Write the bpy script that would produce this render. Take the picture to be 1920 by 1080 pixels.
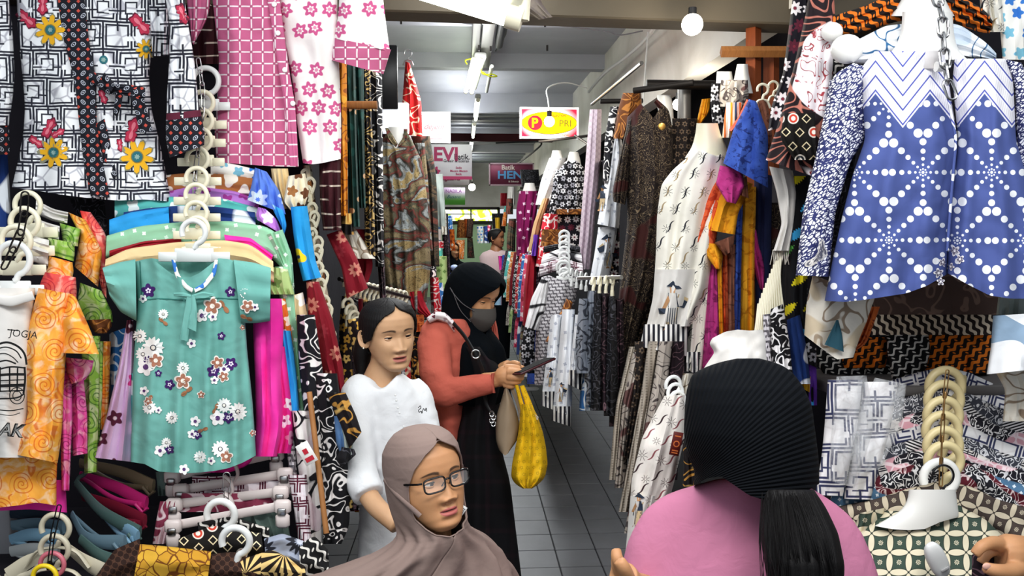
import bpy, math, random
import numpy as np
from mathutils import Vector, Matrix
SC = bpy.context.scene; COL = SC.collection
for o in list(bpy.data.objects): bpy.data.objects.remove(o)
PI = math.pi
# ---------------- camera, world, exposure ----------------
F = 1500.0; CAMH = 1.58
CAMPITCH = math.atan(115 / F); CAMYAW = math.atan(90 / F)
cam = bpy.data.objects.new('camera', bpy.data.cameras.new('camera')); COL.objects.link(cam)
cam.location = (0, 0, CAMH); cam.rotation_euler = (PI / 2 - CAMPITCH, 0, -CAMYAW)
cam.data.sensor_width = 36; cam.data.lens = F / 1920 * 36; cam.data.clip_start = .02
SC.camera = cam
W = bpy.data.worlds.new('world'); SC.world = W; W.use_nodes = True
W.node_tree.nodes['Background'].inputs[0].default_value = (.86, .93, 1, 1)
W.node_tree.nodes['Background'].inputs[1].default_value = .85
SC.view_settings.view_transform = 'Standard'; SC.view_settings.look = 'None'
SC.view_settings.exposure = 0.0; SC.view_settings.gamma = 1; SC.view_settings.use_curve_mapping = False
CR = np.array(cam.rotation_euler.to_matrix())
def P(x, y, d):
    return CR @ np.array([(x - 960) / F * d, -(y - 540) / F * d, -d]) + np.array([0, 0, CAMH])
def Pn(x, y, d):
    x, y, d = np.broadcast_arrays(np.asarray(x, float), y, d)
    v = np.stack([(x - 960) / F * d, -(y - 540) / F * d, -d], -1)
    return v @ CR.T + np.array([0, 0, CAMH])
def area(name, loc, size, power, col=(1, 1, 1), rot=(0, 0, 0), sy=None):
    l = bpy.data.lights.new(name, 'AREA'); l.energy = power; l.color = col; l.size = size
    if sy: l.shape = 'RECTANGLE'; l.size_y = sy
    o = bpy.data.objects.new(name, l); COL.objects.link(o); o.location = loc; o.rotation_euler = rot
    return o
# fluorescent tubes of the stalls: the frontage lamps over the shoppers, then the aisle strip
area('stall_tube_light', (.15, .55, 2.55), 1.5, 30, (1, .98, .95), (math.radians(25), 0, 0), .25)
area('stall_tube_light', (-.95, 1.1, 2.5), 1.2, 13, (.96, .98, 1), (math.radians(20), 0, 0), .2)
area('stall_tube_light', (1.0, 1.0, 2.5), 1.2, 11, (.96, .98, 1), (math.radians(20), 0, 0), .2)
for yy, pw in ((3.2, 24), (5.0, 36), (8.0, 40), (11.5, 40), (15.5, 40)):
    area('aisle_tube_light', (.05, yy, 2.6), .3, pw, (.96, .99, 1), (0, 0, 0), 1.3)
    area('aisle_tube_light_up', (.05, yy, 2.62), .3, pw * .22, (.96, .99, 1), (PI, 0, 0), 1.3)
# ---------------- object helpers ----------------
def props(o, label=None, cat=None, group=None, kind=None):
    if label: o['label'] = label
    if cat: o['category'] = cat
    if group: o['group'] = group
    if kind: o['kind'] = kind
    return o
def empty(name, label, cat, group=None, loc=(0, 0, 0), rot=(0, 0, 0), sc=1):
    o = bpy.data.objects.new(name, None); COL.objects.link(o); o.location = loc; o.rotation_euler = rot
    o.scale = (sc,) * 3; o.empty_display_size = .05
    return props(o, label, cat, group)
def mk(name, V, Fc, mat, parent=None, uv=None, smooth=True, mi=None, origin=None, attrs=None):
    """verts are world coordinates unless parent is given with local=True convention (parent-local)"""
    V = np.asarray(V, float).reshape(-1, 3)
    me = bpy.data.meshes.new(name)
    org = np.zeros(3)
    if origin is not None: org = np.asarray(origin, float); V = V - org
    me.from_pydata(V.tolist(), [], Fc if isinstance(Fc, list) else Fc.tolist())
    for m in (mat if isinstance(mat, (list, tuple)) else [mat]): me.materials.append(m)
    if smooth: me.polygons.foreach_set('use_smooth', np.ones(len(me.polygons), bool))
    if mi is not None: me.polygons.foreach_set('material_index', np.asarray(mi, np.int32))
    if uv is not None:
        l = np.empty(len(me.loops), np.int32); me.loops.foreach_get('vertex_index', l)
        me.uv_layers.new(name='UVMap').data.foreach_set('uv', np.asarray(uv, np.float32)[l].ravel())
    if attrs:
        for k, a in attrs.items():
            me.attributes.new(k, 'FLOAT', 'POINT').data.foreach_set('value', np.asarray(a, np.float32))
    me.update()
    if smooth and len(V) < 3000: me.set_sharp_from_angle(angle=.85)
    o = bpy.data.objects.new(name, me); COL.objects.link(o); o.location = org
    if parent is not None: o.parent = parent
    return o
def wparent(o, root):
    """parent o (built in world coordinates) to an unrotated root without moving it"""
    o.parent = root; o.location = Vector(o.location) - Vector(root.location); return o
def gridfaces(nv, nu, wrap):
    a = np.arange(nv - 1)[:, None] * nu; j = np.arange(nu if wrap else nu - 1)[None]; k = (j + 1) % nu
    return np.stack([a + j, a + k, a + nu + k, a + nu + j], -1).reshape(-1, 4)
class MB:
    """collects pieces of one mesh"""
    def __init__(s): s.V = []; s.F = []; s.M = []; s.n = 0
    def add(s, V, Fc, m=0):
        V = np.asarray(V, float).reshape(-1, 3)
        for f in (Fc if isinstance(Fc, list) else Fc.tolist()): s.F.append([i + s.n for i in f]); s.M.append(m)
        s.V.append(V); s.n += len(V); return s
    def box(s, c, size, rot=None, m=0, bev=0):
        x, y, z = [q / 2 for q in size]
        if bev:
            b = min(bev, x * .9, y * .9, z * .9); V = []
            pts = [(-x, -y + b), (-x + b, -y), (x - b, -y), (x, -y + b), (x, y - b), (x - b, y), (-x + b, y), (-x, y - b)]
            zz = [(-z, b), (-z + b, 0), (z - b, 0), (z, b)]
            for k, (h, ins) in enumerate(zz):
                for p in pts: V.append((p[0] * (1 - ins / x), p[1] * (1 - ins / y), h))
            V = np.array(V); Fc = gridfaces(4, 8, True).tolist() + [list(range(7, -1, -1)), list(range(24, 32))]
        else:
            V = np.array([(i, j, k) for k in (-z, z) for i, j in ((-x, -y), (x, -y), (x, y), (-x, y))])
            Fc = [[3, 2, 1, 0], [4, 5, 6, 7], [0, 1, 5, 4], [1, 2, 6, 5], [2, 3, 7, 6], [3, 0, 4, 7]]
        if rot is not None: V = V @ np.asarray(rot).T
        return s.add(V + np.asarray(c), Fc, m)
    def tube(s, pts, r, n=8, m=0, cap=True, flat=1.0, up=(0, 0, 1), closed=False):
        V, Fc = tubeVF(pts, r, n, cap, flat, up, closed); return s.add(V, Fc, m)
    def build(s, name, mat, parent=None, smooth=True, origin=None):
        return mk(name, np.concatenate(s.V), s.F, mat, parent, None, smooth, s.M, origin)
def tubeVF(pts, r, n=8, cap=True, flat=1.0, up=(0, 0, 1), closed=False):
    p = np.asarray(pts, float); N = len(p); r = np.broadcast_to(np.asarray(r, float), (N,))
    if closed: t = np.roll(p, -1, 0) - np.roll(p, 1, 0)
    else: t = np.gradient(p, axis=0)
    t /= np.linalg.norm(t, axis=1)[:, None] + 1e-9
    up = np.asarray(up, float)
    a = np.cross(t, up); bad = np.linalg.norm(a, axis=1) < .05
    a[bad] = np.cross(t[bad], np.array([.3, 1, .1])); a /= np.linalg.norm(a, axis=1)[:, None]
    for i in range(1, N):
        if a[i] @ a[i - 1] < 0: a[i] = -a[i]
    b = np.cross(a, t)
    th = np.linspace(0, 2 * PI, n, endpoint=False)
    V = p[:, None] + r[:, None, None] * (np.cos(th)[None, :, None] * a[:, None] * flat + np.sin(th)[None, :, None] * b[:, None])
    Fc = gridfaces(N, n, True).tolist()
    if closed: Fc += [[(N - 1) * n + j, (N - 1) * n + (j + 1) % n, (j + 1) % n, j] for j in range(n)]
    elif cap: Fc += [list(range(n - 1, -1, -1)), list(range((N - 1) * n, N * n))]
    return V.reshape(-1, 3), Fc
def ball(c, r, n=12, sc=(1, 1, 1)):
    ph = np.linspace(0, PI, n)[:, None]; th = np.linspace(0, 2 * PI, 2 * n, endpoint=False)[None]
    V = np.stack([np.sin(ph) * np.cos(th) * sc[0], np.sin(ph) * np.sin(th) * sc[1], np.cos(ph) * sc[2] + 0 * th], -1) * r + np.asarray(c)
    return V.reshape(-1, 3), gridfaces(n, 2 * n, True).tolist()
def smoothpath(pts, n):
    p = np.asarray(pts, float); m = len(p)
    if m < 3: return np.stack([np.interp(np.linspace(0, m - 1, n), range(m), p[:, k]) for k in range(p.shape[1])], 1)
    t = np.linspace(0, m - 1, n); i = np.clip(t.astype(int), 0, m - 2); f = (t - i)[:, None]
    q = np.vstack([2 * p[0] - p[1], p, 2 * p[-1] - p[-2]])
    a, b, c, d = q[i], q[i + 1], q[i + 2], q[i + 3]
    return .5 * (2 * b + (c - a) * f + (2 * a - 5 * b + 4 * c - d) * f ** 2 + (3 * b - a - 3 * c + d) * f ** 3)
def nz(x, y, seed=0, k=5):
    """cheap smooth noise in -1..1 from random sines"""
    r = np.random.RandomState(seed); s = 0
    for _ in range(k):
        a, b, c = r.uniform(-1, 1, 3); s = s + np.sin(a * x * 2 + b * y * 2 + c * 9) + .5 * np.sin(b * x * 4.3 - a * y * 4.1 + c * 5)
    return s / k / 1.1

# ---------------- procedural materials: small expression language on math nodes ----------------
def lin(h):
    if isinstance(h, (tuple, list)): return tuple(h) + (1,)
    h = h.lstrip('#'); c = [int(h[i:i + 2], 16) / 255 for i in (0, 2, 4)]
    return tuple(v / 12.92 if v <= .04045 else ((v + .055) / 1.055) ** 2.4 for v in c) + (1,)
class X:
    def __init__(s, g, k): s.g = g; s.k = k
    def _b(s, op, o, r=False): return s.g.m(op, o, s) if r else s.g.m(op, s, o)
    def __add__(s, o): return s._b('ADD', o)
    __radd__ = __add__
    def __mul__(s, o): return s._b('MULTIPLY', o)
    __rmul__ = __mul__
    def __sub__(s, o): return s._b('SUBTRACT', o)
    def __rsub__(s, o): return s._b('SUBTRACT', o, True)
    def __truediv__(s, o): return s._b('DIVIDE', o)
    def __neg__(s): return s * -1.0
class Gm:
    def __init__(s, name, coord='UV'):
        s.mat = bpy.data.materials.new(name); s.mat.use_nodes = True; s.nt = s.mat.node_tree
        s.bsdf = s.nt.nodes['Principled BSDF']; s.tc = s.node('ShaderNodeTexCoord')
        s.vecraw = s.tc.outputs[coord]
        sep = s.node('ShaderNodeSeparateXYZ'); s.link(s.vecraw, sep.inputs[0])
        s.u = X(s, sep.outputs[0]); s.v = X(s, sep.outputs[1]); s.w = X(s, sep.outputs[2]); s.fl = {}
    def node(s, t): return s.nt.nodes.new(t)
    def link(s, a, b): s.nt.links.new(a, b)
    def put(s, v, sock):
        if isinstance(v, X): s.link(v.k, sock)
        else: sock.default_value = v
    def m(s, op, a, b=None, c=None):
        n = s.node('ShaderNodeMath'); n.operation = op
        for i, v in enumerate((a, b, c)):
            if v is not None: s.put(v, n.inputs[i])
        return X(s, n.outputs[0])
    def abs(s, a): return s.m('ABSOLUTE', a)
    def sin(s, a): return s.m('SINE', a)
    def fr(s, a): return s.m('FRACT', a)
    def floor(s, a): return s.m('FLOOR', a)
    def mn(s, a, b): return s.m('MINIMUM', a, b)
    def mx(s, a, b): return s.m('MAXIMUM', a, b)
    def gt(s, a, e, w=.03):
        n = s.node('ShaderNodeMath'); n.operation = 'MULTIPLY_ADD'; n.use_clamp = True
        s.put(a - e if isinstance(a, X) else a, n.inputs[0]); n.inputs[1].default_value = 1 / w; n.inputs[2].default_value = .5
        return X(s, n.outputs[0])
    def lt(s, a, e, w=.03): return s.gt(-a, -e if not isinstance(e, X) else -e, w)
    def vec(s, a, b, c=0.0):
        n = s.node('ShaderNodeCombineXYZ')
        for i, v in enumerate((a, b, c)): s.put(v, n.inputs[i])
        return n.outputs[0]
    def noise(s, sc, det=2, dist=0, vec=None, rough=.5):
        n = s.node('ShaderNodeTexNoise'); s.link(vec or s.vecraw, n.inputs['Vector']); n.inputs['Scale'].default_value = sc
        n.inputs['Detail'].default_value = det; n.inputs['Distortion'].default_value = dist; n.inputs['Roughness'].default_value = rough
        return X(s, n.outputs[0])
    def voro(s, sc, feat='F1', rnd=1, vec=None):
        n = s.node('ShaderNodeTexVoronoi'); n.feature = feat; s.link(vec or s.vecraw, n.inputs['Vector'])
        n.inputs['Scale'].default_value = sc; n.inputs['Randomness'].default_value = rnd
        if feat == 'F1':
            sp = s.node('ShaderNodeSeparateColor'); s.link(n.outputs['Color'], sp.inputs[0]); s.rc = X(s, sp.outputs[0])
        return X(s, n.outputs['Distance'])
    def rnd(s, a, b):
        n = s.node('ShaderNodeTexWhiteNoise'); n.noise_dimensions = '2D'; s.link(s.vec(a, b), n.inputs['Vector'])
        sp = s.node('ShaderNodeSeparateColor'); s.link(n.outputs['Color'], sp.inputs[0]); return [X(s, q) for q in sp.outputs[:3]]
    def attr(s, nm):
        n = s.node('ShaderNodeAttribute'); n.attribute_name = nm; return X(s, n.outputs['Fac'])
    def mix(s, f, a, b):
        n = s.node('ShaderNodeMix'); n.data_type = 'RGBA'; s.put(f, n.inputs[0])
        for v, k in ((a, 6), (b, 7)):
            if isinstance(v, (str, tuple)): n.inputs[k].default_value = lin(v)
            else: s.link(v, n.inputs[k])
        return n.outputs[2]
    def warp(s, amt, sc):
        """distorted copies of u, v (metres)"""
        a = s.noise(sc, 1); b = s.noise(sc, 1, vec=s.vec(s.v + 3.1, s.u + 7.7))
        return s.u + (a - .5) * amt, s.v + (b - .5) * amt
    def cells(s, sz, jit=.4, brick=True, uv=None):
        u, v = uv or (s.u, s.v); U = u * (1 / sz); V = v * (1 / sz); row = s.floor(V)
        if brick: U = U + s.fr(row * .5) * 1.0
        cu = s.floor(U); r = s.rnd(cu, row)
        return U - cu - .5 - (r[0] - .5) * jit, V - row - .5 - (r[1] - .5) * jit, r
    def polar(s, x, y): return s.m('SQRT', x * x + y * y), s.m('ARCTAN2', y, x)
    def fin(s, col, rough=.85, bump=.25, bs=14, metal=0, sheen=.0, hgt=None, spec=.25, weave=True, bd=.01):
        b = s.bsdf.inputs
        if isinstance(col, (str, tuple)): b['Base Color'].default_value = lin(col)
        else: s.link(col, b['Base Color'])
        b['Roughness'].default_value = rough; b['Metallic'].default_value = metal; b['Specular IOR Level'].default_value = spec
        if sheen: b['Sheen Weight'].default_value = sheen
        if bump or hgt is not None:
            n = s.node('ShaderNodeBump'); n.inputs['Strength'].default_value = 1 if hgt is not None else bump; n.inputs['Distance'].default_value = bd
            h = hgt if hgt is not None else s.noise(bs, 3, .6)
            s.link(h.k, n.inputs['Height']); s.link(n.outputs[0], b['Normal'])
        return s.mat
MATS = {}
def mat(key, fn, **kw):
    if key in MATS: return MATS[key]
    g = Gm(key, kw.pop('coord', 'UV')); MATS[key] = g.fin(fn(g), **kw); return MATS[key]
def plain(key, col, rough=.6, bump=0, **kw):
    return mat(key, lambda g: col, coord='Object', rough=rough, bump=bump, **kw)
def emis(key, col, st):
    if key in MATS: return MATS[key]
    g = Gm(key); g.fin(col, bump=0); g.bsdf.inputs['Emission Color'].default_value = lin(col); g.bsdf.inputs['Emission Strength'].default_value = st
    MATS[key] = g.mat; return g.mat
# pattern functions
def mottle(c1, c2, sc=9, c3=None):
    def f(g):
        n = g.noise(sc, 4, 1.2); c = g.mix(g.gt(n, .5, .3), c1, c2)
        return g.mix(g.gt(g.noise(sc * 2.3, 3, 2), .58, .08), c, c3) if c3 else c
    return f
def scroll(bg, fg, sc=14, k=5, w=.13, fg2=None, sc2=None):
    """curling batik lines from the contours of noise"""
    sc *= 2.05 if sc > 5 else 1.25
    def f(g):
        n = g.noise(sc, 0, .8); l = g.lt(g.abs(g.fr(n * k) - .5), w, .06); c = g.mix(l, bg, fg)
        return g.mix(g.gt(g.noise(sc2 or sc * .6, 1, .5), .6, .04), c, fg2) if fg2 else c
    return f
def vein(bg, fg, sc=30, w=.06, warp=.02, bg2=None, ws=12):
    def f(g):
        u, v = g.warp(warp, ws); d = g.voro(sc, 'DISTANCE_TO_EDGE', 1, g.vec(u, v)); b = bg
        if bg2: g.voro(sc, 'F1', 1, g.vec(u, v)); b = g.mix(g.gt(g.rc, .5), bg, bg2)
        return g.mix(g.lt(d, w, .04), b, fg)
    return f
def grains(bg, fg, sc=75, w=.13, an=2.2, rot=.7, ws=6, wa=.06):
    def f(g):
        u, v = g.warp(wa, ws); c, s = math.cos(rot), math.sin(rot); a = u * c + v * s; b = (v * c - u * s) * an
        return g.mix(g.gt(g.voro(sc, 'DISTANCE_TO_EDGE', .8, g.vec(a, b)), w, .05), fg, bg)
    return f
def flowers(bg, cols, sz=.05, R=.36, n=5, jit=.3, ring=0, ctr=None, sparse=0.0, base=None):
    def f(g):
        x, y, r = g.cells(sz, jit); rr, th = g.polar(x, y); rad = R * (.82 + .18 * g.sin(th * n + r[2] * 6)); q = rr / rad
        msk = g.lt(q, 1, .12)
        if ring: msk = msk * g.gt(q, ring, .1)
        if sparse: msk = msk * g.gt(r[2], sparse, .01)
        fc = cols[0]
        for i, c in enumerate(cols[1:]): fc = g.mix(g.gt(r[2], (i + 1) / len(cols) * (1 - sparse) + sparse, .01), fc, c)
        b = base(g) if base else bg
        c = g.mix(msk, b, fc)
        if ctr: c = g.mix(g.lt(rr, R * .22, .04) * (g.gt(r[2], sparse, .01) if sparse else 1.0), c, ctr)
        return c
    return f
def stripes(cols, pitch=.02, ang=0, warp=0, wave=0, wl=.03):
    def f(g):
        u, v = (g.warp(warp, 8)) if warp else (g.u, g.v)
        a = u * math.cos(ang) + v * math.sin(ang); b = v * math.cos(ang) - u * math.sin(ang)
        if wave: a = a + g.sin(b * (2 * PI / wl)) * wave
        t = g.fr(a / pitch); c = cols[0]
        for i, q in enumerate(cols[1:]): c = g.mix(g.gt(t, (i + 1) / len(cols), .03), c, q)
        return c
    return f
def parang(bg, fg, pitch=.02, ang=.7, wl=.018, wave=.004, fill=.45, dot=None):
    def f(g):
        a = g.u * math.cos(ang) + g.v * math.sin(ang); b = g.v * math.cos(ang) - g.u * math.sin(ang)
        t = g.fr((a + g.sin(b * (2 * PI / wl)) * wave) / pitch); c = g.mix(g.gt(t, 1 - fill, .05), bg, fg)
        if dot:
            r, _ = g.polar((t - (1 - fill) / 2) * pitch, (g.fr(b / wl) - .5) * wl); c = g.mix(g.lt(r, pitch * .13, .001), c, dot)
        return c
    return f
def kawung(bg, fg, dk, s=.045):
    def f(g):
        U = g.fr(g.u / s) - .5; V = g.fr(g.v / s) - .5; au, av = g.abs(U), g.abs(V)
        e1, _ = g.polar((.5 - au) * 6.2, av * 2.25); e2, _ = g.polar((.5 - av) * 6.2, au * 2.25)
        e = g.mn(e1, e2); c = g.mix(g.lt(e, 1, .1), g.mix(g.lt(e, 1.2, .1), bg, dk), fg)
        r, th = g.polar(U, V); r2 = r / (1 + .25 * g.sin(th * 8))
        c = g.mix(g.lt(g.abs(r2 - .09), .022, .02), c, fg); return g.mix(g.lt(r, .03, .02), c, fg)
    return f
def tie(c1, c2, line, sz=.075, kk=7, ln=.2):
    """hand dyed swirls"""
    def f(g):
        uv = g.warp(.02, 14); x, y, r = g.cells(sz, .2, True, uv); rr, th = g.polar(x, y)
        s = g.fr(rr * kk - th * (1 / (2 * PI))); l = g.lt(g.abs(s - .5), .13, .12) * g.lt(rr, .42, .03)
        b = g.mix(g.gt(g.noise(12, 3, 1), .5, .25), c1, c2)
        b = g.mix(g.gt(g.noise(24, 4, 1.5), .55, .14) * .38, b, 'fff2dc')
        z = g.lt(g.abs(g.fr(g.noise(11, 1, .5) * 4) - .5), .06, .05) * g.gt(rr, .45, .03)
        return g.mix(g.mx(l, z) * .85, b, line)
    return f
def camo(cols, sc=7, line=None, ls=40):
    def f(g):
        n = g.noise(sc, 3, .8, g.vec(g.u, g.v * 1.6)); c = cols[0]
        for i, q in enumerate(cols[1:]): c = g.mix(g.gt(n, .40 + .2 * (i + .5) / len(cols[1:]), .03), c, q)
        if line: c = g.mix(g.lt(g.abs(g.fr(g.noise(ls, 1, 1) * 5) - .5), .09, .06) * .7, c, line)
        return c
    return f
def frets(bg, fg, vn, s=.055, w=.05):
    """white ground with grey marbling and doubled meander lines"""
    def f(g):
        b = g.mix(g.lt(g.voro(24, 'DISTANCE_TO_EDGE'), .05, .06), bg, vn)
        uv = g.warp(.012, 9); x, y, r = g.cells(s, 0, True, uv); ax, ay = g.abs(x), g.abs(y); m = g.mx(ax, ay)
        l = g.mx(g.gt(m, .462, .02), g.lt(g.abs(m - .385), .034, .02))
        l = g.mx(l, g.lt(g.abs(m - .2), .03, .02) * g.gt(r[2], .6, .01))
        gap = g.lt(g.abs(y + .1), .09, .02) * g.gt(x * (g.gt(r[0], .5, .01) * 2 - 1), .05, .02)
        l = l * (1 - gap)
        bar = g.lt(g.abs(x - (r[1] - .5) * .3), .035, .02) * g.gt(y * (g.gt(r[1], .5, .01) * 2 - 1), .18, .02)
        bar2 = g.lt(g.abs(y + .1), .03, .02) * g.gt(ax, .2, .02) * g.gt(r[2], .4, .01)
        return g.mix(g.mx(l, g.mx(bar, bar2)), b, fg)
    return f
def ovals(bg, ol, dia, s=.028):
    def f(g):
        U = g.u / s; V = g.v / s; x = g.fr(U) - .5; y = g.fr(V) - .5
        par = g.fr((g.floor(U) + g.floor(V)) * .5) * 4 - 1; a = x + y * par; b = x - y * par
        r, _ = g.polar(a * 1.25, b * .8); c = g.mix(g.lt(g.abs(r - .3), .05, .03), bg, ol); c = g.mix(g.lt(r, .1, .03), c, ol)
        ox = .5 - g.abs(x); oy = .5 - g.abs(y); q = ox + oy; return g.mix(g.lt(q, .2, .03), c, dia)
    return f
def dashgrid(bg, fg, s=.03, w=.06, j=.12):
    def f(g):
        uv = g.warp(.004, 20); x = g.fr(uv[0] / s) - .5; y = g.fr(uv[1] / s) - .5; ax, ay = g.abs(x), g.abs(y)
        l1 = g.gt(ax, .5 - w, .03) * g.lt(ay, .5 - j, .03); l2 = g.gt(ay, .5 - w, .03) * g.lt(ax, .5 - j, .03)
        j0 = g.gt(ax, .5 - w * 1.2, .02) * g.gt(ay, .5 - w * 1.2, .02)
        return g.mix(g.mx(l1, l2) * .93, g.mix(j0 * .5, bg, '6a5a5a'), fg)
    return f
def strokes(bg, c1='24242c', c2='a08a66', s=.06, star=True):
    """little asterisks and slanted strokes on a pale ground"""
    def f(g):
        x, y, r = g.cells(s, .15); rr, th = g.polar(x, y); big = .2 + .1 * r[1]
        st = g.lt(g.abs(g.sin(th * 4 + r[2] * 3)) * rr, .045, .02) * g.lt(rr, big, .02) * g.gt(rr, .05, .02)
        x2, y2, q = g.cells(s * .93, .2, True, (g.u + s * .5, g.v + .013)); a = x2 * .6 + y2 * .8; b = x2 * .8 - y2 * .6
        bb = b + g.sin(a * 7) * .07; sk = g.lt(g.abs(bb), .055 * (1 - g.abs(a) * 1.5), .02) * g.lt(g.abs(a), .42, .05)
        c = g.mix(sk, bg, g.mix(g.gt(q[2], .5, .01), c1, c2)); return g.mix(st, c, c1)
    return f
def rays(bg, fg, s=.17):
    def dots(g, u0, v0, uv=None):
        u, v = uv or (g.u, g.v); U = u / s + u0; V = v / s + v0; row = g.floor(V); U = U + g.fr(row * .5)
        x = U - g.floor(U) - .5; y = V - row - .5; r, th = g.polar(x * s, y * s); n = 8
        k = g.m('ROUND', th * (n / (2 * PI))) * (2 * PI / n); jj = g.m('ROUND', g.m('SQRT', r / .0021)); rj = jj * jj * .0021
        du = r * g.m('COSINE', th) - rj * g.m('COSINE', k); dv = r * g.sin(th) - rj * g.sin(k); dd, _ = g.polar(du, dv)
        return g.lt(dd, rj * .095 + .0014, .0006)
    return lambda g: g.mix(dots(g, 0, 0), bg, fg)
def blousefn(g):
    """chevron yoke above, white ray dots on blue below; the yoke ends in points"""
    tri = g.abs(g.fr(g.u / .135 + .5) * 2 - 1); t = g.v - tri * .085
    low = rays('47558f', 'e6e8ec')(g); st = g.fr(t / .036); ln = g.lt(g.abs(st - .2), .08, .03)
    tex = g.mix(g.gt(g.sin(t * 1600) * g.sin((g.u + t) * 1400), .25, .3) * g.gt(st, .35, .03) * .5, 'eceaf0', 'a8a4a8')
    return g.mix(g.gt(t, -.145, .002), low, g.mix(ln, tex, '5058a8'))
def lattice(bg, fg, s=.03, w=.05):
    def f(g):
        a = g.fr((g.u + g.v) / s) - .5; b = g.fr((g.u - g.v) / s) - .5
        c = g.mix(g.lt(g.mn(g.abs(a), g.abs(b)), w, .03), bg, fg); r, _ = g.polar(a, b); return g.mix(g.lt(g.abs(r - .22), .05, .04), c, fg)
    return f
def plaid(bg, c1, s=.09):
    def f(g):
        a = g.lt(g.abs(g.fr(g.u / s) - .5), .09, .05); b = g.lt(g.abs(g.fr(g.v / s) - .5), .09, .05)
        return g.mix((a + b) * .5, bg, c1)
    return f
def paneled(a, b, c, s=.12):
    """patchwork bands of three batiks"""
    def f(g):
        n = g.noise(5, 1, .3, g.vec(g.u * 1.6, g.v)); return g.mix(g.gt(n, .56, .01), g.mix(g.gt(n, .47, .01), a(g), b(g)), c(g))
    return f
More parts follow.
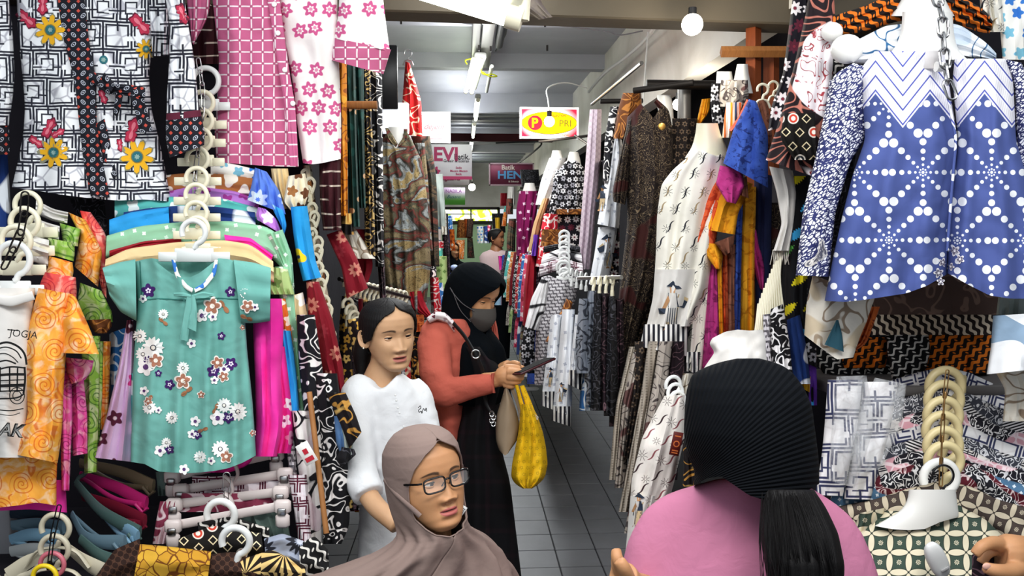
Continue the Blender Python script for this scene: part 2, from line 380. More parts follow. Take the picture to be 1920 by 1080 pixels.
# ---------------- cloth ----------------
def resamp(p, n, smooth=2):
    p = np.asarray(p, float); t = np.linspace(0, len(p) - 1, n)
    q = np.stack([np.interp(t, range(len(p)), p[:, k]) for k in range(2)], 1)
    for _ in range(smooth): q[1:-1] = (q[:-2] + 2 * q[1:-1] + q[2:]) / 4
    return q
class Cloth: pass
SEED = [11]
def loft(L, R=None, d=2.0, th=.06, nu=30, nv=26, fold=4, amp=.012, crum=.006, top=None, topb=None, hem=None, skew=0, cap=True, seed=None, uvo=None, sm=2, wv=.25, flat=.6, capb=False, thp=None):
    """cloth tube: L/R are the two edges (pixel pairs) or rows (y, xl, xr); each ring runs front and back"""
    if seed is None: SEED[0] += 1; seed = SEED[0]
    if R is None: rows = L; L = [(r[1], r[0]) for r in rows]; R = [(r[2], r[0]) for r in rows]
    L, R = np.asarray(L, float), np.asarray(R, float)
    if len(L) != len(R): k = max(len(L), len(R)); L, R = resamp(L, k, 0), resamp(R, k, 0)
    mid = (np.asarray(L, float) + np.asarray(R, float)) / 2; cl = np.r_[0, np.cumsum(np.linalg.norm(np.diff(mid, axis=0), axis=1) + 1e-3)]
    t = np.linspace(0, cl[-1], nv); rs = lambda p: np.stack([np.interp(t, cl, np.asarray(p, float)[:, k]) for k in range(2)], 1)
    Lp, Rp = rs(L), rs(R)
    for _ in range(sm):
        for q in (Lp, Rp): q[1:-1] = (q[:-2] + 2 * q[1:-1] + q[2:]) / 4
    v = np.linspace(0, 1, nv)[:, None]
    dd = np.interp(v[:, 0], np.linspace(0, 1, len(d)), d)[:, None] if isinstance(d, (list, tuple)) else np.full((nv, 1), float(d))
    a = np.linspace(0, 2 * PI, 2 * nu, endpoint=False)[None]; u = (1 - np.cos(a)) / 2; sgn = np.sin(a)
    bulge = np.sign(sgn) * np.abs(sgn) ** flat
    rg = np.random.RandomState(seed); ph = rg.uniform(0, 6, 4)
    edge = np.sqrt(np.clip(1 - (2 * u - 1) ** 2, 0, 1)) * .8 + .2
    um = u + wv * .15 * np.sin(3 * v + ph[2])
    f = amp * (.25 + .75 * v) * (np.sin(2 * PI * fold * um + ph[0] + 1.2 * np.sin(2.2 * v + ph[1])) + .45 * np.sin(2 * PI * fold * 1.83 * um + ph[3] + v * 1.5)) * edge
    wpx = np.abs(Rp - Lp).sum(1).mean() * dd.mean() / F; hpx = cl[-1] * dd.mean() / F
    f = f + crum * nz(u * wpx * 22 + ph[0], v * hpx * 22 + ph[1], seed) + crum * .35 * nz(u * wpx * 60, v * hpx * 60 + 5 * u, seed + 1)
    if thp: th = th * np.interp(v, np.linspace(0, 1, len(thp)), thp)
    dep = dd + skew * (u - .5) - bulge * th / 2 + f
    x = Lp[:, :1] * (1 - u) + Rp[:, :1] * u; y = Lp[:, 1:] * (1 - u) + Rp[:, 1:] * u
    fr = (np.sin(a) >= -1e-6)
    if top is not None or topb is not None:
        tp = np.interp(u, np.linspace(0, 1, len(top or topb)), top or topb); tb = np.interp(u, np.linspace(0, 1, len(topb or top)), topb or top)
        y = y + np.where(fr, tp, tb) * (1 - v) ** 3
    if hem is not None: y = y + np.interp(u, np.linspace(0, 1, len(hem)), hem) * v ** 3
    V = Pn(x, y, dep); c = Cloth()
    C0 = (Lp + Rp) / 2; ax = C0[-1] - C0[0]; ax = ax / (np.linalg.norm(ax) + 1e-9); px = np.array([ax[1], -ax[0]])
    c0 = C0.mean(0) if uvo is None else np.asarray(uvo, float)
    if uvo is not None: ax = np.array([0, 1.]); px = np.array([1., 0])
    elif abs(ax[1]) > .97: ax = np.array([0, 1.]); px = np.array([1., 0])
    if px[0] < 0: px = -px
    U = ((x - c0[0]) * px[0] + (y - c0[1]) * px[1]) * dd / F; Vv = -((x - c0[0]) * ax[0] + (y - c0[1]) * ax[1]) * dd / F
    c.uv = np.stack([U + (0 if uvo is not None else (seed % 17) * .137), Vv + (0 if uvo is not None else (seed % 13) * .211)], -1).reshape(-1, 2)
    c.V = V.reshape(-1, 3); c.F = gridfaces(nv, 2 * nu, True)
    # close the top between the front and back sheets
    q = [[j, (2 * nu - j) % (2 * nu), (2 * nu - j - 1) % (2 * nu), j + 1] for j in range(nu)]
    q = [list(dict.fromkeys(k)) for k in q]; q = [k for k in q if len(k) > 2]; extra = []
    if cap and topb is None: extra += q
    if capb: extra += [[i + (nv - 1) * 2 * nu for i in k][::-1] for k in q]
    c.F = c.F.tolist() + extra
    m = np.broadcast_to(fr, x.shape); c.fx = x[m]; c.fy = y[m]; c.fd = dep[m]; c.org = P(float(C0[0, 0]), float(C0[0, 1]), float(dd[0, 0]))
    return c
def depth_at(c, x, y):
    x, y = np.asarray(x, float), np.asarray(y, float); q = (c.fx[None] - x.ravel()[:, None]) ** 2 + (c.fy[None] - y.ravel()[:, None]) ** 2
    i = np.argpartition(q, 4, 1)[:, :4]; w = 1 / (np.take_along_axis(q, i, 1) + .5); return ((c.fd[i] * w).sum(1) / w.sum(1)).reshape(x.shape)
def part(c, name, m, root, label=None):
    o = mk(name, c.V, c.F, m, None, c.uv, True, None, c.org); wparent(o, root)
    if label: o['label'] = label
    return o
def solo(name, label, cat, m, L, R=None, group=None, **kw):
    c = loft(L, R, **kw); o = mk(name, c.V, c.F, m, None, c.uv, True, None, c.org); props(o, label, cat, group)
    return o, c
# ======================= THE PLACE =======================
M_conc = mat('painted_concrete', lambda g: g.mix(g.noise(3, 5, .6), 'a6a9b2', 'c4c5cb'), coord='Object', rough=.8, bump=.25, bs=5)
M_wallw = mat('lime_wall', lambda g: g.mix(g.gt(g.noise(2.2, 6, 1), .52, .4), 'cdc9c0', 'e4e1da'), coord='Object', rough=.85, bump=.3, bs=7)
M_beam = mat('beam_paint', lambda g: g.mix(g.noise(3, 4), '4c4438', '5a5244'), coord='Object', rough=.7, bump=.2)
M_dark = mat('dark_partition', lambda g: g.mix(g.noise(4, 4), '15141a', '26222a'), coord='Object', rough=.9)
M_tile = mat('floor_tile', lambda g: g.mix(g.gt(g.noise(2.5, 5, .8), .5, .5), '626366', '7a7c80'), coord='Object', rough=.42, bump=.12, bs=18, spec=.4)
M_grout = plain('grout', '2c2c2e', .9)
M_steel = plain('brushed_steel', 'a8a8a8', .3, metal=1)
M_iron = plain('dark_iron', '2b2826', .5, metal=.6)
M_black = plain('black_plastic', '0e0e10', .45)
M_white = plain('white_plastic', 'dddfdd', .35, spec=.5)
M_cream = plain('cream_plastic', 'e6e0c6', .4, spec=.5)
M_ivory = plain('ivory_plastic', 'd8c795', .4, spec=.5)
M_shell = plain('mannequin_white', 'e9e8e2', .35, spec=.5)
M_wood = mat('raw_wood', lambda g: g.mix(g.noise(9, 4, 2, g.vec(g.u * 8, g.v * 1.2, g.w)), '6d3f1c', '9a6838'), coord='Object', rough=.7)
M_redwood = mat('red_wood', lambda g: g.mix(g.noise(6, 4, 2, g.vec(g.u * 9, g.v * 9, g.w * .6)), '6a2f14', '8c4722'), coord='Object', rough=.6)
M_tubeE = emis('tube_glow', 'f6ffe8', 14); M_bulbE = emis('bulb_glow', 'fff6e0', 22)
def struct(name, mb, m, smooth=False): return props(mb.build(name, m, smooth=smooth), kind='structure')
fl = struct('floor', MB().box((0, 9, -.02), (7, 24, .02)), M_grout)
def tilebox(): return MB().box((0, 0, 0), (.194, .194, .012), bev=.0022)
tb = tilebox().build('tile', M_tile, fl, smooth=False); first = True
rt = random.Random(4); far = MB(); near = []
for j in range(88):
    for i in range(11):
        x, y = -.86 + i * .2, 1.5 + j * .2; z = -.009 + rt.uniform(-.0006, .0006)
        if j < 34 and 2 < i < 11: near.append((x, y, z))
        else: far.box((x, y, z), (.194, .194, .012))
for k, (x, y, z) in enumerate(near):
    o = tb if k == 0 else tb.copy()
    if k: COL.objects.link(o)
    o.location = (x, y, z); o.rotation_euler = (rt.uniform(-.002, .002), rt.uniform(-.002, .002), rt.choice((0, PI / 2, PI)))
fo = far.build('far_tiles', M_tile, fl, smooth=False); props(fo, kind='stuff')
for n, c, s, m in (('ceiling', (-.3, 10.3, 3.05), (3.3, 15.4, .1), M_conc), ('wall_left', (-1.35, 10.5, 2.6), (.1, 15, .9), M_wallw), ('wall_left_lower', (-1.35, 10.5, 1.07), (.1, 15, 2.15), M_dark),
                   ('wall_end', (0, 18.1, 2.55), (4.5, .1, 1.15), M_wallw)):
    struct(n, MB().box(c, s), m)
struct('wall_right', MB().box((1.22, 10.3, 2.72), (.1, 15, .72)), M_wallw)
struct('wall_right_lower', MB().box((1.75, 10.6, 1.35), (.1, 15, 2.75)), M_dark)
struct('ceiling_right', MB().box((1.8, 10.3, 2.75), (1.2, 15, .1)), M_conc)['kind'] = 'structure'
struct('wall_back_left', MB().box((-1.83, 2.98, 1.35), (2.55, .06, 2.8)), M_dark)
struct('wall_back_right', MB().box((2.1, 3.05, 1.25), (1.7, .06, 2.5)), M_dark)
struct('wall_side_left', MB().box((-3.2, 1.2, 1.35), (.06, 3.6, 2.8)), M_dark)
struct('wall_side_right', MB().box((2.95, 1.2, 1.35), (.06, 3.6, 2.8)), M_dark)
# beams under the ceiling
for k, (y, h, t) in enumerate(((5.3, .1, .22), (6.75, .12, .12), (8.7, .2, .12), (11.2, .18, .12), (13.5, .18, .12))):
    struct('trim_%d' % (k + 1), MB().box((-.3, y, 3 - h / 2), (3.0, t, h)), M_conc)
struct('trim_6', MB().box((-.3, 10.6, 2.74), (3, .12, .1)), plain('maroon_paint', '4a1a22', .7))
# corrugated roof sheets beyond the third beam
rb = MB()
for k in range(24): rb.box((-.3, 8.95 + k * .34, 2.93 + .012 * (k % 2)), (2.9, .17, .02))
struct('ceiling_sheets', rb, plain('sheet_metal', '8f9298', .5, metal=.3))
b = MB().box((0, 0, 0), (3.3, .14, .16), bev=.006); bo = struct('trim_7', b, M_beam); bo.location = (.05, 2.95, 2.405); bo.rotation_euler = (0, math.radians(.9), 0)
b = MB().box((0, 0, 0), (.95, .35, .012)); bo = struct('trim_8', b, M_beam); bo.location = (1.0, 2.75, 2.31); bo.location = (.72, 2.98, 2.49)
# window in the end wall
g = Gm('window_light', 'Object'); c = g.mix(g.gt(g.noise(5, 3, 1), .52, .06), 'f4ffd8', 'a8d838'); g.fin(c, bump=0)
g.link(c, g.bsdf.inputs['Emission Color']); g.bsdf.inputs['Emission Strength'].default_value = 2.2
wf = struct('window_1', MB().box((.16, 18.02, 1.99), (1.25, .08, .06)).box((.16, 18.02, 1.68), (1.25, .08, .06)).box((-.46, 18.02, 1.83), (.06, .08, .36)).box((.78, 18.02, 1.83), (.06, .08, .36)).box((.16, 18.02, 1.85), (.03, .05, .3)).box((-.1, 18.02, 1.86), (.6, .03, .02)), M_iron)
for xx in (-.14, .46): mk('pane', *(lambda q: (q.V[0], q.F))(MB().box((xx, 18.05, 1.83), (.6, .01, .3))), g.mat, wf, smooth=False)
struct('wall_below', MB().box((0, 18.1, .82), (4.5, .1, 1.68)), plain('pale_green_paint', 'b8d8a8', .7))
# electrical trunking, tubes
def fixture(lab, x, y0, y1, z, cat='light', tubes=((0, 0),), br=.05, grp=None):
    r = empty('tube_light', lab, cat, grp, (x, y0, z)); L = y1 - y0
    MB().box((0, L / 2, .035), (br, L, .04), bev=.008).build('batten', plain('batten_white', 'c8cac4', .5), r)
    for dx, dz in tubes:
        MB().tube([(dx, .03, dz), (dx, L - .03, dz)], .015, 12).build('tube', M_tubeE, r)
        for ya in (0, L - .04): MB().tube([(dx, ya, dz), (dx, ya + .04, dz)], .018, 12).build('end_cap', M_cream, r)
    return r
r = empty('tube_light', 'long bright tube light crossing the top of the aisle opening on a white fixture', 'light', None, P(700, -52, 1.95))
A, B = P(640, -66, 1.95), P(958, 32, 1.95); o3 = np.array(r.location); up = np.array([0, 0, .035])
MB().tube([A - o3, B - o3], .025, 16).build('tube', M_tubeE, r)
dB = (B - A) / np.linalg.norm(B - A)
MB().tube([B - o3 - dB * .01, B - o3 + dB * .028], .029, 16).build('end_cap', M_cream, r)
MB().tube([A - o3 + up * 1.3, B - o3 + up * 1.3 + dB * .03], .026, 4).build('fixture_body', plain('batten_shade', 'b8b6a8', .5), r)
MB().tube([B - o3 + dB * .03, B - o3 + up * 2.2 + dB * .035], .016, 8).build('lamp_holder', M_cream, r)
t = empty('cable_trunking', 'grey metal cable trunking with black ballast hanging along the ceiling middle', 'trunking', None, (.14, 3.6, 2.82))
MB().box((-.055, 1.35, .02), (.05, 2.7, .09), bev=.004).build('channel', plain('trunk_grey', '6f6e6a', .5, metal=.3), t)
MB().box((.02, 1.35, 0), (.075, 2.6, .05), bev=.004).build('cover', plain('trunk_cover', '8a8984', .45, metal=.4), t)
MB().box((.1, 1.15, .0), (.05, 1.5, .09), bev=.01).build('ballast', M_black, t)
MB().box((-.018, .9, -.012), (.014, .9, .02), bev=.003).build('rail_slot', M_white, t)
MB().tube([(.08, .1, .1), (.1, .5, -.02), (.12, .9, -.05), (.13, 1.6, -.02), (.1, 2.4, .05)], .006, 6).build('loose_cable', M_black, t)
f2 = fixture('twin tube light hanging askew below the grey trunking, tied with yellow string', .12, 5.55, 6.85, 2.71, tubes=((-.05, 0), (.0, -.005)), br=.08)
f2.rotation_euler = (0, 0, math.radians(2.2))
MB().tube([(.09, .2, .0), (.12, 1.2, -.01)], .014, 8).build('dead_tube', M_white, f2)
MB().tube(smoothpath([(-.08, .3, .03), (-.09, .3, .06), (0, .32, .07), (.03, .32, -.03), (.1, .33, -.03), (.14, .36, -.04), (.08, .31, -.05), (.03, .3, -.02)], 24), .005, 5).build('yellow_string', plain('yellow_string', 'd8e020', .6), f2)
for k, (y, w) in enumerate(((7.2, 'third'), (8.9, 'fourth'), (10.6, 'fifth'), (12.4, 'sixth'), (14.4, 'seventh'), (16.2, 'eighth'))):
    fixture('slim tube light of the ceiling strip, %s fixture counted from the entrance' % w, .13 - .01 * k, y, y + 1.3, 2.7, grp='tube lights along the aisle ceiling')
def bulb(lab, p, r=.035, cord=None, base=.03):
    p = np.asarray(p, float); e = empty('light_bulb', lab, 'light bulb', None, p)
    V, Fc = ball((0, 0, 0), r, 12); mk('glass', V, Fc, M_bulbE, e)
    MB().tube([(0, 0, r * .8), (0, 0, r + base)], .014, 10).build('socket', M_black, e)
    if cord is not None: MB().tube(smoothpath([(0, 0, r + base)] + [np.asarray(q, float) - p for q in cord], 24), .004, 6).build('cord', M_white, e)
    l = bpy.data.lights.new('bulb_light', 'POINT'); l.energy = 5; l.color = (1, .9, .75); l.shadow_soft_size = r
    lo = bpy.data.objects.new('bulb_light', l); COL.objects.link(lo); lo.location = (p[0], p[1] - .1, p[2] - .06)
bulb('bare bulb glowing in front of the red and yellow shop sign', P(1030, 228, 4.6), .03, [P(1028, 190, 4.62), P(1027, 165, 4.7), P(1060, 155, 4.9), P(1100, 165, 5.2)])
bulb('round bright lamp under the brown crossbeam above the right stall', P(1298, 46, 2.72), .036, None, .02)
bulb('bulb shining behind the tall dark brown dresses', P(1272, 196, 4.1), .03, None)
bulb('small far bulb hanging before the end wall', P(885, 351, 13.5), .06, [P(885, 335, 13.5)])
# wires on the ceiling and the wall
def wire(lab, pts, r=.005, m=None):
    pts = [P(*p) for p in pts]; o = MB().tube(smoothpath(pts, len(pts) * 8), r, 6).build('cable', m or M_white, origin=pts[0]); return props(o, lab, 'cable')
wire('thin wire sagging across the ceiling between the nails', [(720, 33, 5.15), (795, 36, 5.15), (850, 38, 5.15), (880, 45, 5.1), (960, 44, 5.1), (1025, 46, 5.1), (1130, 58, 5.0), (1160, 66, 4.9), (1205, 58, 4.8)], .004, plain('grey_cable', '77757a', .6))
wire('white cable stapled along the upper right wall down to the sign', [(1235, 42, 4.3), (1205, 80, 4.9), (1170, 110, 5.4), (1140, 132, 5.8), (1120, 152, 6.2), (1104, 172, 6.6)], .012)
wire('looped white cable dropping down the right wall', [(1215, 60, 4.6), (1212, 100, 4.6), (1208, 160, 4.6), (1206, 190, 4.6)], .005)
wire('black cable running along the far right ceiling edge', [(930, 268, 9), (990, 266, 8.8), (1015, 268, 8.5), (1000, 285, 9), (960, 315, 11)], .01, M_black)
o = MB()
for x, y in ((752, 40), (920, 92), (1065, 33), (1026, 90), (1022, 45), (898, 90)): o.box(P(x, y, 5.1), (.012, .012, .035))
props(o.build('ceiling_nails', M_iron), 'short rusty nails sticking out of the ceiling slabs', 'nails', kind='stuff')
# rumpled tarpaulin bundle at the beam
c = loft([(948, -40), (952, 4), (985, 20), (1010, 37)], [(1120, -40), (1010, -5), (1022, 15), (1036, 32)], d=2.3, th=.06, nu=20, nv=20, fold=2, amp=.01, crum=.008)
props(mk('tarpaulin', c.V, c.F, mottle('6e6360', '857a70', 20), None, c.uv, origin=c.org) if False else mk('tarpaulin', c.V, c.F, mat('tarp', mottle('6e6360', '857a70', 20)), None, c.uv, True, None, c.org), 'folded grey brown tarpaulin tucked against the crossbeam beside the tube light', 'tarpaulin')
# ---- signs
def text(s, h, m, parent, loc, name='lettering', bold=0, shear=0, w=None):
    cu = bpy.data.curves.new('t', 'FONT'); cu.body = s; cu.size = 1; cu.align_x = 'CENTER'; cu.align_y = 'CENTER'; cu.resolution_u = 3; cu.shear = shear; cu.offset = bold
    o = bpy.data.objects.new('t', cu); COL.objects.link(o); dg = bpy.context.evaluated_depsgraph_get(); me = o.evaluated_get(dg).to_mesh()
    V = np.array([v.co[:] for v in me.vertices]); Fc = [list(p.vertices) for p in me.polygons]; bpy.data.objects.remove(o)
    mn, mx = V.min(0), V.max(0); k = h / (mx[1] - mn[1]); V = (V - (mn + mx) / 2) * k; kx = 1 if w is None else w / (V[:, 0].max() - V[:, 0].min())
    V = np.stack([V[:, 0] * kx, 0 * V[:, 0], V[:, 1]], 1)
    if parent is None: return V, Fc
    o = mk(name, V, Fc, m, parent, smooth=False); o.location = loc; return o
def board(lab, x0, y0, x1, y1, d, m, frame=None, yaw=0, cat='sign'):
    w, h = (x1 - x0) * d / F, (y1 - y0) * d / F; p = P((x0 + x1) / 2, (y0 + y1) / 2, d)
    r = empty('shop_sign', lab, cat, None, p, (0, 0, yaw)); MB().box((0, 0, 0), (w, .02, h), bev=.003).build('board', m, r)
    if frame: 
        f = MB()
        for sx in (-1, 1): f.box((sx * w / 2, 0, 0), (.012, .03, h + .012)); f.box((0, 0, sx * h / 2), (w + .012, .03, .012))
        f.build('frame', frame, r)
    return r, w, h
def disc(rx, rz, n=40, y=0): 
    a = np.linspace(0, 2 * PI, n, endpoint=False); return np.stack([rx * np.cos(a), 0 * a + y, rz * np.sin(a)], 1), [list(range(n))]
C = lambda k, c, e=0: emis(k, c, e) if e else plain(k, c, .5)
mred = Gm('sign_red', 'Object'); rr = mred.m('SQRT', mred.u * mred.u * 22 + mred.w * mred.w * 60); cc = mred.mix(mred.gt(rr, .78, .25), 'fff0f0', 'd8274a'); mred.fin(cc, bump=0); mred.link(cc, mred.bsdf.inputs['Emission Color']); mred.bsdf.inputs['Emission Strength'].default_value = .5
r, w, h = board('red lit sign with yellow ellipse and letter P emblem above the aisle', 976, 204, 1083, 258, 5.0, mred.mat, C('sign_white', 'ffffff', .3))
V, Fc = disc(w * .48, h * .37, y=-.012); mk('ellipse', V, Fc, C('sign_yellow', 'f8d800', .7), r, smooth=False); V, Fc = disc(w * .49, h * .39, y=-.0115); mk('ellipse_rim', V, Fc, C('sign_rim', '707020'), r, smooth=False)
V, Fc = disc(.045, .045, y=-.014); o = mk('emblem', V, Fc, C('emblem_red', 'd82038', .5), r, smooth=False); o.location = (-w * .25, 0, 0)
text('P', .06, C('sign_yellow', 'f8d800', .7), r, (-w * .25, -.016, 0), bold=.03); text('PRI', .04, C('sign_olive', '8a7a20'), r, (w * .28, -.016, -.002))
text('COLLECTION', .013, C('sign_red_t', 'e03020', .4), r, (.05, -.016, .045), bold=.02); text('BATIK  COLLECTION', .014, C('sign_orange_t', 'f09030', .3), r, (.03, -.016, -h * .43))
r, w, h = board('white lit sign with faded red script letters on the aisle left', 762, 212, 843, 266, 5.4, emis('sign_lit_white', 'eeeaf0', .12), C('sign_white', 'ffffff', .3))
text('dejeni', .05, C('faded_red', 'd86a70'), r, (.045, -.014, -.0), shear=.4); text('BATIK', .012, C('faded_red', 'd86a70'), r, (.09, -.014, -.05)); 
for s in (-1, 1): mk('pin_line', *(lambda q: (q.V[0], q.F))(MB().box((0, -.012, s * h * .4), (w * .9, .002, .002))), C('faded_red', 'd86a70'), r, smooth=False)
r, w, h = board('grey banner with maroon letters EVI Batik hanging behind the white sign', 778, 271, 885, 336, 6.3, plain('banner_grey', 'b4b2b6', .6), None, .05)
mm = plain('maroon_ink', '8a1c48', .5)
text('EVI', .11, mm, r, (.02, -.014, .06), bold=.03); text('Batik.', .045, C('ink', '1c1a20'), r, (.145, -.014, .04), bold=.02, w=.12); text('Grosir & Eceran', .022, C('ink', '1c1a20'), r, (.1, -.014, .008), w=.2, bold=.015)
for k, s in enumerate(('Sedia', 'Macam Macam', 'Batik')): text(s, .017, mm, r, (.12, -.014, -.045 - k * .025), bold=.02)
mk('bottom_band', *(lambda q: (q.V[0], q.F))(MB().box((0, -.0125, -h * .46), (w, .004, .025))), mm, r, smooth=False)
a = np.linspace(0, 2 * PI, 60); rr = .04 * (1 + .18 * np.sin(a * 7)); o = mk('rosette', np.stack([rr * np.cos(a), 0 * a - .014, rr * np.sin(a)], 1), [list(range(60))], mm, r, smooth=False); o.location = (-.07, 0, -.08)
V, Fc = disc(.022, .022, 20, -.016); o = mk('rosette_eye', V, Fc, C('ink', '1c1a20'), r, smooth=False); o.location = (-.07, 0, -.08)
r, w, h = board('rounded white and maroon banner edge below the EVI sign', 812, 330, 880, 347, 6.8, plain('banner_white', 'dcd8dc', .6)); text('egatama', .04, mm, r, (0, -.014, .01), bold=.03)
r, w, h = board('maroon banner reading Batik HENI above the magenta dress', 918, 307, 1000, 347, 7.6, plain('banner_maroon', '5e2238', .6), plain('banner_rim', 'a08890', .6))
text('Batik', .045, C('pale_ink', 'c8c0b8'), r, (-.03, -.016, .065), bold=.02); text('HENI', .075, plain('blue_ink', '4a88b8', .5), r, (0, -.016, -.005), bold=.03, w=.26); text('& Sidoarjo', .022, C('pale_ink', 'c8c0b8'), r, (.02, -.016, -.07), bold=.01)
r, w, h = board('small green and lilac banner hanging near the end wall', 830, 352, 872, 384, 11, mat('green_banner', lambda g: g.mix(g.gt(g.w, .0, .12), '6ec850', 'd8c0dc'), coord='Object', rough=.6), None)
text('NABILA', .045, plain('lilac_ink', '9a5aa0', .5), r, (0, -.016, .07)); text('Busana', .045, plain('teal_ink', '1a6070', .5), r, (0, -.016, -.005), shear=.3)
# ---- posts, rails and brackets
def rod(lab, a, b, r=.012, m=None, name='metal_rail', cat='rail', flat=1, n=8, **kw):
    a, b = P(*a), P(*b); o = MB().tube([a, b], r, n, flat=flat).build(name, m or M_iron, origin=a, **kw); return props(o, lab, cat)
rod('upright reddish wooden post behind the orange garments', (1413, 38, 2.95), (1410, 640, 2.95), .028, M_redwood, 'wooden_post', 'post', n=4)
rod('second wooden post half hidden beside the reddish post', (1446, 95, 3.02), (1446, 330, 3.02), .03, M_redwood, 'wooden_post', 'post', n=4)
rod('rough yellowish wooden crossbar nailed over the reddish post', (1352, 97, 2.9), (1490, 97, 2.9), .02, M_wood, 'wooden_crossbar', 'crossbar', n=4, smooth=False)
rod('long thin steel rail slanting along the right wall', (1110, 195, 4.9), (1203, 118, 3.6), .01, M_steel)
rod('black bracket arm holding the long dark dresses', (1125, 190, 3.9), (1205, 189, 3.9), .012)
rod('black iron bar above the dark brown dresses', (1188, 170, 3.1), (1300, 155, 3.0), .012)
rod('flat iron bar bolted behind the dark brown dresses', (1212, 158, 3.4), (1340, 160, 3.4), .02)
rod('grey steel upright beside the hidden bulb', (1283, 160, 3.5), (1283, 330, 3.5), .03, plain('grey_steel', '8a8884', .4, metal=.5), 'steel_post', 'post')
rod('thin black rail holding the black floral blouse', (1010, 266, 4.6), (1108, 254, 4.6), .008)
rod('black bracket brace slanting under the thin rail', (1078, 254, 4.6), (1110, 275, 4.3), .007)
rod('black rail above the magenta dress', (975, 352, 6.5), (1042, 350, 6.5), .01)
rod('brown wooden peg rod in front of the black board', (640, 197, 2.6), (707, 197, 2.6), .013, M_wood, 'wooden_rod', 'rod')
rod('dark garment rail carrying the cream hangers behind the long haired shopper', (636, 523, 3.2), (768, 558, 3.9), .009)
rod('bamboo pole leaning among the black and white batik', (580, 735, 2.12), (612, 1000, 2.05), .0075, mat('bamboo', lambda g: g.mix(g.noise(20, 3, 0), '8a5a30', 'b07a48'), coord='Object', rough=.5), 'bamboo_pole', 'pole')
o = props(MB().box(P(705, 145, 4.1), (.22, .04, .32), bev=.004).build('black_board', M_black, origin=P(705, 145, 4.1)), 'black board hung behind the wooden peg rod', 'board')
o = props(MB().box(P(735, 222, 4.3), (.18, .05, .16), bev=.004).build('light_box', emis('lightbox', 'f2f6ff', .8), origin=P(735, 222, 4.3)), 'small white lit panel above the brown batik dress', 'panel')
o = props(MB().box(P(8, 1030, 2.3), (.09, .09, .5), bev=.004).build('steel_post', plain('worn_steel', '8a8a8e', .6, metal=.2), origin=P(8, 1030, 2.3)), 'worn grey post in the bottom corner beside the coloured hangers', 'post')
struct('counter_left', MB().box((-1.45, 2.2, .33), (1.3, .9, .66)), M_dark); struct('counter_right', MB().box((1.65, 2.1, .38), (1.35, 1.1, .76)), M_dark)
